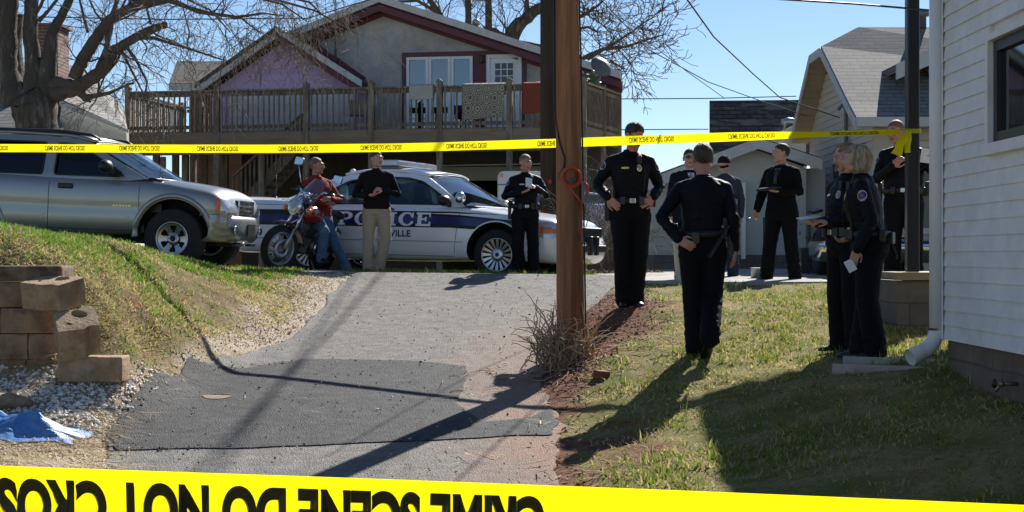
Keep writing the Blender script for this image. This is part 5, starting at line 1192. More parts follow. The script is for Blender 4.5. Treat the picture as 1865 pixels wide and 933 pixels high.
stones('leaf_litter',scatter((0.9,3.0,23.6,26.5),1400,lambda x,y:(x<2.35)*.9,11),.02,.05,[pmat('dry_leaf',(0.30,0.22,0.15),.9,var=.4,vscale=12),pmat('dry_leaf_dark',(0.14,0.09,0.06),.9,var=.4,vscale=12)],'heap of dry leaves and chips beside the front of the police car',11,cat='leaves',lift=.02)

stones('road_grit',scatter((-2.8,1.2,9.2,20),1500,lambda x,y:(sdist(drv,x,y)<-.05)*np.clip(.25+fbm(x,y,1.2,41),0,1),12),.005,.012,[sg[0],pmat('dark_grit',(0.05,0.05,0.05),.9)],'scattered grit and small stones on the driveway',12,sink=.2,cat='grit',lift=.030)
blades('drive_debris', scatter((-2.4,1.4,9.2,20),260,lambda x,y:(sdist(drv,x,y)<-.02)*np.clip(x*.5+.5,.1,1),13),.05,.12,3,[straw,gr2],.08,1.2,.004,'dry twigs and straw blown over the driveway','debris',13,.4,flat=True).location.z=.035
stones('asphalt_crumbs',scatter((-3.6,-1.9,9.8,14.6),3000,lambda x,y:np.clip(1-np.abs(sdist(PATCH,x,y))/.10,0,1)*(x<-2.0),14),.005,.013,[pmat('asphalt_crumb',(0.035,0.035,0.037),.9,var=.3),pmat('asphalt_crumb_grey',(0.09,0.088,0.085),.9,var=.3)],'dark crumbs along the broken left edge of the asphalt patch',14,sink=.2,cat='rubble',lift=.018)
# shallow pothole in the dark patch
c=G(395,729); m_=MB(); pr=[(c.x+.115*math.cos(a)*(1+.1*math.sin(3*a)),c.y+.10*math.sin(a)) for a in np.linspace(0,2*PI,25)[:-1]]
m_.add([(x,y,Hz(x,y)+.0245) for x,y in pr],[tuple(range(24))],0); m_.add([(x,y+.0,Hz(x,y)+.0262) for x,y in pr[1:12]]+[(x,y-.028*math.sin((i+.5)/11*PI),Hz(x,y)+.0262) for i,(x,y) in reversed(list(enumerate(pr[1:12])))],[tuple(range(22))],1); m_.build('road_surface_hole',[pmat('hole_tan',(0.26,0.19,0.14),.95,var=.3,vscale=30),pmat('hole_rim',(0.012,0.012,0.012),.9)],kind='structure',recalc=False)
# ------------------------------------------------------------------ block retaining wall
rw=thing('retaining_wall','tan concrete block retaining wall at the left edge with a tumbled end','wall',(-4.0,11.7,-.95))
blk=pmat('tan_block',(0.36,0.245,0.15),.95,var=.25,vscale=6,bump=1.0,bscale=30,col2=(0.22,0.14,0.085),c2scale=4)
blks=pmat('smooth_block',(0.42,0.30,0.185),.9,var=.28,vscale=14,bump=.8,bscale=45,col2=(0.30,0.20,0.12),c2scale=5)
def wblock(mb_, x0, x1, y, z0, z1, dep=.28, seed=0):
    n=8; g=[]
    for j in range(5):
        row=[]
        for i in range(n+1):
            k_=i/n; e=min(k_,1-k_); bulge=-.035*min(1,e/.22)-.02; x=x0+(x1-x0)*k_; jj=j/4; ez=min(jj,1-jj); bl=bulge*(.55+.45*min(1,ez/.25)); nz_=.012*noise.noise(Vector((x*9,z0*9+j,seed)))
            row.append((x, y+bl+nz_, z0+(z1-z0)*jj))
        g.append(row)
    mb_.grid(g,0,False); 
    mb_.add([g[0][0],g[0][-1],(x1,y+dep,z0),(x0,y+dep,z0),g[-1][0],g[-1][-1],(x1,y+dep,z1),(x0,y+dep,z1)],[(0,3,7,4),(1,5,6,2),(2,6,7,3)],0)
    mb_.add([*g[-1],(x1,y+dep,z1),(x0,y+dep,z1)],[list(range(n+1))+[n+1,n+2]],0); mb_.add([*g[0],(x1,y+dep,z0),(x0,y+dep,z0)],[list(range(n+3))[::-1]],0)
yw=11.6; sx=lambda u,y=yw: XY(u,y); zv=lambda v,y=yw:(V0-v)*y/F
rows=[((700,656),[(-240,-118),(-118,-62),(-62,48),(48,106)]),((656,609),[(-240,-150),(-150,-52),(-52,52),(52,106)]),((608,562),[(-230,-105),(-105,2),(2,104)]),((561,514),[(-240,-160),(-160,-52),(-52,57)])]
for (va,vb),cols in rows:
    for (ua,ub) in cols:
        m_=MB(); wblock(m_,sx(ua)+.003,sx(ub)-.003,yw+random.uniform(-.012,.012),zv(va)+.003,zv(vb)-.001,.28,ua); m_.build('block',[blk],rw,recalc=False)
m_=MB()
for (ua,ub) in ((-240,-120),(-119,-30),(-29,118)):
    g=[]; x0,x1=sx(ua),sx(ub); 
    m_.box(x0+.003,x1-.003,yw-.07,yw+.27,zv(513)+.002,zv(484)+random.uniform(-.005,.01))
cap=m_.build('cap_stone',[pmat('cap_stone',(0.10,0.065,0.045),.95,var=.35,vscale=7,bump=1,bscale=20,col2=(0.24,0.17,0.12),c2scale=3)],rw,bevel=.02)
def tumbled(u,v,w,h,rot,label,cores=True,y=11.45,dep=.2,group='loose concrete blocks at the end of the retaining wall'):
    # a segmental wall block lying so that its cored top shows: Y-shaped outline
    prof=[(-.5,-.5),(.12,-.5),(.26,-.38),(.5,-.42),(.5,.42),(.26,.5),(.1,.36),(-.12,.36),(-.3,.5),(-.5,.4)]
    bm=bmesh.new(); vs=[bm.verts.new((a*w,b*dep*1.6,0)) for a,b in prof]; f=bm.faces.new(vs); r=bmesh.ops.extrude_face_region(bm,geom=[f]); 
    for q in r['geom']:
        if isinstance(q,bmesh.types.BMVert): q.co.z+=h
    bmesh.ops.recalc_face_normals(bm,faces=bm.faces); me=bpy.data.meshes.new('b'); bm.to_mesh(me); bm.free()
    if cores:
        c=MB()
        c.M=Matrix.Translation((w*.1,dep*.25,h*.5)); c.tube([(0,0,-h*.3),(0,0,h)],[(w*.16,dep*.33)]*2,12); c.M=Matrix.Translation((-w*.2,-dep*.35,h*.5)); c.tube([(0,0,-h*.3),(0,0,h)],[(w*.05,dep*.12)]*2,8)
        cm=c.mesh('c'); bmx=bmesh.new(); bmx.from_mesh(cm); bmesh.ops.recalc_face_normals(bmx,faces=bmx.faces); bmx.to_mesh(cm); bmx.free()
        me=baked(me,[('BOOLEAN',dict(operation='DIFFERENCE',solver='EXACT',cutter=cm))])
    me.transform(Euler(tuple(R(a) for a in rot)).to_matrix().to_4x4()); me.name='concrete_block'
    p=P(u,v,y); o=link('concrete_block',me,[blks],None,label,'concrete block',group,off=p,bevel=.012); return o
tumbled(102,557,.36,.20,(12,4,-28),'upper loose tan block with open cores at the end of the retaining wall')
tumbled(141,633,.30,.26,(30,-6,22),'tilted cored tan block leaning below the upper loose block',y=11.35)
m_=MB(); m_.box(XY(104,11.25),XY(222,11.25),11.25,11.5,(V0-692)*11.25/F-.02,(V0-651)*11.25/F); m_.build('concrete_block',[blks],None,'long tan block lying flat at the foot of the tumbled wall end','concrete block','loose concrete blocks at the end of the retaining wall',bevel=.012)
m_=MB(); c=G(10,745); m_.ell(c+Vector((0,0,.05)),(.2,.1,.06),12,8,T=Euler((0,.1,.2)).to_matrix()); 
o=m_.build('rock',[blks],None,'tan rock half in the frame beside the blue tarp','rock'); 
m_=MB(); m_.box(-.06,.06,-.04,.04,-.02,.05); br_=G(1095,690); o=m_.build('brick',[pmat('red_clay_brick',(0.2,0.07,0.04),.9,var=.2)],None,'single red brick lying at the foot of the utility pole','brick',origin=(0,0,0),bevel=.006); o.location=br_+Vector((0,0,.01)); o.rotation_euler=(.1,.1,.5)
# blue tarp, crumpled
bm_=MB(); g=[]; c0_=G(60,790); nx,ny=60,26
for j in range(ny+1):
    row=[]
    for i in range(nx+1):
        s_=i/nx; t_=j/ny; x=c0_.x-.62+s_*.93; y=c0_.y-.20+t_*.42+.05*math.sin(s_*7); 
        q=noise.noise(Vector((s_*4.2,t_*2.4,1.7))); q2=abs(noise.noise(Vector((s_*7+3,t_*3,5)))); e=min(s_,1-s_,t_,1-t_)*7
        q3=abs(noise.noise(Vector((s_*11+9,t_*6+s_*5,8)))); hh=(.015+.13*max(0,1-abs(t_-.50-.22*math.sin(s_*4.2))/.42)*(.45+.55*abs(math.sin(s_*5.3+.6)))+.03*q2+.025*q3)*min(1,e*.6)+.010; 
        yy=y+.12*q; row.append((x+.04*math.sin(t_*6+s_*3),yy,Hz(x,yy)+hh))
    g.append(row)
bm_.grid(g,0,False); o=bm_.build('tarp',[pmat('blue_tarp',(0.07,0.21,0.50),.42,var=.12,vscale=5,bump=.25,bscale=50)],None,'crumpled blue plastic tarp on the ground at the left edge','tarp',recalc=False)
sm=o.modifiers.new('s','SOLIDIFY'); sm.thickness=.006
# ------------------------------------------------------------------ vehicles
def cr(xs, tab):
    """smooth interpolation of a table of (x, value)"""
    tx=np.array([t_[0] for t_ in tab]); ty=np.array([t_[1] for t_ in tab]); out=[]
    m=np.gradient(ty,tx); 
    for x in np.atleast_1d(xs):
        i=int(np.clip(np.searchsorted(tx,x)-1,0,len(tx)-2)); h=tx[i+1]-tx[i]; t_=np.clip((x-tx[i])/h,0,1)
        out.append((2*t_**3-3*t_**2+1)*ty[i]+(t_**3-2*t_**2+t_)*h*m[i]+(-2*t_**3+3*t_**2)*ty[i+1]+(t_**3-t_**2)*h*m[i+1])
    return out
def shell(xst, zt, zb, w, crown, prof):
    """car body loft; prof(zb,zt,w,crown) -> half section list of (y,z) from bottom centre to top centre"""
    m_=MB(); rings=[]
    for x in xst:
        a,b,c,d=cr(x,zt)[0],cr(x,zb)[0],cr(x,w)[0],cr(x,crown)[0]; h=prof(b,a,c,d)
        rings.append([Vector((x,-y,z)) for y,z in h]+[Vector((x,y,z)) for y,z in h[::-1][1:-1]])
    m_.rings(rings); return m_.mesh('body')
def normals(me):
    bm=bmesh.new(); bm.from_mesh(me); bmesh.ops.recalc_face_normals(bm,faces=bm.faces); bm.to_mesh(me); bm.free(); return me
def cylcut(cx, cz, r, y0, y1, n=40, flat=None):
    m_=MB(); pr=[]
    for i in range(n):
        a=2*PI*i/n; z=cz+r*math.sin(a); 
        pr.append((cx+r*math.cos(a), z))
    m_.prism([(x,y0,z) for x,z in pr],(0,y1-y0,0)); m_.f=m_.f; return normals(m_.mesh('c'))
tyre=pmat('tyre_rubber',(0.018,0.018,0.018),.85,var=.3,bump=.2); 
alloy=pmat('alloy',(0.48,0.48,0.49),.28,.85,var=.05); darkm=pmat('dark_cavity',(0.01,0.01,0.01),.8,var=0)
def wheel(parent, x, y, r, rw, rr, kind, side=-1, steer=0, name='wheel'):
    """y: centre plane; side -1 = outer face toward -y"""
    T=Matrix.Translation((x,y,r)) @ Matrix.Rotation(R(steer),4,'Z') @ (Matrix.Rotation(PI,4,'Z') if side>0 else Matrix.Identity(4))
    m_=MB(); m_.M=T; h=rw/2
    m_.lathe([(rr,-h*.9),(rr+.02,-h),(r-.03,-h*1.0),(r-.006,-h*.86),(r,-h*.6),(r,h*.6),(r-.006,h*.86),(r-.03,h),(rr+.02,h),(rr,h*.9)],44,axis='y',closed=True)
    ty_=m_.build(name,[tyre],parent)
    m_=MB(); m_.M=T; m_.lathe([(rr+.004,-h*.93),(rr-.012,-h*.95),(rr-.02,-h*.6),(rr-.03,h*.2),(rr-.03,h*.9),(rr+.004,h*.9)],40,axis='y',closed=True)
    if kind=='vanes':
        m_.lathe([(.0,-h*.80),(.055,-h*.80),(.085,-h*.74),(.095,-h*.62),(.0,-h*.60)],28,axis='y')
        for i in range(16):
            a=2*PI*i/16; c,s_=math.cos(a),math.sin(a); r0,r1=.09,rr-.012; wd=.018
            def q(rad,off,yy): return (c*rad-s_*off, yy, s_*rad+c*off)
            m_.add([q(r0,-wd*.6,-h*.66),q(r0,wd*.6,-h*.66),q(r1,wd*1.3,-h*.86),q(r1,-wd*1.3,-h*.86),q(r0,-wd*.6,-h*.4),q(r0,wd*.6,-h*.4),q(r1,wd*1.3,-h*.6),q(r1,-wd*1.3,-h*.6)],[(0,1,2,3),(7,6,5,4),(0,3,7,4),(1,5,6,2),(0,4,5,1),(2,6,7,3)])
    elif kind=='six':
        m_.lathe([(.0,-h*.62),(.07,-h*.62),(.085,-h*.5),(.0,-h*.3)],28,axis='y')
        # dished disc with six oval windows
        N=72; g=[]
        for j,(rad,yy) in enumerate(((.075,-h*.42),(.11,-h*.50),(.135,-h*.58),(.165,-h*.64),(rr-.02,-h*.72))):
            g.append([(rad*math.cos(2*PI*i/N),yy,rad*math.sin(2*PI*i/N)) for i in range(N+1)])
        vs=[p for r_ in g for p in r_]; fs=[]
        for j in range(len(g)-1):
            for i in range(N):
                ph=(i+.5)%(N/6)/(N/6)
                if 1<=j<=2 and .24<ph<.76: continue
                if j==0 and .36<ph<.64: continue
                fs.append((j*(N+1)+i,j*(N+1)+i+1,(j+1)*(N+1)+i+1,(j+1)*(N+1)+i))
        m_.add(vs,fs,0,True)
        for i in range(6): a=2*PI*i/6; m_.ell((.052*math.cos(a),-h*.64,.052*math.sin(a)),(.009,.01,.009),8,6)
    elif kind=='moto':
        m_.lathe([(.0,-.05),(.045,-.05),(.05,-.03),(.05,.03),(.045,.05),(0,.05)],20,axis='y')
        for i in range(5):
            a=2*PI*i/5+.3; 
            for s_ in (-.13,.13): m_.tube([(.04*math.cos(a+s_*3),0,.04*math.sin(a+s_*3)),((rr-.01)*math.cos(a+s_),0,(rr-.01)*math.sin(a+s_))],.012,6)
    rim=m_.build('rim',[alloy],ty_,recalc=False)
    if kind in('vanes','six'):
        m_=MB(); m_.M=T; m_.lathe([(0,-h*.25),(rr-.028,-h*.25),(rr-.028,-h*.15),(0,-h*.15)],32,axis='y'); m_.build('brake_drum',[darkm],ty_)
        if kind=='vanes': m_=MB(); m_.M=T; m_.lathe([(0,-h*.83),(.026,-h*.825),(.026,-h*.79),(0,-h*.79)],20,axis='y'); m_.build('hub_badge',[pmat('blue_badge',(0.01,0.03,0.12),.3)],ty_)
        else: m_=MB(); m_.M=T; m_.lathe([(0,-h*.66),(.036,-h*.655),(.036,-h*.6),(0,-h*.6)],20,axis='y'); m_.build('hub_badge',[blackp],ty_)
    return ty_
def poly_side(m_, out, holes, yf, th, mi=0, sgn=-1):
    """flat panel with holes in the x-z plane laid on the sloping side y=yf(z); thickness inward"""
    bm=bmesh.new(); loops=[]
    for lp in [out]+holes:
        vs=[bm.verts.new((x,0,z)) for x,z in lp]; [bm.edges.new((vs[i],vs[(i+1)%len(vs)])) for i in range(len(vs))]
    bmesh.ops.triangle_fill(bm,edges=bm.edges[:],use_beauty=True)
    bmesh.ops.subdivide_edges(bm,edges=[e for e in bm.edges if e.calc_length()>.35],cuts=1)
    bm.verts.index_update(); V=[v.co.copy() for v in bm.verts]; Fs=[[v.index for v in f.verts] for f in bm.faces]; be=[(e.verts[0].index,e.verts[1].index) for e in bm.edges if e.is_boundary]; bm.free()
    o=[(v.x, sgn*yf(v.z,v.x), v.z) for v in V]; i_=[(v.x, sgn*(yf(v.z,v.x)-th), v.z) for v in V]; n=len(V)
    m_.add(o+i_, Fs+[[i+n for i in f[::-1]] for f in Fs]+[(a,b,b+n,a+n) for a,b in be], mi)
def rounded(pts, r=.05, k=4):
    out=[]; n=len(pts)
    for i in range(n):
        p=Vector(pts[i]).to_2d(); a=(Vector(pts[i-1]).to_2d()-p); b=(Vector(pts[(i+1)%n]).to_2d()-p); ra=min(r,a.length*.45); rb=min(r,b.length*.45); a=p+a.normalized()*ra; b=p+b.normalized()*rb
        for j in range(k+1):
            t_=j/k; q=a*(1-t_)**2+p*2*t_*(1-t_)+b*t_*t_; out.append((q.x,q.y))
    return out
def cabin(car, paint, glass, zbelt, zroof, wb, wr, sideout, wins, ws, rs, th=.05, crown=.05, panemat=None):
    """greenhouse; ws/rs: windshield & rear screen ((x_base,z_base),(x_top,z_top)); sideout outline, wins list of outlines"""
    z0=min(z for x,z in sideout); z1=max(z for x,z in sideout)
    def yf(z,x=0): t_=max(0.0,(z-z0)/(z1-z0)); return wb-(wb-wr)*(t_**1.25)
    m_=MB()
    for s in (-1,1): poly_side(m_,sideout,[w for w in wins],yf,th,0,s)
    m_.build('pillars',[paint],car)
    for w in wins:
        for s in (-1,1):
            g=MB(); poly_side(g,w,[],lambda z,x:yf(z)-.022,.005,0,s); g.build('side_window',[panemat or glass],car)
    # dark rubber around side windows
    for w in wins:
        for s in (-1,1):
            m_=MB(); pts=[(x,s*(yf(z)+.002),z) for x,z in w]; pts.append(pts[0]); m_.tube(pts,.013,5,caps=False); m_.build('window_seal',[blackp],car)
    # roof from the top edge of the sides
    (xb,zb),(xt,zt)=ws; (xb2,zb2),(xt2,zt2)=rs
    top=[(x,z) for x,z in sideout if z>zroof-.20]; top.sort()
    def ztop(x): return cr(x,[(a,b) for a,b in top])[0]
    g=[]; nx=16
    for i in range(nx+1):
        x=xt2+(xt-xt2)*i/nx; row=[]; zz=max([0]+[ztop(min(max(x,top[0][0]),top[-1][0]))]); yy=yf(zz)
        for j in range(13): t_=-1+2*j/12; row.append((x+ (.06*(1-t_*t_) if i==nx else (-.05*(1-t_*t_) if i==0 else 0)),yy*t_, zz+crown*(1-abs(t_)**2.6)))
        g.append(row)
    m_=MB(); m_.grid(g); o=m_.build('roof',[paint],car,recalc=False); sm=o.modifiers.new('s','SOLIDIFY'); sm.thickness=.035; sm.offset=-1
    def screen(b,t_,bow,nm,inset=.0):
        g=[]; n=8
        for i in range(n+1):
            k=i/n; x=b[0]+(t_[0]-b[0])*k; z=b[1]+(t_[1]-b[1])*k; yy=yf(max(z,z0))-.012; row=[]
            for j in range(13): q=-1+2*j/12; row.append((x+bow*(1-q*q)*(1-.5*k), yy*q, z+crown*(1-abs(q)**2.6)*k))
            g.append(row)
        m_=MB(); m_.grid(g); o=m_.build(nm,[glass],car,recalc=False); m2=MB(); e=g
        m2.tube([e[0][j] for j in range(13)],.016,6); m2.tube([e[-1][j] for j in range(13)],.014,6); m2.build('screen_seal',[blackp],car); return g
    screen((xb,zb),(xt,zt),.16,'windscreen'); screen((xb2,zb2),(xt2,zt2),-.12,'rear_window')
    return yf
def seats(car, rows, mat, z=.35, hz=.62):
    for (x,y) in rows:
        m_=MB(); m_.box(x-.25,x+.25,y-.24,y+.24,z,z+.18); m_.beam((x-.22,y,z+.15),(x-.38,y,z+.15+hz),.46,.14,up=(1,0,0)); m_.beam((x-.38,y,z+hz+.12),(x-.42,y,z+hz+.36),.26,.1,up=(1,0,0)); m_.build('seat',[mat],car,bevel=.05)

# ---------- the police car
cw_, cs_ = 1.66, None
fw=Vector((P(909,0,21.5).x,21.5,0)); rwv=Vector((P(567,0,22.7).x,22.7,0)); dirv=(fw-rwv); yaw=math.atan2(dirv.y,dirv.x); S=dirv.length/2.91
# near-side wheel centres lie at local y=-0.80
nrm=Vector((math.sin(yaw),-math.cos(yaw),0)); org=fw-dirv.normalized()*1.66*S-nrm*.80*S
org.z=-.305
pc_=thing('police_car','white police car with dark blue stripe reading POLICE parked behind the men','police car',org,rot=(0,R(1.35),yaw),scale=S)
wp=pmat('white_car_paint',(0.88,0.89,0.90),.22,var=.02,coat=.6)
def vic_prof(zb,zt,w,c):
    h=zt-zb; return [(0,zb),(w*.8,zb),(w*.93,zb+.03),(w*.985,zb+.12),(w,zb+h*.35),(w*1.0,zb+h*.62),(w*.975,zb+h*.86),(w*.93,zt-.03),(w*.86,zt+.004),(w*.6,zt+c*.7),(w*.3,zt+c*.95),(0,zt+c)]
xst=[-2.71,-2.69,-2.62,-2.5,-2.3,-2.0,-1.7,-1.4,-1.1,-.7,-.3,.1,.5,.9,1.15,1.4,1.7,2.0,2.25,2.42,2.52,2.6,2.66,2.69]
zt=[(-2.71,.62),(-2.66,.80),(-2.58,1.02),(-2.3,1.06),(-1.5,1.05),(-.5,.99),(.9,.98),(1.2,.97),(1.8,.90),(2.3,.83),(2.52,.76),(2.60,.60),(2.69,.50)]
zb=[(-2.71,.50),(-2.6,.34),(-2.2,.30),(-1.5,.25),(0,.22),(1.6,.25),(2.3,.24),(2.6,.26),(2.69,.34)]
wt_=[(-2.71,.70),(-2.66,.80),(-2.5,.91),(-2.0,.97),(-1,.985),(1,.985),(1.8,.97),(2.3,.91),(2.52,.83),(2.63,.70),(2.69,.58)]
crn=[(-2.71,.0),(-2.5,.02),(-1.2,.02),(.9,.03),(1.6,.045),(2.4,.03),(2.69,0)]
me=normals(shell(xst,zt,zb,wt_,crn,vic_prof))
me=baked(me,[('SUBSURF',dict(levels=2,render_levels=2))])
for cx in (1.66,-1.25):
    for y0,y1 in ((-1.3,-.58),(.58,1.3)): me=baked(me,[('BOOLEAN',dict(operation='DIFFERENCE',solver='EXACT',cutter=cylcut(cx,.37,.415,y0,y1)))])
for p in me.polygons: p.use_smooth=True
bv=bvh_of(me); body=link('body',me,[wp,darkm],pc_); md=body.modifiers.new('es','EDGE_SPLIT'); md.split_angle=R(40)
for p in me.polygons:
    if any(math.hypot(p.center.x-cx,p.center.z-.37)<.4165 for cx in (1.66,-1.25)): p.material_index=1
    if abs(p.center.y)<.62 and abs(p.normal.y)>.9 and any(math.hypot(p.center.x-cx,p.center.z-.37)<.43 for cx in (1.66,-1.25)): p.material_index=1
for cx in (1.66,-1.25):
    for s in (-1,1): wheel(pc_,cx,s*.80,.345,.225,.225,'vanes',s)
gcar=glassmat('car_glass',(0.42,0.50,0.50),.10)
sideout=[(-1.62,1.0),(-1.42,1.14),(-1.05,1.34),(-.72,1.425),(-.2,1.465),(.25,1.44),(.52,1.385),(.80,1.22),(1.16,.985),(.9,.96),(-1.3,.97)]
wins=[rounded([(-.06,1.015),(-.06,1.385),(.22,1.375),(.45,1.325),(.96,1.035),(.93,1.012)],.04),rounded([(-1.13,1.03),(-.95,1.20),(-.72,1.325),(-.45,1.375),(-.13,1.388),(-.13,1.015),(-1.05,1.005)],.04)]
yfs=cabin(pc_,wp,glassmat('screen_glass',(0.45,0.52,0.52),.55),.98,1.44,.885,.62,sideout,wins,((1.22,.985),(.50,1.385)),((-1.72,1.05),(-.80,1.40)),panemat=gcar)
seats(pc_,[(.25,-.38),(.25,.38),(-.75,-.38),(-.75,.38)],pmat('dark_seat',(0.03,0.03,0.035),.8))
m_=MB(); m_.box(-1.5,1.2,-.8,.8,.26,.34); m_.box(.85,1.3,-.78,.78,.6,.99); m_.build('interior',[blackp],pc_)
def side_strip(bv_,m_,x0,x1,z0,z1,mi,off=.004,slope=0.0,nx=None,nz=2):
    nx=nx or max(2,int((x1-x0)/.05)); vs=[];fs=[]
    for j in range(nz+1):
        for i in range(nx+1): x=x0+(x1-x0)*i/nx; vs.append((x,z0+(z1-z0)*j/nz+slope*(x-x0)))
    for j in range(nz):
        for i in range(nx): a=j*(nx+1)+i; fs.append((a,a+1,a+nx+2,a+nx+1))
    return onto(bv_,(0,-2,0),(1,0,0),(0,0,1),(0,1,0),vs,fs,m_,mi,off,4)
blue=pmat('police_blue',(0.012,0.02,0.12),.25,var=0,coat=.5); blk2=pmat('stripe_black',(0.006,0.006,0.007),.6,var=0)
def clear(x,z=None):   # keep stripe off wheel arches
    return all(math.hypot(x-cx,z-.37)>.425 for cx in (1.66,-1.25))
for s in (-1,1):
    m_=MB()
    for z0,z1,mi in ((.695,.738,1),(.738,.845,0),(.845,.915,1)):
        vs=[];fs=[]; xs_=np.arange(-2.45,2.02,.03)
        for x in xs_[:-1]:
            xb=x+.03; sl=-.022*max(0,(x-1.0))*2; sl2=-.022*max(0,(xb-1.0))*2
            def lo_(q,sl_):
                a_=[.37+math.sqrt(max(0,.432**2-(q-cx)**2)) if abs(q-cx)<.432 else 0 for cx in (1.66,-1.25)]; return min(max([z0+sl_]+a_),z1+sl_)
            la,lb_=lo_(x,sl),lo_(xb,sl2)
            if la>=z1+sl-.001 and lb_>=z1+sl2-.001: continue
            n=len(vs); vs+=[(x,la),(xb,lb_),(xb,z1+sl2),(x,z1+sl)]; fs.append((n,n+1,n+2,n+3))
        onto(bv,(0,s*2,0),(1,0,0),(0,0,1),(0,-s,0),vs,fs,m_,mi,.003,4)
    m_.build('stripe',[blue,blk2],body)
def slab(ch):
    def rect(x,y,x0,x1,y0,y1): return x0<=x<=x1 and y0<=y<=y1
    W={'P':.92,'O':1.0,'L':.86,'I':.5,'C':.95,'E':.92}[ch]; t_=.24; sf=.13
    def el(x,y,cx,cy,rx,ry): return ((x-cx)/rx)**2+((y-cy)/ry)**2<=1
    def f(x,y):
        if ch=='I': return rect(x,y,.13,.37,0,1) or rect(x,y,0,.5,0,sf) or rect(x,y,0,.5,1-sf,1)
        if ch=='L': return rect(x,y,.1,.34,0,1) or rect(x,y,0,.44,1-sf,1) or rect(x,y,0,.86,0,sf+.02) or rect(x,y,.74,.86,0,.34)
        if ch=='E': return rect(x,y,.1,.34,0,1) or rect(x,y,0,.92,0,sf+.02) or rect(x,y,0,.92,1-sf-.02,1) or rect(x,y,.34,.62,.44,.57) or rect(x,y,.54,.64,.34,.67) or rect(x,y,.8,.92,0,.32) or rect(x,y,.8,.92,.68,1)
        if ch=='P': return rect(x,y,.1,.34,0,1) or rect(x,y,0,.46,0,sf) or rect(x,y,0,.5,1-sf,1) or (x>.34 and el(x,y,.5,.70,.42,.30) and not el(x,y,.46,.70,.2,.165)) 
        if ch=='O': return el(x,y,.5,.5,.5,.52) and not el(x,y,.5,.5,.25,.38)
        if ch=='C': return (el(x,y,.5,.5,.5,.52) and not el(x,y,.54,.5,.27,.38) and not (x>.62 and .36<y<.64)) or rect(x,y,.83,.93,.6,.98)
    return W,f
for s in (-1,1):
    m_=MB(); x=-1.02; H=.185; chars='POLICE' if s<0 else 'POLICE'[::-1]
    cur=0
    for ch in 'POLICE':
        W,f=slab(ch); vs,fs=raster(f,W,1.0,1/40); wd=.245
        vv=[((-.73+cur+a*wd)*( -1 if s>0 else 1) + (0 if s<0 else -.2), .712+b*H) for a,b in vs]; onto(bv,(0,s*2,0),(1,0,0),(0,0,1),(0,-s,0),vv,fs,m_,0,.006,4); cur+=W*wd+.035
    m_.build('lettering',[wp],body)
    m_=MB(); vs,fs=text_verts('VILLE',.125,.003,1.1); onto(bv,(0,s*2,0),(1,0,0),(0,0,1),(0,-s,0),[((a+.09)*(-1 if s>0 else 1)+.0,b+.565) for a,b in vs],fs,m_,0,.005,4); m_.build('lettering',[blue],body)
# seams, handles, sill strip, lamps, mirror
def seam(bv_,pts,w_=.006,s=-1,m_=None,off=.002):
    own=m_ is None; m_=m_ or MB()
    P3=[]
    for (xa,za),(xb,zb_) in zip(pts[:-1],pts[1:]):
        n=max(2,int(math.hypot(xb-xa,zb_-za)/.06))
        for i in range(n): P3.append((xa+(xb-xa)*i/n,za+(zb_-za)*i/n))
    P3.append(pts[-1]); o=[]
    for x,z in P3:
        h=bv_.ray_cast(Vector((x,s*3,z)),Vector((0,-s,0)),4)
        if h[0] is not None: o.append(h[0]+Vector((0,s*off*0,0)))
    if len(o)>1: m_.tube(o,w_*.6,4)
    return m_
seamm=pmat('panel_gap',(0.006,0.006,0.007),.9,var=0)
m_=MB()
for s in (-1,1):
    for pts in ([(1.13,.95),(1.10,.7),(1.06,.34)],[(-.09,.99),(-.09,.30)],[(-1.12,.99),(-1.02,.80),(-.86,.62),(-.80,.32)],[(-.80,.31),(1.06,.31)],[(-1.6,.98),(-2.4,.99)]): seam(bv,pts,.007,s,m_)
m_.build('door_gaps',[seamm],body)
m_=MB()
for s in (-1,1): 
    for (x,z) in ((-.86,.925),(.12,.925)): pass
for s in (-1,1):
    for (x,z) in ((-.98,.935),(-.0,.93)):
        h=bv.ray_cast(Vector((x,s*3,z)),Vector((0,-s,0)),4)[0]; m_=MB(); m_.ell((x+.02,h.y-s*.002,z),(.115,.014,.03),16,8); hd=m_.build('handle',[blackp],pc_); 
    m_=MB(); 
    for i in range(22):
        pass
    vs=[];fs=[]
    for i in range(40):
        x0=-2.3+i*4.5/40; x1=x0+4.5/40
        if all(math.hypot((x0+x1)/2-cx,.42-.37)>.47 for cx in (1.66,-1.25)): n=len(vs); vs+=[(x0,.50),(x1,.50),(x1,.515),(x0,.515)]; fs.append((n,n+1,n+2,n+3))
    onto(bv,(0,s*2,0),(1,0,0),(0,0,1),(0,-s,0),vs,fs,m_,0,.006,4); m_.build('side_moulding',[pmat('grey_moulding',(0.45,0.45,0.46),.4)],body)
    m_=MB(); m_.ell((.93,s*1.04,1.06),(.085,.12,.075),14,10); m_.beam((.95,s*.9,.99),(.93,s*1.0,1.03),.05,.04); m_.build('wing_mirror',[blackp],pc_)
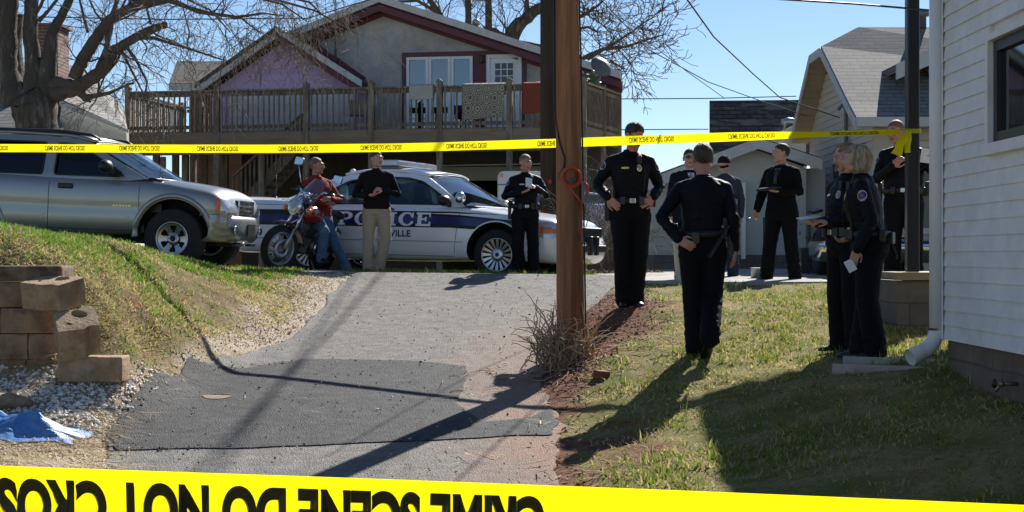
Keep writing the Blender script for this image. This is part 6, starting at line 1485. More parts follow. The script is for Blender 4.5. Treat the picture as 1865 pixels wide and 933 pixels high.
# headlamps wrap the corner: built on the nose surface
def patch(bv_,m_,org,ex,ey,dr,poly,mi=0,off=.004,cell=.02):
    xs_=[p[0] for p in poly]; ys_=[p[1] for p in poly]; x0,y0=min(xs_),min(ys_); pl=[(a-x0,b-y0) for a,b in poly]
    def ins(x,y):
        c=False; n=len(pl)
        for i in range(n):
            (x1,y1),(x2,y2)=pl[i],pl[(i+1)%n]
            if (y1>y)!=(y2>y) and x<(x2-x1)*(y-y1)/(y2-y1)+x1: c=not c
        return c
    W,Hh=max(xs_)-x0,max(ys_)-y0; nx,ny=max(1,int(W/cell)),max(1,int(Hh/cell)); vs=[];fs=[]
    for j in range(ny):
        for i in range(nx):
            if ins((i+.5)*W/nx,(j+.5)*Hh/ny): n=len(vs); vs+=[(x0+i*W/nx,y0+j*Hh/ny),(x0+(i+1)*W/nx,y0+j*Hh/ny),(x0+(i+1)*W/nx,y0+(j+1)*Hh/ny),(x0+i*W/nx,y0+(j+1)*Hh/ny)]; fs.append((n,n+1,n+2,n+3))
    return onto(bv_,org,ex,ey,dr,vs,fs,m_,mi,off,6)
lens=pmat('clear_lens',(0.55,0.57,0.60),.12,.3,var=.2,vscale=60,coat=1); amber=pmat('amber_lens',(0.75,0.16,0.02),.25,var=.1,coat=1); 
for s in (-1,1):
    m_=MB(); dg_=Vector((-.45,-s*.89,0)).normalized()*1; exv=Vector((.89,-s*.45,0)).normalized()
    patch(bv,m_,Vector((2.36,s*.88,0))+Vector((.45,s*.89,0))*1.0,exv,(0,0,1),(-.45,-s*.89,0),[(-.20,.60),(.32,.59),(.36,.755),(.1,.79),(-.18,.80)],0,.008,.02); hl=m_.build('headlight',[lens],pc_)
    m_=MB(); patch(bv,m_,Vector((2.36,s*.88,0))+Vector((.45,s*.89,0))*1.0,exv,(0,0,1),(-.45,-s*.89,0),[(-.10,.645),(.12,.645),(.13,.715),(-.07,.73)],0,.015,.02); m_.build('indicator',[amber],hl)
    m_=MB(); m_.ell((2.52,s*.63,.69),(.05,.07,.06),12,8); m_.build('lamp',[chrome],hl)
m_=MB(); m_.box(2.56,2.675,-.44,.44,.60,.74); m_.build('grille',[blackp],pc_,bevel=.02)
m_=MB(); m_.box(2.62,2.74,.08,.16,.36,.62); m_.box(2.62,2.74,-.16,-.08,.36,.62); m_.box(2.58,2.70,-.84,-.3,.30,.42); m_.box(2.66,2.72,-.5,.5,.40,.5); m_.build('push_bumper',[blackp],pc_,bevel=.015)
m_=MB(); vs=[]
for s in (-1,1):
    patch(bv,m_,Vector((2.62,s*.72,0))+Vector((.6,s*.8,0)),Vector((.8,-s*.6,0)),(0,0,1),(-.6,-s*.8,0),[(-.1,.33),(.12,.33),(.16,.56),(.02,.56)],0,.008,.02)
m_.build('bumper_pad',[blackp],pc_)
# light bar, spot lamp, aerials
lb=MB(); lb.box(-.34,.0,-.60,.60,1.51,1.545); lb.box(-.28,-.06,-.2,.2,1.485,1.51); lbo=lb.build('light_bar',[greym],pc_,bevel=.01)
clearp=pmat('clear_cover',(0.45,0.46,0.48),.15,.2,var=.2,vscale=30,coat=1); redp=pmat('red_lens',(0.6,0.02,0.015),.2,var=0,coat=1); bluep=pmat('blue_lens',(0.03,0.12,0.75),.2,var=0,coat=1)
for y0,y1,mt in ((-.60,-.25,clearp),(-.245,-.2,greym),(-.195,.0,clearp),(.005,.10,bluep),(.105,.3,clearp),(.305,.42,redp),(.425,.5,clearp),(.505,.6,redp)):
    m_=MB(); m_.box(-.33,-.01,y0,y1,1.548,1.635); m_.build('lens',[mt],lbo,bevel=.018)
m_=MB(); 
m_.box(-.008,.02,-.6,.6,1.55,1.62); m_.build('front_lens',[clearp],lbo,bevel=.01)
for (x,z) in ((-.62,1.475),): m_=MB(); m_.ell((x-.2,-.42,1.475),(.045,.045,.045),12,8); m_.build('roof_beacon',[pmat('white_dome',(0.7,0.72,0.75),.3)],pc_)
m_=MB(); m_.ell((1.12,-.93,1.10),(.07,.085,.085),16,12); m_.tube([(1.12,-.9,1.03),(1.12,-.86,.98)],.015,6); m_.build('spotlight',[chrome],pc_)
m_=MB(); m_.tube([(-2.05,-.5,1.06),(-2.05,-.5,1.42)],.004,5); m_.ell((-2.05,-.5,1.08),(.025,.025,.035),10,8); m_.build('aerial',[blackp],pc_)
m_=MB(); m_.tube([(1.16,-.55,1.01),(1.2,-.1,1.03)],.008,5); m_.tube([(1.22,0,1.03),(1.16,.5,1.02)],.008,5); m_.build('wiper',[blackp],pc_)

# ---------- the silver SUV
fwl=Vector((P(317,0,19.0).x,19.0,0)); yaw=R(-6.5); d_=Vector((math.cos(yaw),math.sin(yaw),0)); nrm=Vector((math.sin(yaw),-math.cos(yaw),0))
org=fwl-d_*1.50-nrm*.76; org.z=-.10
sv=thing('suv','silver four door SUV parked nose right at the left edge above the grass bank','suv',org,rot=(0,R(2.4),yaw))
sp_=pmat('silver_beige_paint',(0.30,0.303,0.305),.30,.5,var=.04,vscale=4,coat=.7)
def suv_prof(zb,zt,w,c):
    h=zt-zb; return [(0,zb),(w*.86,zb),(w*.95,zb+.03),(w*.99,zb+.10),(w*1.0,zb+h*.34),(w*.985,zb+h*.48),(w*1.0,zb+h*.60),(w*.985,zb+h*.85),(w*.95,zt-.04),(w*.88,zt+.0),(w*.6,zt+c*.7),(w*.3,zt+c*.95),(0,zt+c)]
xst=[-2.33,-2.3,-2.2,-2.0,-1.6,-1.2,-.8,-.4,0,.4,.8,1.05,1.3,1.6,1.9,2.1,2.22,2.29,2.32]
zt=[(-2.33,1.05),(-1.5,1.13),(0,1.12),(.9,1.11),(1.15,1.105),(1.7,1.03),(2.1,.96),(2.22,.91),(2.32,.80)]
zb=[(-2.33,.44),(-1.2,.40),(1.0,.40),(1.6,.42),(2.1,.44),(2.32,.48)]
wt_=[(-2.33,.80),(-2.2,.86),(-1.5,.885),(1,.885),(1.7,.88),(2.05,.84),(2.2,.80),(2.32,.70)]
crn=[(-2.33,.0),(.9,.03),(1.2,.04),(2.0,.05),(2.32,0)]
me=normals(shell(xst,zt,zb,wt_,crn,suv_prof)); me=baked(me,[('SUBSURF',dict(levels=2,render_levels=2))])
for cx in (1.5,-1.2):
    for y0,y1 in ((-1.3,-.5),(.5,1.3)): me=baked(me,[('BOOLEAN',dict(operation='DIFFERENCE',solver='EXACT',cutter=cylcut(cx,.42,.455,y0,y1)))])
[me.materials.append(q_) for q_ in (sp_,darkm)[len(me.materials):]]
for p in me.polygons:
    p.use_smooth=True
    if any(math.hypot(p.center.x-cx,p.center.z-.42)<.4565 for cx in (1.5,-1.2)): p.material_index=1
    if abs(p.center.y)<.56 and abs(p.normal.y)>.9 and any(math.hypot(p.center.x-cx,p.center.z-.42)<.47 for cx in (1.5,-1.2)): p.material_index=1
bs=bvh_of(me); sb_=link('body',me,[sp_,darkm],sv); md=sb_.modifiers.new('es','EDGE_SPLIT'); md.split_angle=R(40)
for cx in (1.5,-1.2):
    for s in (-1,1): wheel(sv,cx,s*.76,.378,.24,.212,'six',s,steer=(-4 if cx>0 else 0))
# flares round the arches
for cx in (1.5,-1.2):
    for s in (-1,1):
        m_=MB(); g=[]
        for i in range(25):
            a=R(-4)+ (R(188))*i/24; row=[]
            for rad,off in ((.458,-.05),(.462,.018),(.50,.024),(.525,.012),(.53,-.01)):
                x,z=cx+rad*math.cos(a),.42+rad*math.sin(a); h=bs.ray_cast(Vector((cx+max(rad,.475)*math.cos(a),s*3,.42+max(rad,.475)*math.sin(a))),Vector((0,-s,0)),4)[0]
                row.append((x,(h.y if h is not None else s*.87)+s*off,z))
            g.append(row)
        m_.grid(g); o=m_.build('wheel_arch_flare',[sp_],sv,recalc=False)
so_=[(-2.28,1.08),(-2.2,1.48),(-2.05,1.58),(-1.2,1.625),(-.3,1.62),(.18,1.59),(.36,1.54),(.62,1.38),(1.14,1.11),(.9,1.08),(-1.5,1.08)]
wn_=[rounded([(-.08,1.13),(-.08,1.53),(.14,1.52),(.26,1.48),(.80,1.17),(.78,1.13)],.03),rounded([(-.24,1.13),(-.24,1.53),(-1.08,1.54),(-1.08,1.13)],.03),rounded([(-1.2,1.15),(-1.2,1.54),(-1.98,1.49),(-2.1,1.15)],.05)]
tint=glassmat('tinted_glass',(0.16,0.18,0.17),.05)
ys_=cabin(sv,sp_,glassmat('suv_screen',(0.45,0.5,0.5),.5),1.1,1.61,.835,.68,so_,wn_,((1.17,1.115),(.36,1.545)),((-2.33,1.12),(-2.12,1.54)),panemat=tint,crown=.04)
seats(sv,[(.2,-.38),(.2,.38),(-.75,-.38),(-.75,.38)],pmat('grey_seat',(0.07,0.07,0.075),.9),z=.55,hz=.6)
m_=MB(); m_.box(-2.2,1.1,-.78,.78,.44,.54); m_.box(.85,1.3,-.74,.74,.7,1.12); m_.build('interior',[blackp],sv)
m_=MB()
for s in (-1,1):
    for pts in ([(1.06,1.09),(1.05,.9),(1.06,.70),(1.0,.46)],[(-.12,1.1),(-.12,.46)],[(-.12,.455),(.98,.455)],[(-1.05,1.1),(-1.1,.8),(-.75,.6),(-.7,.46)],[(-.7,.455),(-.12,.455)],[(2.16,.70),(1.95,.70),(1.93,.62)]): seam(bs,pts,.007,s,m_)
m_.build('door_gaps',[seamm],sb_)
for s in (-1,1):
    m_=MB()
    for z in (.55,.61): side_strip(bs,m_,-.06,.93,z,z+.022,0,.012) if s<0 else None
    for z in (.55,.61): side_strip(bs,m_,-.66,-.18,z,z+.022,0,.012) if s<0 else None
    if m_.v: m_.build('door_moulding',[sp_],sv)
    m_=MB(); h=bs.ray_cast(Vector((.1,s*3,.99)),Vector((0,-s,0)),4)[0]; m_.box(-.0,.19,min(h.y,h.y+s*.03),max(h.y,h.y+s*.03),.955,1.02); m_.build('handle',[blackp],sv,bevel=.012)
    m_=MB(); m_.ell((.66,s*1.02,1.24),(.09,.12,.085),14,10); m_.prism([(.62,s*.82,1.13),(.84,s*.82,1.13),(.70,s*.78,1.25),(.62,s*.78,1.25)],(0,s*.03,0)); m_.beam((.72,s*.82,1.17),(.68,s*.95,1.21),.05,.06); m_.build('wing_mirror',[blackp],sv)
    m_=MB(); m_.tube([(.42,s*.60,1.59),(.30,s*.61,1.65),(-.1,s*.62,1.685),(-1.9,s*.62,1.685),(-2.05,s*.62,1.63)],[.012,.022,.024,.024,.014],8)
    for x in (-.15,-1.0,-1.85): m_.box(x-.05,x+.05,s*.62-.018,s*.62+.018,1.61,1.685)
    m_.build('roof_rail',[blackp],sv)
    # lamps
    m_=MB(); dr=(-.5,-s*.866,0); o_=Vector((2.1,s*.85,0))+Vector((.5,s*.866,0)); ex_=Vector((.866,-s*.5,0))
    patch(bs,m_,o_,ex_,(0,0,1),dr,[(.0,.745),(.085,.745),(.085,.90),(.02,.905),(.0,.88)],0,.012,.02); hl=m_.build('indicator',[amber],sv)
    m_=MB(); patch(bs,m_,o_,ex_,(0,0,1),dr,[(.09,.745),(.44,.73),(.40,.87),(.09,.90)],0,.010,.02); m_.build('headlight',[lens],sv)
m_=MB()
m_.box(2.22,2.32,-.33,.33,.70,.90); gr_=m_.build('grille',[blackp],sv,bevel=.02)
m_=MB()
for z in (.70,.76,.82,.88): m_.box(2.31,2.345,-.33,.33,z,z+.02)
for y in (-.32,-.1,.1,.30): m_.box(2.315,2.342,y,y+.03,.70,.90)
m_.build('grille_bars',[chrome],gr_)
# bumper
g=[]
for i in range(21):
    t_=-1+2*i/20; y=t_*.86; x=2.40-.42*abs(t_)**4-.05*t_*t_; row=[]
    for dx,z in ((-.10,.70),(.0,.69),(.045,.64),(.05,.52),(.03,.42),(-.06,.36),(-.22,.37)): row.append((x+dx,y,z))
    g.append(row)
m_=MB(); m_.grid(g); o=m_.build('front_bumper',[sp_],sv,recalc=False); sm=o.modifiers.new('s','SOLIDIFY'); sm.thickness=.02; sm.offset=-1
for s in (-1,1): m_=MB(); m_.ell((2.40,s*.55,.52),(.03,.07,.055),14,10); m_.build('fog_lamp',[chrome],sv)
m_=MB(); m_.box(2.455,2.475,-.16,.16,.45,.60); m_.build('number_plate',[blackp],sv)
m_=MB(); m_.tube([(2.2,-.3,.33),(2.42,-.3,.33),(2.44,-.26,.36)],.018,6); m_.tube([(2.2,.3,.33),(2.42,.3,.33)],.018,6); m_.build('tow_hook',[greym],sv)
m_=MB(); m_.tube([(1.22,-.62,1.13),(1.25,-.62,1.75)],.003,4); m_.ell((1.22,-.62,1.12),(.02,.02,.03),8,6); m_.build('aerial',[blackp],sv)
m_=MB(); m_.tube([(1.12,-.6,1.15),(1.2,-.1,1.17)],.01,5); m_.tube([(1.16,0,1.17),(1.1,.5,1.15)],.01,5); m_.build('wiper',[blackp],sv)
m_=MB(); m_.box(-2.0,2.0,-.5,.5,.30,.42); m_.box(1.35,1.65,-.7,.7,.30,.44); m_.build('chassis',[darkm],sv)
m_=MB(); vs,fs=text_verts('RODEO' if False else 'TROOPER' if False else '',.05) if False else ([],[])
m_=MB()
for i,wd in enumerate((.03,.028,.03,.03,.028,.03)): side_strip(bs,m_,.72+i*.04,.72+i*.04+wd,.755,.775,0,.004,nx=1,nz=1)
m_.build('name_badge',[chrome],sv)

for ch in sv.children_recursive:      # short front overhang
    if ch.type=='MESH':
        for v in ch.data.vertices:
            if v.co.x>1.93: v.co.x=1.93+(v.co.x-1.93)*.60

# ---------- white trailer in the garage mouth, second white car behind the officer
tr=thing('trailer','white box trailer with rounded front corner standing in the garage mouth','trailer',P(950,480,36))
m_=MB(); x0,x1=P(906,0,35).x,P(1045,0,35).x; z0,z1=-.0,P(0,312,35).z; pr=rounded([(x0,z0),(x1,z0),(x1,z1),(x0,z1)],.16,5); m_.prism([(x,35,z) for x,z in pr],(0,3.5,0)); m_.build('body',[pmat('white_panel',(0.62,0.64,0.68),.35,var=.05)],tr,bevel=.03)
m_=MB(); m_.box(x0+.05,x0+.13,34.97,34.995,P(0,324,35).z,P(0,317,35).z); m_.build('marker_light',[amber],tr)
m_=MB(); m_.box(x0+.01,x1-.01,34.98,34.995,P(0,338,35).z,P(0,336,35).z); m_.box(x0+.7,x0+1.6,34.98,34.995,P(0,355,35).z,P(0,342,35).z); m_.build('trim',[greym],tr)
m_=MB(); m_.lathe([(.0,-.1),(.3,-.1),(.33,-.06),(.33,.06),(.3,.1),(0,.1)],24,axis='y',c=((x0+x1)/2,35.3,.0)); m_.build('wheel',[tyre],tr)
c2=thing('car','second white car mostly hidden between the police car hood and the garage','car',P(900,480,29.5))
m_=MB(); g=[]; cx0=P(850,0,29.5).x; c2.location.z=0.0
for i,(x,z,w) in enumerate(((0,.55,.6),(.05,.75,.75),(.6,.95,.85),(1.2,.93,.87),(2.6,.91,.88),(3.6,.89,.86),(4.2,.82,.8),(4.3,.6,.7))):
    g.append([Vector((cx0+x,29.5+.9-w,-.05)),Vector((cx0+x,29.5+.9-w-.02,z*.55)),Vector((cx0+x,29.5+.9-w+.03,z-.06)),Vector((cx0+x,29.5+.9-w*.8,z)),Vector((cx0+x,29.5+.9,z+.03)),Vector((cx0+x,29.5+.9+w*.8,z)),Vector((cx0+x,29.5+.9+w,z-.06)),Vector((cx0+x,29.5+.9+w,-.05))])
m_.rings(g); m_.build('body',[wp],c2,subsurf=2)
m_=MB(); g=[]
for x,z,w in ((.55,.88,.72),(1.0,1.02,.62),(1.6,1.08,.58),(2.4,1.07,.58),(2.9,1.0,.62),(3.4,.88,.72)): g.append([Vector((cx0+x,29.5+.9-w,.82)),Vector((cx0+x,29.5+.9-w*.9,z)),Vector((cx0+x,29.5+.9+w*.9,z)),Vector((cx0+x,29.5+.9+w,.82))])
m_.rings(g); m_.build('window_glass',[pmat('pale_screen',(0.12,0.17,0.17),.08,var=0)],c2); 
m_=MB(); m_.prism([(cx0+1.0,29.9,1.05),(cx0+2.9,29.9,1.05),(cx0+2.4,29.9,1.12),(cx0+1.5,29.9,1.12)],(0,1.1,0)); m_.build('roof',[wp],c2,bevel=.03)
for x in (.9,3.5): m_=MB(); m_.lathe([(.0,-.1),(.3,-.1),(.33,-.06),(.33,.06),(.3,.1),(0,.1)],24,axis='y',c=(cx0+x,29.62,.0)); m_.build('wheel',[tyre],c2)

# dark vehicle's chrome bumper beside the tan house
bk=thing('pickup_truck','dark pickup with chrome rear bumper half hidden behind the woman officers','pickup truck',P(1560,500,21.8))
bx0=P(1491,0,21.2).x; m_=MB(); Z=lambda v:(V0-v)*21.2/F
m_.rings([[Vector((bx0+dx+ (0 if a else 0),21.2+dy,z)) for (dy,z) in ((.0,Z(476)),(-.10,Z(462)),(-.12,Z(450)),(-.06,Z(445)),(.3,Z(443)),(.35,Z(476)))] for dx,a in ((0.0,0),(.12,1),(.9,1),(1.6,1))]); m_.build('rear_bumper',[chrome],bk,bevel=.02)
m_=MB(); m_.box(bx0+.16,bx0+1.75,21.5,22.9,Z(480),Z(436)); m_.box(bx0+.85,bx0+1.7,22.0,22.85,Z(436)+.003,Z(395)); m_.build('body',[pmat('dark_blue_paint',(0.012,0.016,0.03),.2,var=0,coat=1)],bk,bevel=.08)
m_=MB(); m_.box(bx0+.93,bx0+1.62,21.97,21.997,Z(432),Z(400)); m_.build('rear_window',[MATS['mirror_pane']],bk)
m_=MB(); m_.box(bx0+.12,bx0+.22,21.46,21.498,Z(452),Z(440)); m_.build('tail_lamp',[redp],bk)
for dx in (.3,1.55):
    for dy in (22.4,): m_=MB(); m_.lathe([(.0,-.11),(.3,-.11),(.36,-.07),(.36,.07),(.3,.11),(0,.11)],24,axis='x',c=(bx0+dx,dy,.06)); m_.build('wheel',[tyre],bk)

# ---------- the motorcycle
fwp=P(500,455,22.9); LEAN=R(22); HD=R(-90-15)
mo=thing('motorcycle','red motorcycle with chrome headlight and small clear windshield leaning on its stand','motorcycle',Vector((P(494,0,20.6).x,20.6,-.195)),rot=(0,0,0))
# local frame: origin at the front contact patch; f = heading, r = right of the bike
f_=Vector((math.cos(HD),math.sin(HD),0)); side=Vector((1,0,0)); side=(side-f_*side.dot(f_)).normalized()   # image-right
upv=(Vector((0,0,1))*math.cos(LEAN)+side*math.sin(LEAN)).normalized(); sidev=(side*math.cos(LEAN)-Vector((0,0,1))*math.sin(LEAN)).normalized()
BM=Matrix((( f_.x,sidev.x,upv.x,0),(f_.y,sidev.y,upv.y,0),(f_.z,sidev.z,upv.z,0),(0,0,0,1)))@Matrix.Scale(1.07,4)
# bike coordinates: x forward (front axle x=0), y to image-right, z up; rear axle x=-1.45
redm=pmat('red_tank_paint',(0.28,0.012,0.015),.18,var=.03,coat=1); dred=pmat('dark_red_paint',(0.09,0.008,0.012),.25,var=0,coat=1)
def bk_(m_): m_.M=BM; return m_
def local_wheel(parent,x,r,rw,rr,st):
    # wheel plane contains x and z of the bike; steer about the fork axis
    ax=Vector((-.42,0,.907)); T=BM@Matrix.Translation((x,0,r))@Matrix.Rotation(R(st),4,ax)@Matrix.Translation((0,0,0))
    m_=MB(); m_.M=T; h=rw/2; m_.lathe([(rr,-h*.7),(rr+.02,-h*.9),(r-.05,-h),(r-.02,-h*.75),(r,-h*.25),(r,h*.25),(r-.02,h*.75),(r-.05,h),(rr+.02,h*.9),(rr,h*.7)],40,axis='y',closed=True); w_=m_.build('wheel',[tyre],parent)
    m_=MB(); m_.M=T; m_.lathe([(rr+.004,-h*.75),(rr-.02,-h*.7),(rr-.03,0),(rr-.02,h*.7),(rr+.004,h*.75)],36,axis='y',closed=True); m_.lathe([(.0,-.05),(.045,-.05),(.05,-.03),(.05,.03),(.045,.05),(0,.05)],20,axis='y')
    for i in range(5):
        a=2*PI*i/5+.3
        for s_ in (-.1,.1): m_.tube([(.04*math.cos(a+s_*3),0,.04*math.sin(a+s_*3)),((rr-.02)*math.cos(a+s_),0,(rr-.02)*math.sin(a+s_))],.013,6)
    m_.build('rim',[pmat('grey_alloy',(0.30,0.31,0.33),.35,.6,var=.05)],w_,recalc=False)
    m_=MB(); m_.M=T; m_.lathe([(.06,.055),(.13,.055),(.13,.062),(.06,.062)],28,axis='y',closed=True); m_.build('brake_disc',[steel],w_)
    return T
ST=28
TF=local_wheel(mo,0,.30,.105,.215,-ST); TR=local_wheel(mo,-1.42,.30,.14,.20,0)
# steering assembly built in the steered frame (pivot on the fork line above the axle)
head=Vector((-.42,0,.907)); TS=TF
def sm_(m_): m_.M=TS; return m_
fx=Vector((-.10,0,0))   # fork legs set a touch behind the axle line
for s in (-1,1):
    m_=sm_(MB()); a=Vector((0.02,s*.095,0)); m_.tube([a,a+head*.30],.026,10); lg=m_.build('fork_leg',[steel],mo); m_=sm_(MB()); m_.tube([a+head*.30,a+head*.66],.019,10); m_.build('fork_tube',[chrome],lg)
m_=sm_(MB()); g=[]
for i in range(15):
    a=R(15+95*i/14); g.append([(.35*math.cos(a)*-1+.0,y,.36*math.sin(a)-(.03*(y/.07)**2)) for y in (-.07,-.04,0,.04,.07)])
m_.grid(g); o=m_.build('front_mudguard',[dred],mo,recalc=False); sm2=o.modifiers.new('s','SOLIDIFY'); sm2.thickness=.006
hc=head*.66+Vector((.10,0,.0))
m_=sm_(MB()); m_.box(-.36,-.20,-.13,.13,.50,.53); m_.box(-.40,-.24,-.13,.13,.62,.65); m_.tube([head*.58+Vector((-.05,0,0)),head*.74+Vector((-.05,0,0))],.03,10); m_.build('fork_clamp',[blackp],mo)
hl=Vector((-.13,0,.56)); m_=sm_(MB()); m_.lathe([(.04,-.14),(.085,-.10),(.108,-.02),(.114,.02),(.106,.03)],28,axis='x',c=hl); hs=m_.build('headlight',[chrome],mo)
m_=sm_(MB()); m_.lathe([(.0,.045),(.06,.04),(.102,.026),(.102,.02),(0,.02)],28,axis='x',c=hl); m_.build('lens',[pmat('lamp_lens',(0.50,0.50,0.44),.1,.3,var=.35,vscale=25,coat=1)],hs)
for s in (-1,1):
    m_=sm_(MB()); m_.tube([(-.22,s*.1,.53),(-.18,s*.2,.53)],.009,6); m_.lathe([(.01,-.04),(.035,-.03),(.038,.02),(.02,.035)],14,axis='x',c=(-.17,s*.22,.53)); m_.build('indicator',[pmat('orange_lens',(0.8,0.17,0.02),.25,var=.1,coat=1)],mo)
    m_=sm_(MB()); m_.tube([(-.33,0,.70),(-.35,s*.12,.72),(-.36,s*.22,.80),(-.46,s*.36,.80)],.012,8); m_.build('handlebar',[chrome],mo)
    m_=sm_(MB()); m_.tube([(-.44,s*.33,.80),(-.50,s*.45,.79)],.018,8); m_.box(-.46,-.38,s*.28-.03,s*.28+.03,.78,.84); m_.tube([(-.42,s*.28,.80),(-.38,s*.44,.78)],.006,6); m_.build('grip',[blackp],mo)
    m_=sm_(MB()); m_.tube([(-.42,s*.27,.82),(-.38,s*.31,.98),(-.37,s*.36,1.11-.16*(s>0))],.007,6); mr_=m_.build('mirror_stalk',[chrome],mo); m_=sm_(MB()); pr=rounded([(-.075,-.05),(.075,-.045),(.085,.05),(-.06,.055)],.02,3); m_.prism([(-.38,s*.39+a,1.15-.16*(s>0)+b) for a,b in pr],(-.03,0,0)); m_.build('mirror',[chrome],mr_,bevel=.008)
m_=sm_(MB()); g=[]
for i in range(11):
    t_=i/10; row=[]
    for j in range(13): q=-1+2*j/12; wdt=.21*(1-.45*t_**2); row.append((-.14-.26*t_-.09*q*q, q*wdt, .62+.34*t_))
    g.append(row)
m_.grid(g); m_.build('windshield',[glassmat('clear_shield',(0.72,0.70,0.78),.45)],mo,recalc=False)
m_=sm_(MB()); m_.ell((-.25,-.05,.73),(.045,.05,.04)); m_.ell((-.25,.05,.73),(.045,.05,.04)); m_.build('instruments',[chrome],mo)
m_=sm_(MB())
for k_ in range(5): m_.tube([(-.2+.02*k_,-.08+.04*k_,.52),(-.15,-.1+.05*k_,.62),(-.3,-.15+.08*k_,.76)],.006,5)
m_.tube([(-.05,.1,.1),(-.12,.15,.35),(-.25,.1,.6)],.006,5); m_.build('cables',[blackp],mo)
m_=bk_(MB()); m_.ell((-.62,0,.78),(.28,.15,.13),20,12); m_.build('tank',[redm],mo)
m_=bk_(MB()); m_.lathe([(.0,0),(.04,.0),(.04,.02),(0,.025)],16,c=(-.58,0,.905)); m_.build('tank_cap',[chrome],mo)
m_=bk_(MB()); m_.ell((-1.12,0,.74),(.34,.15,.07),20,10); m_.ell((-1.45,0,.80),(.18,.12,.06),16,8); m_.build('seat',[blackp],mo)
m_=bk_(MB()); m_.tube([(-.30,0,.72),(-.42,0,.45),(-.6,0,.25),(-1.05,0,.25),(-1.2,0,.5),(-1.15,0,.68)],.025,8); m_.tube([(-.3,0,.78),(-1.0,0,.66),(-1.6,0,.72)],.025,8); m_.tube([(-1.1,.1,.33),(-1.45,.1,.31)],.02,8); m_.tube([(-1.1,-.1,.33),(-1.45,-.1,.31)],.02,8); m_.build('frame',[blackp],mo)
m_=bk_(MB()); m_.box(-1.0,-.55,-.13,.13,.28,.48); m_.lathe([(.0,-.17),(.11,-.17),(.12,-.12),(.12,.12),(.11,.17),(0,.17)],24,axis='y',c=(-.75,0,.38))
for an,cx_ in ((.35,-.6),(-.35,-.85)):
    for k_ in range(7): z_=.5+.03*k_; m_.lathe([(.0,-.005),(.085,-.005),(.085,.006),(0,.006)],20,c=(cx_+.0,0,z_))
    m_.lathe([(.06,.48),(.06,.72)],16,c=(cx_,0,0))
m_.build('engine',[pmat('engine_metal',(0.12,0.12,0.125),.4,.7,var=.2)],mo,bevel=.01)
m_=bk_(MB()); m_.lathe([(.0,.17),(.09,.17),(.1,.18),(.06,.21),(0,.215)],24,axis='y',c=(-.75,0,.38)); m_.lathe([(.0,.14),(.06,.14),(.06,.18),(0,.19)],24,axis='y',c=(-.95,0,.42)); m_.build('engine_cover',[chrome],mo)
for s in (-1,): m_=bk_(MB()); m_.tube([(-.58,s*.06,.55),(-.48,s*.12,.42),(-.58,s*.16,.24),(-.9,s*.17,.2),(-1.6,s*.18,.26)],[.022,.022,.024,.035,.04],10); m_.build('exhaust',[chrome],mo)
for s in (-1,1): m_=bk_(MB()); m_.tube([(-.75,s*.12,.22),(-.72,s*.30,.215)],.012,6); m_.build('foot_peg',[blackp],mo)
m_=bk_(MB()); m_.tube([(-.85,.1,.22),(-.80,.27,.06),(-.79,.33,.02)],.010,6); m_.build('side_stand',[greym],mo)
for s in (-1,1): m_=bk_(MB()); m_.tube([(-1.42,s*.11,.34),(-1.3,s*.12,.68)],.022,8); m_.build('shock_absorber',[chrome],mo)
m_=bk_(MB()); g=[]
for i in range(13):
    a=R(20+130*i/12); g.append([(-1.45-.36*math.cos(a),y,.31+.36*math.sin(a)-(.03*(y/.08)**2)) for y in (-.08,-.04,0,.04,.08)])
m_.grid(g); o=m_.build('rear_mudguard',[dred],mo,recalc=False); sm2=o.modifiers.new('s','SOLIDIFY'); sm2.thickness=.006
m_=bk_(MB()); m_.box(-1.85,-1.8,-.05,.05,.6,.66); m_.build('tail_lamp',[redp],mo)
# ------------------------------------------------------------------ people
def skinmat(nm,c): 
    m=pmat(nm,c,.5,var=.10,vscale=25,col2=(c[0]*1.05,c[1]*.78,c[2]*.72),c2scale=12,c2lo=.5,c2hi=.7,bump=.1,bscale=120,sss=.06); return m
skinA=skinmat('skin_ruddy',(0.50,0.25,0.18)); skinB=skinmat('skin_fair',(0.56,0.31,0.23)); lipm=pmat('lips',(0.32,0.10,0.085),.5); 
def cloth(nm,c,v=.15,sheen=.2,rough=.85,bs=22,b=.5): return pmat(nm,c,rough,var=v,vscale=5,bump=b,bscale=bs,sheen=0,spec=.16)
navy=cloth('navy_uniform',(0.0040,0.0046,0.0085),sheen=.05,rough=.55,bs=16,b=.9); navyt=cloth('navy_trousers',(0.0036,0.0042,0.007),sheen=.05,rough=.75)
leather=pmat('black_leather',(0.008,0.008,0.009),.35,var=.2,bump=.2); suitb=cloth('black_suit',(0.005,0.005,0.0055),sheen=.04); 
silver=pmat('silver_badge',(0.6,0.6,0.6),.25,.9,var=.1); gold=pmat('gold_badge',(0.5,0.42,0.25),.3,.8,var=.1); paper=pmat('white_paper',(0.78,0.78,0.80),.8,var=.03); yel=pmat('yellow_tool',(0.75,0.55,0.02),.5,var=.05)
patchm=pmat('patch_silver',(0.42,0.43,0.45),.7,var=.1); patchb=pmat('patch_blue',(0.05,0.06,0.35),.6); patchr=pmat('patch_red',(0.45,0.08,0.06),.6)
def hairmat(nm,c,c2): return pmat(nm,c,.6,var=.35,vscale=14,stretch=(4,4,.7),col2=c2,c2scale=7,bump=.7,bscale=60)
hair_br=hairmat('brown_short_hair',(0.045,0.026,0.017),(0.09,0.055,0.035)); hair_bk=hairmat('dark_short_hair',(0.018,0.014,0.012),(0.04,0.032,0.027)); hair_bl=hairmat('blond_hair',(0.30,0.21,0.13),(0.46,0.38,0.28)); hair_rd=hairmat('light_brown_hair',(0.27,0.15,0.08),(0.36,0.24,0.15)); stub=hairmat('stubble',(0.20,0.12,0.09),(0.26,0.15,0.115))
V=Vector
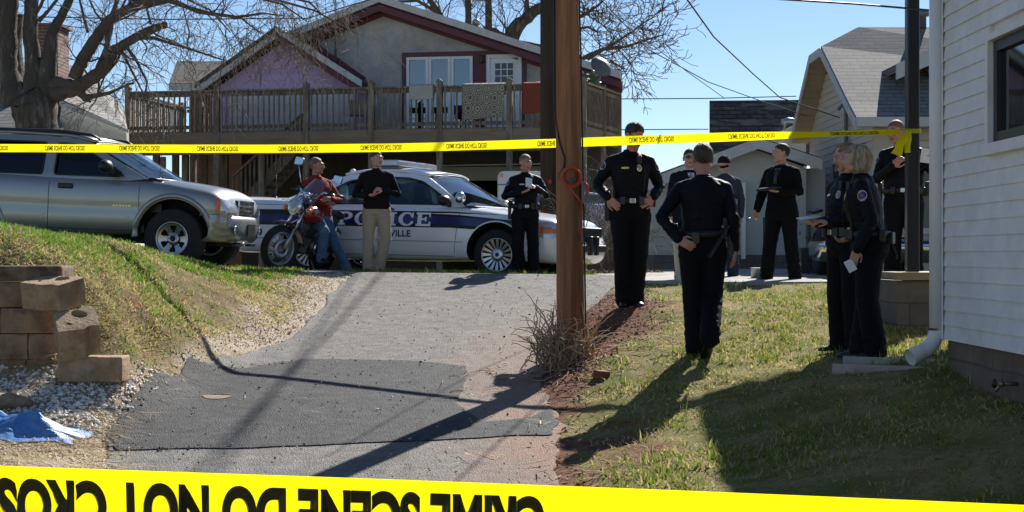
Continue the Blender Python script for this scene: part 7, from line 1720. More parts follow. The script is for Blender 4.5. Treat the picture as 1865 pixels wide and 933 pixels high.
def remesh(mb, vox, sm=4, fac=.5, wr=0, seed=0, wscale=7.0, zones=()):
    me=normals(mb.mesh('r')); mods=[('REMESH',dict(mode='VOXEL',voxel_size=vox,use_smooth_shade=True)),('SMOOTH',dict(factor=fac,iterations=sm))]
    out=baked(me,mods)
    if wr:
        s_=Vector((seed*3.1,seed*1.7,seed))
        n=len(out.vertices); co=np.empty(n*3,np.float32); no=np.empty(n*3,np.float32); out.vertices.foreach_get('co',co); out.vertices.foreach_get('normal',no); co=co.reshape(-1,3); no=no.reshape(-1,3); am_=np.zeros(n)
        for i_ in range(n):
            c=Vector(co[i_]); k=wr*.35
            for (zc,zr,am,cp_) in zones:
                d=(c-cp_).length if cp_ is not None else abs(c.z-zc)
                k+=am*math.exp(-(d/zr)**2)
            q=noise.noise(Vector((c.x*wscale*.8,c.y*wscale*.8,c.z*wscale*1.9))+s_); q2=noise.noise(Vector((c.x*wscale*2.2+c.z*4,c.y*wscale*2.2,c.z*wscale*3.2-c.x*6))+s_)
            am_[i_]=k*((1-abs(q)*3.0)*.5+q2*.6)
        out.vertices.foreach_set('co',(co+no*am_[:,None]).astype(np.float32).ravel()); out.update()
    out.polygons.foreach_set('use_smooth',np.ones(len(out.polygons),bool))
    return out
def ring(c, rx, ry, T=None, n=20, p=2.3):
    r_=[]
    for i in range(n):
        a=2*PI*i/n; ca,sa=math.cos(a),math.sin(a); x=rx*abs(ca)**(2/p)*(1 if ca>0 else -1); y=ry*abs(sa)**(2/p)*(1 if sa>0 else -1); q=V((x,y,0))
        if T is not None: q=T@q
        r_.append(V(c)+q)
    return r_
def limb_t(mb, pts, rad, n=14): 
    mb.tube(pts,rad,n)
    for p,r in zip(pts,rad): 
        if not hasattr(r,'__len__'): mb.ell(p,r,12,8)
def hand(mb, wrist, d, palm, curl=.5, thumb=1, spread=.12, sc=1.0):
    """d: direction of the fingers, palm: palm normal (towards the gripped side); thumb=+1/-1 picks its side"""
    d=V(d).normalized(); pn=V(palm); pn=(pn-d*pn.dot(d)).normalized(); s=d.cross(pn)*thumb
    w=V(wrist); k=sc
    for t_ in (-.026,-.009,.009,.026): mb.tube([w+s*t_*.7*k, w+d*.045*k+s*t_*k, w+d*.092*k+s*t_*1.05*k],[.014*k,.0145*k,.012*k],8)
    for i,(off,L) in enumerate(((.030,.068),(.0105,.078),(-.0105,.072),(-.030,.056))):
        p=w+d*.088*k+s*off*k; dd=(d+s*spread*(off/.03)).normalized(); q=[p]; a=curl*(.75+.12*i)
        for f_,l in ((.45,1),(.31,1),(.24,1)):
            dd=(dd*math.cos(a)+pn*math.sin(a)).normalized(); p=p+dd*L*f_*k; q.append(p); 
            a=curl*.9
        mb.tube(q,[.0098*k,.0092*k,.0085*k,.0072*k],8); mb.ell(q[-1],.0072*k,8,6)
        mb.ell(q[0],.0102*k,8,6)
    b=w+d*.022*k+s*.026*k; t1=b+(d*.6+s*.75+pn*.35).normalized()*.040*k; t2=t1+(d*.85+s*.25+pn*.5*max(curl,.25)).normalized()*.034*k; t3=t2+(d*.8-s*.1*curl+pn*.6*curl).normalized()*.026*k
    mb.tube([b,t1,t2,t3],[.014*k,.0125*k,.0105*k,.0085*k],8); mb.ell(t3,.0085*k,8,6)
    return w+d*.09*k+pn*.02*k
def head_m(mb, T, fem=False, wide=1.0):
    def E(c,r,rot=None): 
        M3=T.to_3x3() @ (Euler(rot).to_matrix() if rot else Matrix.Identity(3)); mb.ell(T@V(c),r,18,14,T=M3)
    w=wide
    E((0,.018,.025),(.076*w,.094,.085)); E((0,-.02,-.015),(.068*w,.072,.085)); E((0,-.035,-.065),(.052*w,.052,.050)); E((0,-.066,-.098),(.024*w,.02,.018))
    for s in (-1,1):
        E((s*.036*w,-.060,-.028),(.026,.024,.028)); E((s*.054*w,-.005,-.075),(.020,.040,.028),(0.3,0,0)); E((s*.031,-.0865,.022),(.024,.0105,.008)); 
        E((s*.079*w,.012,-.012),(.009,.019,.033),(-.25,0,s*-.35)); E((s*.012,-.098,-.030),(.0095,.011,.0085))
    E((0,-.084,.028),(.034,.012,.012)); 
    mb.tube([T@V((0,-.084,.014)),T@V((0,-.101,-.012)),T@V((0,-.110,-.027)),T@V((0,-.094,-.037))],[.008,.0095,.0125,.008],10)
    E((0,-.083,-.0565),(.023,.011,.0065)); E((0,-.081,-.068),(.020,.0115,.0075))
    E((0,-.060,-.055),(.030,.026,.026))
def headT(pos, yaw, pitch, roll=0, s=1.0): return Matrix.Translation(pos)@Euler((R(pitch),R(roll),R(yaw)),'ZYX' if False else 'XYZ').to_matrix().to_4x4()@Matrix.Scale(s,4) if False else Matrix.Translation(pos)@Matrix.Rotation(R(yaw),4,'Z')@Matrix.Rotation(R(pitch),4,'X')@Matrix.Rotation(R(roll),4,'Y')@Matrix.Scale(s,4)
def hair_cap(par, T, mat, kind='short', name='hair'):
    m_=MB(); nu,nv=40,26; g=[]
    for i in range(nv+1):
        ph=PI*i/nv; row=[]
        for j in range(nu):
            a=2*PI*j/nu; x,y,z=math.sin(ph)*math.cos(a),math.sin(ph)*math.sin(a),math.cos(ph)   # y<0 = face
            if kind in('short','buzz'):
                th=(.008 if kind=='short' else .003)*(.35+.65*max(0,min(1,z*1.6+.3)))
                px,py,pz=x*(.077+th),y*(.094+th)+.018,z*(.087+th*1.3)+.026
                line=-.010+.090*max(0,-y)**1.2-.055*max(0,y)
                inn=pz<line+.004*math.sin(a*9)
            elif kind=='beanie':
                px,py,pz=x*.090,y*.106+.016,z*.108+.020; inn=pz<.008+.012*max(0,-y)
            elif kind=='bob':
                fl=1.0+ .10*max(0,-z+.2); px,py,pz=x*.102*fl,y*.118*fl+.024,z*.110+.012
                if z<0: pz=z*.150+.005
                inn=(y<-.28 and pz<.052+.05*(abs(x)<.35)) or pz<-.140
                wv=.004*math.sin(a*13+z*5)+.003*math.sin(a*29-z*9); px*=1+wv*9; py*=1+wv*6
            if kind=='short': 
                q=1+.05*noise.noise(V((x*9,y*9,z*9))); px*=q; pz=pz*(1+.05*noise.noise(V((x*7,y*7,z*7+3)))); 
                if y<-.2 and z>.55: pz+=.006
            if inn: px,py,pz=px*.80,(py-.02)*.80+.02,pz*.86
            row.append(T@V((px,py,pz)))
        g.append(row)
    vs=[p for r_ in g for p in r_]; fs=[(i*nu+j,i*nu+(j+1)%nu,(i+1)*nu+(j+1)%nu,(i+1)*nu+j) for i in range(nv) for j in range(nu)]
    m_.add(vs,fs,0,True); return m_.build(name,[mat],par)
DJ=dict(hipL=(.095,0,.92),kneeL=(.11,-.02,.50),ankL=(.12,.015,.085),toeL=(.15,-1),hipR=(-.095,0,.92),kneeR=(-.11,-.02,.50),ankR=(-.12,.015,.085),toeR=(-.15,-1),
        shL=(.182,.0,1.412),elL=(.245,.03,1.16),wrL=(.255,-.03,.905),shR=(-.182,.0,1.412),elR=(-.245,.03,1.16),wrR=(-.255,-.03,.905),
        hdL=(0,-.1,-1),hdR=(0,-.1,-1),pnL=(-1,0,0),pnR=(1,0,0),cuL=.35,cuR=.35,head=(0,-.022,1.672),hy=0,hp=0,hr=0,tyaw=0,lean=(0,0))
def person(label, feet, yaw, H=1.80, J={}, skin=skinA, shirt=navy, trous=navyt, shoe=leather, hair=('buzz',stub), coat=False, bulk=1.05, fem=False, belt=True, collar=True, glasses=None, officer=True, group=None, cuffs=0.0, legw=1.13, vox=.0095, long_sleeve=True, detail=None, belly=0):
    j=dict(DJ); j.update(J); S_=H/1.80
    for k in list(j):
        if k[:3] in('hip','kne','ank','shL','shR','elL','elR','wrL','wrR','hea'): j[k]=V(j[k])
    lx,ly=j['lean']
    def sh(p):   # lean of the trunk above the hips
        p=V(p); t_=(p.z-.95)/.5
        return p+V((lx*t_,ly*t_,0)) if t_>0 else p
    for k in ('shL','shR'):
        q=Matrix.Rotation(R(j['tyaw']),3,'Z')@V((j[k].x*(bulk**.6),j[k].y,0)); j[k]=sh(V((q.x,q.y,j[k].z)))
    j['head']=sh(j['head']) if 'head' not in J else j['head']
    wf=.90 if fem else 1.0
    TY=lambda z: Matrix.Rotation(R(j['tyaw'])*min(1,max(0,(z-.95)/.3)),3,'Z')
    def torso(mb,inf,levels,b=bulk):
        rs=[]
        for z,rx,ry,dy in levels: rs.append(ring(sh((0,dy,z)),rx*wf*b+inf,ry*(b**.8)+inf,TY(z)))
        mb.rings(rs)
    hipoff=(j['hipL']+j['hipR'])/2-V((0,0,.92))
    LV=[(.97,.165,.112,0),(1.05,.150,.108,0),(1.13,.147,.108,-.004),(1.25,.165,.117,-.004),(1.35,.180,.120,.0),(1.40,.176,.105,.005),(1.445,.150,.085,.010),(1.48,.098,.070,.016),(1.515,.060,.060,.016)]
    if fem: LV=[(.97,.178,.118,0),(1.05,.160,.110,0),(1.12,.150,.105,0),(1.25,.165,.125,-.012),(1.33,.168,.118,-.006),(1.40,.162,.098,.005),(1.44,.135,.078,.012),(1.48,.085,.064,.018),(1.515,.055,.055,.016)]
    if belly: LV=[(z,rx+belly*.5*math.exp(-((z-1.12)/.16)**2),ry+belly*.6*math.exp(-((z-1.12)/.16)**2),dy-belly*.5*math.exp(-((z-1.12)/.16)**2)) for z,rx,ry,dy in LV]
    # ---- body (skin): one continuous mesh
    b=MB(); torso(b,-.010,LV)
    b.rings([ring(V((0,0,z))+hipoff*(1 if z<.99 else 0),rx,ry) for z,rx,ry in ((.84,.10,.08),(.90,.15,.105),(.97,.158,.105))])
    limb_t(b,[sh((0,.016,1.46)),sh((0,.016,1.46)).lerp(j['head']+V((0,.02,-.06)),.55),j['head']+V((0,.012,-.055))],[.062 if not fem else .05,.058 if not fem else .047,.056 if not fem else .046])
    for s,h_ in (('L',1),('R',-1)):
        limb_t(b,[j['sh'+s],j['sh'+s].lerp(j['el'+s],.5),j['el'+s],j['el'+s].lerp(j['wr'+s],.45),j['wr'+s]],[.052,.046,.040,.038,.027])
        limb_t(b,[j['hip'+s],j['hip'+s].lerp(j['knee'+s],.5),j['knee'+s],j['knee'+s].lerp(j['ank'+s],.4),j['ank'+s]],[.085,.070,.054,.052,.036])
        a=j['ank'+s]; tv=V((j['toe'+s][0],j['toe'+s][1],0)).normalized(); limb_t(b,[a+V((0,0,-.03)),a+tv*.08+V((0,0,-.05))],[.03,.025])
        hand(b,j['wr'+s],j['hd'+s],j['pn'+s],j['cu'+s],thumb=h_,sc=.95 if fem else 1.0)
    T=headT(j['head'],j['hy'],j['hp'],j['hr'],1.0 if fem else 1.05); head_m(b,T,fem,1.04 if bulk>1.1 else 1.0)
    me=remesh(b,.0065,3,.4)
    Ti=T.inverted()
    me.materials.append(skin); me.materials.append(lipm); me.materials.append(stub)
    for p in me.polygons:
        c=Ti@p.center
        if abs(c.x)<.024 and -.075<c.z<-.052 and c.y<-.078: p.material_index=1
    org=V(feet); o=bpy.data.objects.new('person',me); me.name='person'; COL.objects.link(o); o.location=org; o.rotation_euler=(0,0,R(yaw)); o.scale=(S_,)*3; ORG[o.name]=V((0,0,0))
    tagp(o,label,'person',group)
    # ---- eyes and brows
    for s in (-1,1):
        m_=MB(); m_.ell(T@V((s*.031,-.0865,.006)),(.0115,.007,.006),10,8,T=T.to_3x3(),mi=0); m_.ell(T@V((s*.031,-.0925,.006)),(.0052,.003,.0052),8,6,T=T.to_3x3(),mi=1); m_.build('eye',[pmat('eye_white',(0.55,0.52,0.5),.3,var=0),pmat('iris',(0.02,0.02,0.02),.2,var=0)],o)
    m_=MB()
    for s in (-1,1): m_.tube([T@V((s*.015,-.0985,.025)),T@V((s*.032,-.0985,.029)),T@V((s*.048,-.088,.024))],[.003,.004,.002],6)
    m_.build('eyebrows',[hair[1] if hair[0] not in('beanie',) else hair_br],o)
    if hair[0]=='beanie': hair_cap(o,T,hair[1],'beanie','beanie')
    elif hair[0]: hair_cap(o,T,hair[1],hair[0])
    # ---- trousers
    m_=MB(); 
    m_.rings([ring(V((0,0,z))+hipoff*(1 if z<1.0 else .6),rx*(bulk**.8)*(1.06 if fem else 1),ry*(bulk**.7)*(1.1 if fem else 1)) for z,rx,ry in ((.80,.085,.075),(.86,.165,.118),(.93,.178,.128),(1.0,.170,.122),(1.06,.160,.116))])
    for s in 'LR':
        h,k_,a=j['hip'+s],j['knee'+s],j['ank'+s]; lw=legw*(bulk**.5)
        limb_t(m_,[h+V((0,0,-.01)),h.lerp(k_,.35),h.lerp(k_,.72),k_,k_.lerp(a,.4),k_.lerp(a,.8),a+V((0,.0,-.03)).lerp(V((0,0,0)),.2)],[.098*lw,.092*lw,.080*lw,.076*lw,.074*lw,.073*lw,.074*lw])
    me=remesh(m_,vox,2,.5,.007,sum(map(ord,label))%50,8,[(0,.12,.007,(j['kneeL'])),(0,.12,.007,(j['kneeR'])),(.17,.12,.010,None),(.88,.08,.007,None)])
    link('trousers',me,[trous],o)
    # ---- shoes
    for s in 'LR':
        a=j['ank'+s]; tv=V((j['toe'+s][0],j['toe'+s][1],0)).normalized(); sd=V((-tv.y,tv.x,0)); m_=MB(); up=V((0,0,1)); pit=j.get('ft'+s,0); rs=[]
        base=a-up*.085
        for t_,w_,h_ in ((-.075,.026,.055),(-.06,.038,.075),(-.02,.040,.095),(.03,.042,.085),(.09,.046,.060),(.14,.048,.048),(.18,.040,.038),(.205,.022,.026)):
            c=base+tv*t_+up*(t_*math.tan(R(pit))) ; rs.append([c+sd*x*w_+up*z*h_ for x,z in ((-.9,0),(.9,0),(1,.25),(.92,.6),(.55,.95),(0,1.0),(-.55,.95),(-.92,.6),(-1,.25))])
        m_.rings(rs); m_.build('shoe',[shoe],o,subsurf=1)
    # ---- shirt / jacket
    m_=MB(); inf=.014 if not coat else .022
    torso(m_,inf,[l for l in LV])
    if coat: m_.rings([ring(sh((0,0,z))+hipoff*(.6 if z<.99 else 0),rx*bulk,ry*bulk) for z,rx,ry in ((.80,.205,.148),(.90,.200,.145),(1.0,.182,.135),(1.08,.168,.128))])
    elif not officer: m_.rings([ring(V((0,0,z))+hipoff*.6,rx*bulk,ry*bulk) for z,rx,ry in ((.93,.176,.135),(1.0,.178,.136),(1.08,.172,.130))])
    for s in 'LR':
        h,e,w=j['sh'+s],j['el'+s],j['wr'+s]; k_=1.12 if coat else 1.0; k_*=(bulk**.5)
        limb_t(m_,[h,h.lerp(e,.45),e,e.lerp(w,.5),e.lerp(w,.95)],[.060*k_,.060*k_,.052*k_,.049*k_,.043*k_])
        limb_t(m_,[sh((0,.016,1.465))+V((h.x*.28,0,0)),h.lerp(sh((0,.016,1.47)),.35)+V((0,0,.008)),h],[.052,.056*k_,.058*k_])
    me=remesh(m_,vox,2,.5,.007,sum(map(ord,label))%37+3,8,[(0,.10,.009,j['elL']),(0,.10,.009,j['elR']),(1.12,.10,.006,None)])
    so=link('jacket' if coat or not officer else 'shirt',me,[shirt],o); sb=bvh_of(me)
    if collar and not coat:
        m_=MB(); rs=[]
        for z,r_ in ((1.475,.078),(1.50,.070),(1.528,.066),(1.532,.060),(1.50,.060)): rs.append(ring(sh((0,.012-(.02 if z<1.5 else .0),z)),r_,r_*.98,None,20,2))
        m_.rings(rs); m_.build('collar',[shirt],o,recalc=True)
    def front(ang,z,depth=.5):   # hit the torso from outside at angle (0 = front -Y, + = person's left)
        a=R(ang)+R(j['tyaw']); d=V((math.sin(a),-math.cos(a),0)); c=sh((0,0,z)); h=sb.ray_cast(c+d*.6,-d,1.2); return (h[0] if h[0] is not None else c+d*.15),d
    if belt:
        m_=MB(); n=36; rs=[]
        for i in range(n):
            a=2*PI*i/n; ca,sa=math.cos(a),math.sin(a); rx,ry=.190*wf*bulk*(1.06 if fem else 1),.142*(bulk**.8); e=[]
            for dr_,z in ((0,1.0),(.012,1.0),(.012,1.052),(0,1.052)): e.append(V(((rx+dr_)*abs(ca)**.87*(1 if ca>0 else -1),(ry+dr_)*abs(sa)**.87*(1 if sa>0 else -1),z))+hipoff*.6+V((lx*.1,ly*.1,0)))
            rs.append(e)
        m_.rings(rs,closed=True); bo=m_.build('belt',[leather],o)
        def gear(ang,w_,h_,d_,dz=0,nm='pouch',mt=leather,tilt=0,out=.012):
            a=R(ang); d=V((math.sin(a),-math.cos(a),0)); rx,ry=.190*wf*bulk,.142*(bulk**.8); c=V((d.x*(rx+out+d_*.4),d.y*(ry+out+d_*.4),1.026+dz))+hipoff*.6; t=V((-d.y,d.x,0))
            M_=Matrix(((t.x,d.x,0,c.x),(t.y,d.y,0,c.y),(0,0,1,c.z),(0,0,0,1)))@Matrix.Rotation(R(tilt),4,'Y'); g=MB(); g.M=M_; g.box(-w_/2,w_/2,-d_/2,d_/2,-h_/2,h_/2); return g.build(nm,[mt],bo,bevel=.007)
        if officer:
            gear(22,.06,.085,.035); gear(40,.06,.085,.035); gear(-25,.055,.08,.035); gear(0,.06,.05,.012,nm='buckle',mt=silver)
            gear(-95,.06,.20,.05,-.09,'holster'); gear(-95,.035,.09,.045,.05,'pistol_grip',blackp,tilt=12); gear(82,.05,.15,.045,.02,'radio',blackp); gear(120,.055,.10,.04,-.01)
            gear(160,.07,.10,.035,-.03,'handcuff_case'); gear(-150,.03,.34,.03,-.06,'baton',blackp,tilt=38)
    if officer:
        def disc(ang,z,w_,h_,mats,nm,side=None):
            c,d=front(ang,z) if side is None else side; t=V((0,0,1)).cross(d).normalized(); up=d.cross(t); m_=MB(); n=18
            for q,mi,of in ((1.0,0,.003),(.62,1,.005),(.30,2,.007))[:len(mats)]:
                pt=[]
                for i in range(n):
                    a=2*PI*i/n; x,y=t*(math.cos(a)*w_*q),up*(math.sin(a)*h_*q); p0=c+x+y; h=sb.ray_cast(p0+d*.2,-d,.5); pt.append((h[0] if h[0] is not None else p0)+d*of)
                cc=sum(pt,V((0,0,0)))/n; m_.add([cc+d*.001]+pt,[(0,1+i,1+(i+1)%n) for i in range(n)],mi)
            return m_.build(nm,mats,so,recalc=False)
        disc(28,1.345,.026,.036,[silver,gold],'badge'); disc(-28,1.345,.038,.011,[gold],'name_tag'); 
        for s in (1,-1):
            k='L' if s>0 else 'R'; mid=j['sh'+k].lerp(j['el'+k],.28); ax=(j['el'+k]-j['sh'+k]).normalized(); d=V((s,-.25 if s*1 else 0,0)); d=Matrix.Rotation(R(j['tyaw']),3,'Z')@d; d=(d-ax*d.dot(ax)).normalized(); h=sb.ray_cast(mid+d*.3,-d,.5)
            if h[0] is not None: disc(0,0,.040,.046,[patchm,patchb,patchr],'shoulder_patch',side=(h[0],d))
        # radio microphone on the shoulder with its cord
        c,d=front(38,1.43); m_=MB(); m_.box(c.x-.022,c.x+.022,c.y-.03,c.y+.005,c.z-.045,c.z+.035); m_.build('radio_microphone',[blackp],so,bevel=.008)
        m_=MB(); pts=[]
        for z in (1.40,1.32,1.22,1.12,1.04): pts.append(front(48,z)[0]+V((0,-.008,0)))
        m_.tube(pts,.004,5); m_.build('radio_cord',[blackp],so)
        m_=MB(); 
        for ang in (-30,30):
            ps=[front(ang+x,z)[0]+V((0,-.004,0)) for x,z in ((-9,1.30),(9,1.30),(9,1.285),(-9,1.285))]; m_.add(ps,[(0,1,2,3)])
        m_.build('pocket_flap',[navyt],so,recalc=False)
    if coat:
        w_,d=front(0,1.2)
        def tri(pts,mt,nm,off=.004):
            ps=[]
            for ang,z in pts: c,dd=front(ang,z); ps.append(c+dd*off)
            m_=MB(); m_.add(ps,[tuple(range(len(ps)))]); return m_.build(nm,[mt],so,recalc=False)
        tri([(-26,1.47),(-12,1.38),(0,1.24),(12,1.38),(26,1.47)],coat[0],'shirt_front'); 
        m_=MB(); 
        for z,wd in ((1.47,.022),(1.44,.012),(1.36,.026),(1.26,.03)): pass
        ps=[]; 
        for wd,z in ((.018,1.475),(.012,1.445),(.024,1.36),(.026,1.27)): c,dd=front(0,z); t=V((0,0,1)).cross(dd); ps.append((c-t*wd+dd*.009,c+t*wd+dd*.009))
        m_.add([p for q in ps for p in q],[(2*i,2*i+1,2*i+3,2*i+2) for i in range(3)]); m_.build('tie',[coat[1]],so,recalc=False)
        for s in (-1,1): 
            m_=MB(); ps=[]
            for ang,z,of in ((s*28,1.475,.008),(s*12,1.39,.010),(s*1,1.22,.008),(s*20,1.34,.012),(s*34,1.40,.012),(s*30,1.42,.012)): c,dd=front(ang,z); ps.append(c+dd*of)
            m_.add(ps,[tuple(range(6))]); m_.build('lapel',[shirt],so,recalc=False)
        m_=MB(); rs=[]
        for z,r_ in ((1.485,.070),(1.515,.065),(1.535,.062),(1.53,.056),(1.49,.056)): rs.append(ring(sh((0,.012,z)),r_,r_*.98,None,20,2))
        m_.rings(rs); m_.build('shirt_collar',[coat[0]],o)
    if glasses:
        m_=MB(); mt=pmat('dark_lens',(0.008,0.008,0.01),.08,var=0,coat=.5)
        for s in (-1,1):
            if glasses=='sun': m_.ell(T@V((s*.033,-.101,.006)),(.027,.006,.018),14,8,T=T.to_3x3()@Matrix.Rotation(s*.22,3,'Z'))
            m_.tube([T@V((s*.058,-.092,.012)),T@V((s*.082,-.02,.012)),T@V((s*.084,.03,.002))],.0028,6)
            if glasses!='sun': m_.tube([T@V((s*.033+.024*math.cos(a_),-.102+.006*abs(math.cos(a_)),.004+.017*math.sin(a_))) for a_ in np.linspace(0,2*PI,17)],.0022,5)
        m_.tube([T@V((-.012,-.103,.010)),T@V((.012,-.103,.010))],.003,6); m_.build('sunglasses' if glasses=='sun' else 'glasses',[mt],o)
    return o,j,so,sb,T
def wpt(o,p): 
    Rm=Matrix.Rotation(o.rotation_euler.z,3,'Z'); return o.location+Rm@(V(p)*o.scale.x)
def FT(u,d,v=None):
    """feet position at column u and distance d on the ground"""
    x=XY(u,d); return V((x,d,Hz(x,d)))
grp='police officers and men standing around the drive'
# 1 officer with notebook before the police car hood
o,j,*_=person('officer with shaved head writing in a white notebook beside the police car hood',FT(957,20.9),8,1.69,dict(elL=(.31,.02,1.19),wrL=(.12,-.20,1.30),hdL=(-.75,-.3,.35),pnL=(-.2,.3,-1),cuL=.7,elR=(-.30,.02,1.18),wrR=(-.09,-.24,1.22),hdR=(.8,-.2,.25),pnR=(.1,0,1),cuR=.55,hy=-14 if False else 22,hp=10,hipL=(.09,0,.92)),skin=skinA,hair=('buzz',stub),group=grp)
m_=MB(); c=V((-.0,-.31,1.28)); m_.box(-.045,.045,-.006,.006,-.07,.07,T=Matrix.Translation(c)@Euler((-.5,.15,.1)).to_matrix().to_4x4()); q=m_.build('notebook',[paper],None,'small white notebook held up by the shaved officer near the car hood','notebook',origin=(0,0,0)); q.location=o.location; q.rotation_euler=o.rotation_euler
# 2 tan-trousered man
person('bearded man in black zip sweater and tan trousers standing before the police car door',FT(686,20.8),5,1.68,dict(elL=(.30,.05,1.17),wrL=(.09,-.23,1.20),hdL=(-.9,-.1,.2),pnL=(0,.6,-.6),cuL=.9,elR=(-.31,.04,1.15),wrR=(-.12,-.22,1.12),hdR=(.9,-.15,.15),pnR=(0,.3,.8),cuR=.9,hy=42,hp=3,kneeL=(.13,-.04,.5),ankL=(.03,.0,.085),ankR=(-.12,.02,.085),kneeR=(-.12,-.02,.5)),skin=skinB,shirt=cloth('black_fleece',(0.011,0.009,0.010),sheen=.1),trous=cloth('tan_chinos',(0.38,0.315,0.24),v=.1,sheen=.1,bs=12),shoe=pmat('grey_trainers',(0.05,0.05,0.055),.6,var=.3),hair=('buzz',hair_br),bulk=1.10,officer=False,belt=False,group=grp,legw=1.12,belly=.03)
# 3 man leaning on the motorcycle
person('bald man in red long sleeved top and blue jeans leaning on the motorcycle seat',V((XY(582,21.45),21.45,-.33)),40,1.73,dict(
    hipL=(.09,0,.92),kneeL=(.24,-.02,.53),ankL=(.47,-.02,.165),toeL=(.6,-1),hipR=(-.09,0,.92),kneeR=(-.14,-.34,.70),ankR=(-.10,-.20,.33),toeR=(-.1,-1),
    lean=(-.03,.02),elL=(.27,-.10,1.17),wrL=(.03,-.27,1.17),hdL=(-1,-.1,.0),pnL=(0,.8,-.3),cuL=.4,elR=(-.27,-.08,1.17),wrR=(-.03,-.25,1.10),hdR=(1,-.1,.1),pnR=(0,.8,.2),cuR=.4,hy=42,hp=2),
    skin=skinA,shirt=cloth('red_knit',(0.28,0.035,0.02),sheen=.1),trous=cloth('blue_jeans',(0.10,0.18,0.31),v=.3,sheen=.1,bs=14),hair=('buzz',stub),officer=False,belt=False,group=grp,legw=1.0,bulk=1.03)
# 4 tall officer, hands at his belt, looking down to image-right
person('tall officer with hands on belt looking down beside the utility pole',FT(1148,15.45),4,1.87,dict(
    ankL=(.05,.0,.085),kneeL=(.085,-.02,.5),ankR=(-.06,.03,.085),kneeR=(-.08,-.01,.5),
    elL=(.298,.06,1.18),wrL=(.205,-.12,1.055),hdL=(-.75,-.35,-.45),pnL=(-.3,1,0),cuL=.45,elR=(-.322,.06,1.19),wrR=(-.235,-.12,1.05),hdR=(.65,-.3,-.6),pnR=(.3,1,0),cuR=.45,hy=38,hp=24,head=(.035,-.05,1.665)),
    skin=skinA,hair=('short',hair_bk),group=grp,glasses='clear',bulk=1.03)
# 5 man in suit with sunglasses
person('man in dark suit and sunglasses with pale tie standing behind the two officers',FT(1256,20.8),4,1.82,dict(hy=-4),skin=skinB,shirt=cloth('navy_suit',(0.012,0.013,0.019),sheen=.04),trous=suitb,hair=('short',hair_br),coat=(paper,pmat('pale_tie',(0.35,0.33,0.42),.5)),officer=False,belt=False,glasses='sun',group=grp,bulk=1.16)
# 6 officer seen from behind
person('officer seen from behind on the lawn with one hand behind his belt',FT(1280,12.87),180,1.80,dict(
    ankL=(.06,.0,.085),kneeL=(.08,-.03,.5),ankR=(-.02,.30,.19),kneeR=(-.08,.0,.50),toeR=(.1,-1),ftR=-38,
    elR=(-.25,.03,1.16),wrR=(-.27,.0,.90),elL=(.36,.10,1.17),wrL=(.22,.16,.98),hdL=(-.8,.25,-.45),pnL=(0,-1,.0),cuL=.5,hy=6,hp=-2,lean=(0,0)),
    skin=skinA,hair=('short',hair_br),group=grp,glasses='clear',bulk=1.08)
# 7 beanie man
person('man in black beanie and grey top facing away behind the officer on the lawn',FT(1320,22.0),190,1.78,dict(hy=-35),skin=skinB,shirt=cloth('grey_top',(0.06,0.06,0.08)),trous=cloth('dark_jeans',(0.035,0.05,0.08)),hair=('beanie',cloth('black_knit',(0.012,0.012,0.013),bs=80)),officer=False,belt=False,group=grp)
# 8 man in black suit with clipboard
o,j,*_=person('man in black suit holding a black folder and blue pen near the cream garage',FT(1424,20.6),-42,1.87,dict(
    elL=(.26,.0,1.17),wrL=(.10,-.24,1.16),hdL=(-.3,-1,.05),pnL=(0,0,1),cuL=.35,elR=(-.29,-.02,1.15),wrR=(-.28,-.16,.93),hdR=(-.1,-.6,-.8),pnR=(.8,-.2,0),cuR=.5,hy=-42,hp=0,ankL=(.16,.06,.085),ankR=(-.17,-.10,.085),kneeR=(-.14,-.06,.5),kneeL=(.13,.01,.5)),
    skin=skinB,shirt=suitb,trous=suitb,hair=('short',hair_bk),coat=(pmat('grey_shirt',(0.12,0.12,0.13),.8),pmat('dark_tie',(0.03,0.03,0.035),.5)),officer=False,belt=False,group=grp,bulk=1.14)
m_=MB(); T_=Matrix.Translation((.06,-.40,1.19))@Euler((R(6),R(-4),.2)).to_matrix().to_4x4(); m_.box(-.12,.12,-.16,.14,-.012,.012,T=T_); m_.box(-.11,.11,-.15,.13,.0125,.02,1,T=T_); q=m_.build('folder',[blackp,pmat('black_cover',(0.02,0.02,0.02),.35)],None,'open black folder held flat by the man in the black suit','folder',origin=(0,0,0),bevel=.004); q.location=o.location; q.rotation_euler=o.rotation_euler; q.scale=o.scale
m_=MB(); m_.tube([(-.30,-.28,.83),(-.32,-.36,.79)],.006,6); q=m_.build('pen',[pmat('blue_pen',(0.02,0.06,0.5),.4)],None,'blue pen in the lowered hand of the man in the black suit','pen',origin=(0,0,0)); q.location=o.location; q.rotation_euler=o.rotation_euler; q.scale=o.scale
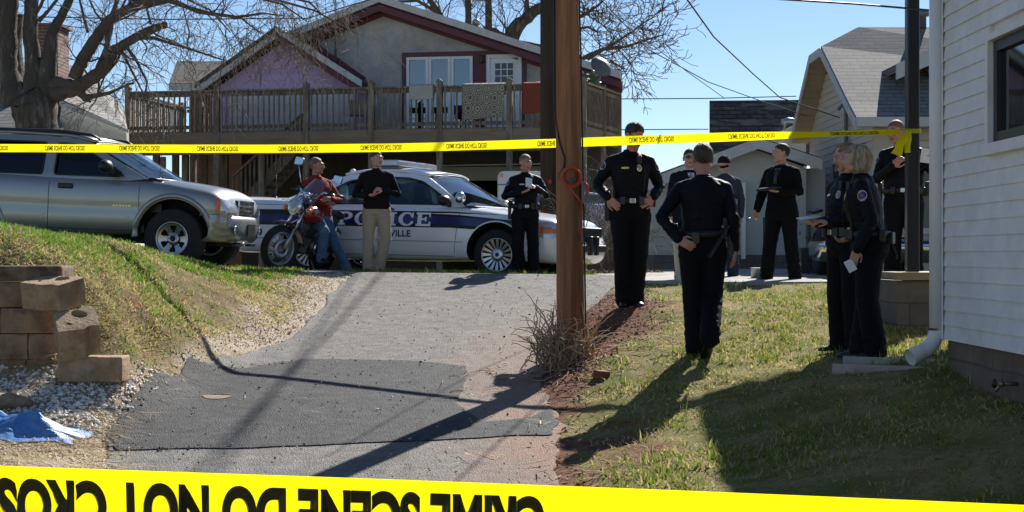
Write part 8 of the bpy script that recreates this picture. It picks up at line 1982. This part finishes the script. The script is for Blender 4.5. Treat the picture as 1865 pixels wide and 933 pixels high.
# 9 and 10 the two women officers
o,j,*_=person('woman officer with light brown hair holding a phone and white pad behind her colleague',FT(1542,12.45),-68,1.72,dict(
    elL=(.22,.0,1.15),wrL=(.06,-.22,1.11),hdL=(-.35,-1,.1),pnL=(-.3,0,-1),cuL=.6,elR=(-.22,-.0,1.13),wrR=(-.08,-.24,1.10),hdR=(.2,-1,.0),pnR=(0,0,1),cuR=.5,hy=-8,hp=14),
    skin=skinB,hair=('bob',hair_rd),fem=True,group=grp,bulk=1.12)
m_=MB(); m_.box(-.05,.05,-.085,.085,-.005,.005,T=Matrix.Translation((-.03,-.345,1.10))@Euler((.15,.1,0)).to_matrix().to_4x4()); q=m_.build('notepad',[paper],None,'white pad held out in front of the light brown haired woman officer','notepad',origin=(0,0,0)); q.location=o.location; q.rotation_euler=o.rotation_euler
m_=MB(); m_.box(-.03,.03,-.06,.06,-.012,.012,T=Matrix.Translation((.0,-.30,1.15))@Euler((.2,.2,.3)).to_matrix().to_4x4()); q=m_.build('phone',[blackp],None,'black phone in the hand of the light brown haired woman officer','phone',origin=(0,0,0),bevel=.005); q.location=o.location; q.rotation_euler=o.rotation_euler
def taser(o,ang):
    a=R(ang); m_=MB(); c=V((math.sin(a)*.22,-math.cos(a)*.19,1.03)); m_.box(c.x-.02,c.x+.02,c.y-.02,c.y+.02,c.z-.01,c.z+.035); m_.tube([c+V((0,0,-.06)),c+V((.01,-.01,.02))],.012,6); q=m_.build('taser',[yel],o,bevel=.004)
taser(o,60)
o,j,*_=person('woman officer with grey blond bob holding a folded paper down at her side',FT(1584,11.85),-104,1.70,dict(head=(0,-.12,1.655),lean=(0,-.07),
    elL=(.235,.02,1.14),wrL=(.24,-.10,.90),hdL=(-.05,-.25,-1),pnL=(-1,-.2,0),cuL=.55,elR=(-.21,.0,1.13),wrR=(-.12,-.16,1.0),hdR=(.3,-1,-.3),pnR=(0,.4,.4),cuR=.6,hy=-10,hp=6,ankL=(.09,.05,.085),ankR=(-.09,-.08,.085)),
    skin=skinB,hair=('bob',hair_bl),fem=True,group=grp,bulk=1.20)
m_=MB(); m_.box(-.004,.004,-.035,.035,-.05,.05,T=Matrix.Translation((.24,-.15,.77))@Euler((.5,0,0.1)).to_matrix().to_4x4()); q=m_.build('folded_paper',[paper],None,'folded white paper in the lowered hand of the blond woman officer','paper',origin=(0,0,0)); q.location=o.location; q.rotation_euler=o.rotation_euler; q.scale=o.scale
taser(o,75)
# 11 bald officer by the porch
o,j,*_=person('bald officer standing behind the black porch post holding papers',V((XY(1646,16.6),16.6,-.33)),-16,1.83,dict(head=(-.085,-.04,1.665),
    elL=(.33,-.02,1.18),wrL=(.30,-.24,1.30),hdL=(-.1,-.5,.6),pnL=(-.8,0,-.2),cuL=.5,elR=(-.28,-.02,1.16),wrR=(-.10,-.26,1.28),hdR=(.5,-.3,.5),pnR=(.2,.6,0),cuR=.8,hy=-30,hp=12),
    skin=skinA,hair=('buzz',stub),group=grp,bulk=1.16,belly=.03,glasses='clear')
m_=MB(); m_.box(-.055,.055,-.004,.004,-.08,.08,T=Matrix.Translation((.24,-.36,1.40))@Euler((-.2,.15,.1)).to_matrix().to_4x4()); q=m_.build('papers',[paper],None,'white papers held up between the black porch post and the downspout','papers',origin=(0,0,0)); q.location=o.location; q.rotation_euler=o.rotation_euler
# small yard things
wb=thing('waste_bin','tall cream plastic bin behind the officer seen from behind','bin',FT(1246,19.9))
c=wb.location; m_=MB(); m_.lathe([(.105,0),(.11,.02),(.145,.52),(.16,.52),(.16,.545),(.148,.545),(.14,.5),(.10,.03)],24,c=c); m_.build('body',[pmat('cream_plastic',(0.62,0.58,0.50),.5,var=.05)],wb)
c=FT(1386,21.2); m_=MB(); m_.lathe([(.13,0),(.14,.01),(.14,.15),(.15,.16),(.148,.17),(.13,.165),(.128,.02)],24,c=c); m_.build('metal_pot',[steel],None,'small steel pot on the concrete beside the man in the black suit','pot',origin=c)
c=FT(1462,23.0); m_=MB(); m_.box(c.x-.02,c.x+.7,c.y,c.y+.5,c.z,c.z+.42); m_.box(c.x+.15,c.x+.45,c.y-.012,c.y-.002,c.z+.12,c.z+.34,1); m_.build('air_conditioner',[pmat('dark_green_grey',(0.06,0.065,0.06),.6),steel],None,'grey utility cabinet low beside the tan bungalow corner','cabinet',origin=c,bevel=.01)
fr_=thing('garden_trellis','dark green metal frame standing before the garage wall behind the suited man','frame',FT(1425,23.6)); c=fr_.location; m_=MB()
for dx in (-.28,.42): m_.box(c.x+dx-.02,c.x+dx+.02,c.y-.02,c.y+.02,c.z,c.z+.88)
m_.box(c.x-.3,c.x+.44,c.y-.015,c.y+.015,c.z+.86,c.z+.89); m_.build('frame',[pmat('dark_green_metal',(0.015,0.035,0.025),.5)],fr_)
fo=thing('shrub','dark evergreen shrub low beside the tan bungalow wall','shrub',FT(1500,22.6)); c=fo.location; m_=MB()
for i in range(420):
    p=c+V((random.gauss(.25,.22),random.gauss(0,.18),abs(random.gauss(.3,.28)))); a_=V((random.gauss(0,1),random.gauss(0,1),random.gauss(0,1))).normalized(); b_=a_.orthogonal().normalized(); s_=random.uniform(.025,.05); m_.add([p-a_*s_,p+b_*s_*.5,p+a_*s_,p-b_*s_*.5],[(0,1,2,3)])
for i in range(6): m_.tube([c+V((.2+.03*i,0,0)),c+V((random.uniform(-.1,.6),random.uniform(-.2,.2),.6))],.01,4)
m_.build('foliage',[pmat('dark_leaf',(0.03,0.055,0.02),.5)],fo,recalc=False)
# ------------------------------------------------------------------ barrier tape
def tapemat(nm):
    m=pmat(nm,(0.86,0.74,0.005),.35,var=.04,vscale=3); t=m.node_tree; b=t.nodes['Principled BSDF']; src=b.inputs['Base Color'].links[0].from_socket
    tl=nd(t,'ShaderNodeBsdfTranslucent'); t.links.new(src,tl.inputs[0]); mx=nd(t,'ShaderNodeMixShader'); mx.inputs[0].default_value=.62; t.links.new(b.outputs[0],mx.inputs[1]); t.links.new(tl.outputs[0],mx.inputs[2]); t.links.new(mx.outputs[0],t.nodes['Material Output'].inputs[0]); return m
tm=tapemat('yellow_tape'); ink=pmat('tape_ink',(0.02,0.018,0.01),.5,var=0)
def tape(name,label,path,h,flipv,flipu,text_at,tsize,condense,twist=None,text_off=0.0):
    """path: list of (point, half-height scale); ribbon hangs vertically; text_at: arc-length start positions"""
    pts=[]
    n=24
    for (a,b) in zip(path[:-1],path[1:]):
        for i in range(n): pts.append(V(a).lerp(V(b),i/n))
    pts.append(V(path[-1])); 
    # smooth
    for _ in range(14): pts=[pts[0]]+[(pts[i-1]+pts[i]*2+pts[i+1])/4 for i in range(1,len(pts)-1)]+[pts[-1]]
    L=[0]
    for a,b in zip(pts[:-1],pts[1:]): L.append(L[-1]+(b-a).length)
    def at(s):
        s=max(0,min(L[-1]-1e-6,s)); i=max(0,int(np.searchsorted(L,s))-1); t_=(s-L[i])/(L[i+1]-L[i]+1e-9); return pts[i].lerp(pts[i+1],t_),(pts[i+1]-pts[i]).normalized()
    def pos(s,y,off=0):
        p,d=at(s); tw=(twist(s/L[-1]) if twist else 0.0); up=V((0,0,1)); nr=d.cross(up).normalized(); up2=up*math.cos(tw)+nr*math.sin(tw); n2=nr*math.cos(tw)-up*math.sin(tw)
        bulge=.004*math.sin(s*9)+.007*math.sin(s*2.3)+(.012 if flipu else 0)
        return p+up2*y+n2*(off-bulge*math.cos(y/h*PI))
    m_=MB(); g=[]; N=int(L[-1]/.05)+2
    for i in range(N+1): g.append([pos(L[-1]*i/N,h*(-.5+k/6)) for k in range(7)])
    m_.grid(g); th=thing(name,label,'barrier tape',pts[0]); ro=m_.build('ribbon',[tm],th,recalc=False)
    vs,fs=text_verts('CRIME SCENE DO NOT CROSS',tsize,tsize*(.045 if flipu else .02),condense); w=max(v[0] for v in vs)
    for s0 in text_at:
        if isinstance(s0,tuple): s0=s0[1]-w
        m_=MB(); o=[]
        for x,y in vs:
            xx=(w-x) if flipu else x; yy=(tsize*.72-y) if flipv else y
            o.append(pos(s0+xx, yy-tsize*.36+text_off, -.0015 if name else 0)) 
        m2=[pos(s0+((w-x) if flipu else x),((tsize*.72-y) if flipv else y)-tsize*.36+text_off,.0015) for x,y in vs]
        m_.add(o,fs,0); m_.add(m2,fs,0); m_.build('lettering',[ink],th,recalc=False)
    return L[-1],w
# far tape: from beyond the left edge past the pole to the porch post
H1=.076; dt=13.2
tp_=[P(-60,270,16.7),P(0,270.5,16.6),P(500,272,16.2),P(760,269,15.8),P(1000,262,15.2),P(1040,260.5,15.1),P(1300,251,14.5),P(1500,245,14.05),P(1640,241,13.68)]
def tw1(t_): return 0.0 if t_<.80 else 1.05*min(1,(t_-.80)/.12)
Ls=[0]
for a,b in zip(tp_[:-1],tp_[1:]): Ls.append(Ls[-1]+(b-a).length)
def s_at(u):   # arc length at photo column u
    us=[-60,0,500,760,1000,1040,1300,1500,1640]; return float(np.interp(u,us,Ls))
starts=[s_at(u) for u in (-54,83,220,361,507,658,814,978,1148,1326,1512)]
tape('barrier_tape','yellow crime scene tape stretched from the left edge past the pole to the porch post',tp_,.088,True,False,starts,.068,.49,tw1,-.0)
# loop round the black post and its hanging tail
pxw=px_; m_=MB(); g=[]
for i in range(25):
    a=2*PI*i/24; g.append([(pxw+.082*math.cos(a)*(.95),13.745+.082*math.sin(a),P(0,240,13.7).z+k*.02-.01+.01*math.sin(a)) for k in (0,1,2)])
m_.grid(g); tb_=thing('barrier_tape','yellow tape knotted round the black porch post with a short hanging tail','barrier tape',P(1650,240,13.6)); m_.build('loop',[tm],tb_,recalc=False)
m_=MB(); g=[]
for i in range(13):
    t_=i/12; c=P(1653,240,13.6).lerp(P(1630,283,13.55),t_)+V((.01*math.sin(t_*9),0,0)); wv=.035+.022*t_; g.append([c+V((-wv*.7,.015*math.sin(t_*7),wv*.35)),c+V((0,-.02,0)),c+V((wv*.7,.02*math.cos(t_*5),-wv*.35))])
m_.grid(g); g=[]
for i in range(13):
    t_=i/12; c=P(1655,240,13.6).lerp(P(1652,279,13.58),t_); g.append([c+V((-.025,.01*math.sin(t_*12),0)),c+V((.0,-.018,0)),c+V((.028,.012*math.cos(t_*9),0))])
m_.grid(g); m_.build('tail',[tm],tb_,recalc=False)
# near tape across the bottom of the picture (letters upside down)
dn=1.36
np_=[P(-420,910,dn),P(0,926,dn),P(600,945,dn+.03),P(1200,966,dn+.06),P(1865,992,dn+.1),P(2300,1010,dn+.13)]
tape('barrier_tape','near yellow tape crossing the bottom of the picture with large upside down lettering',np_,.0758,True,True,[('end',(985+420)*(dn+.02)/F)],.066,.572,None,-.001)
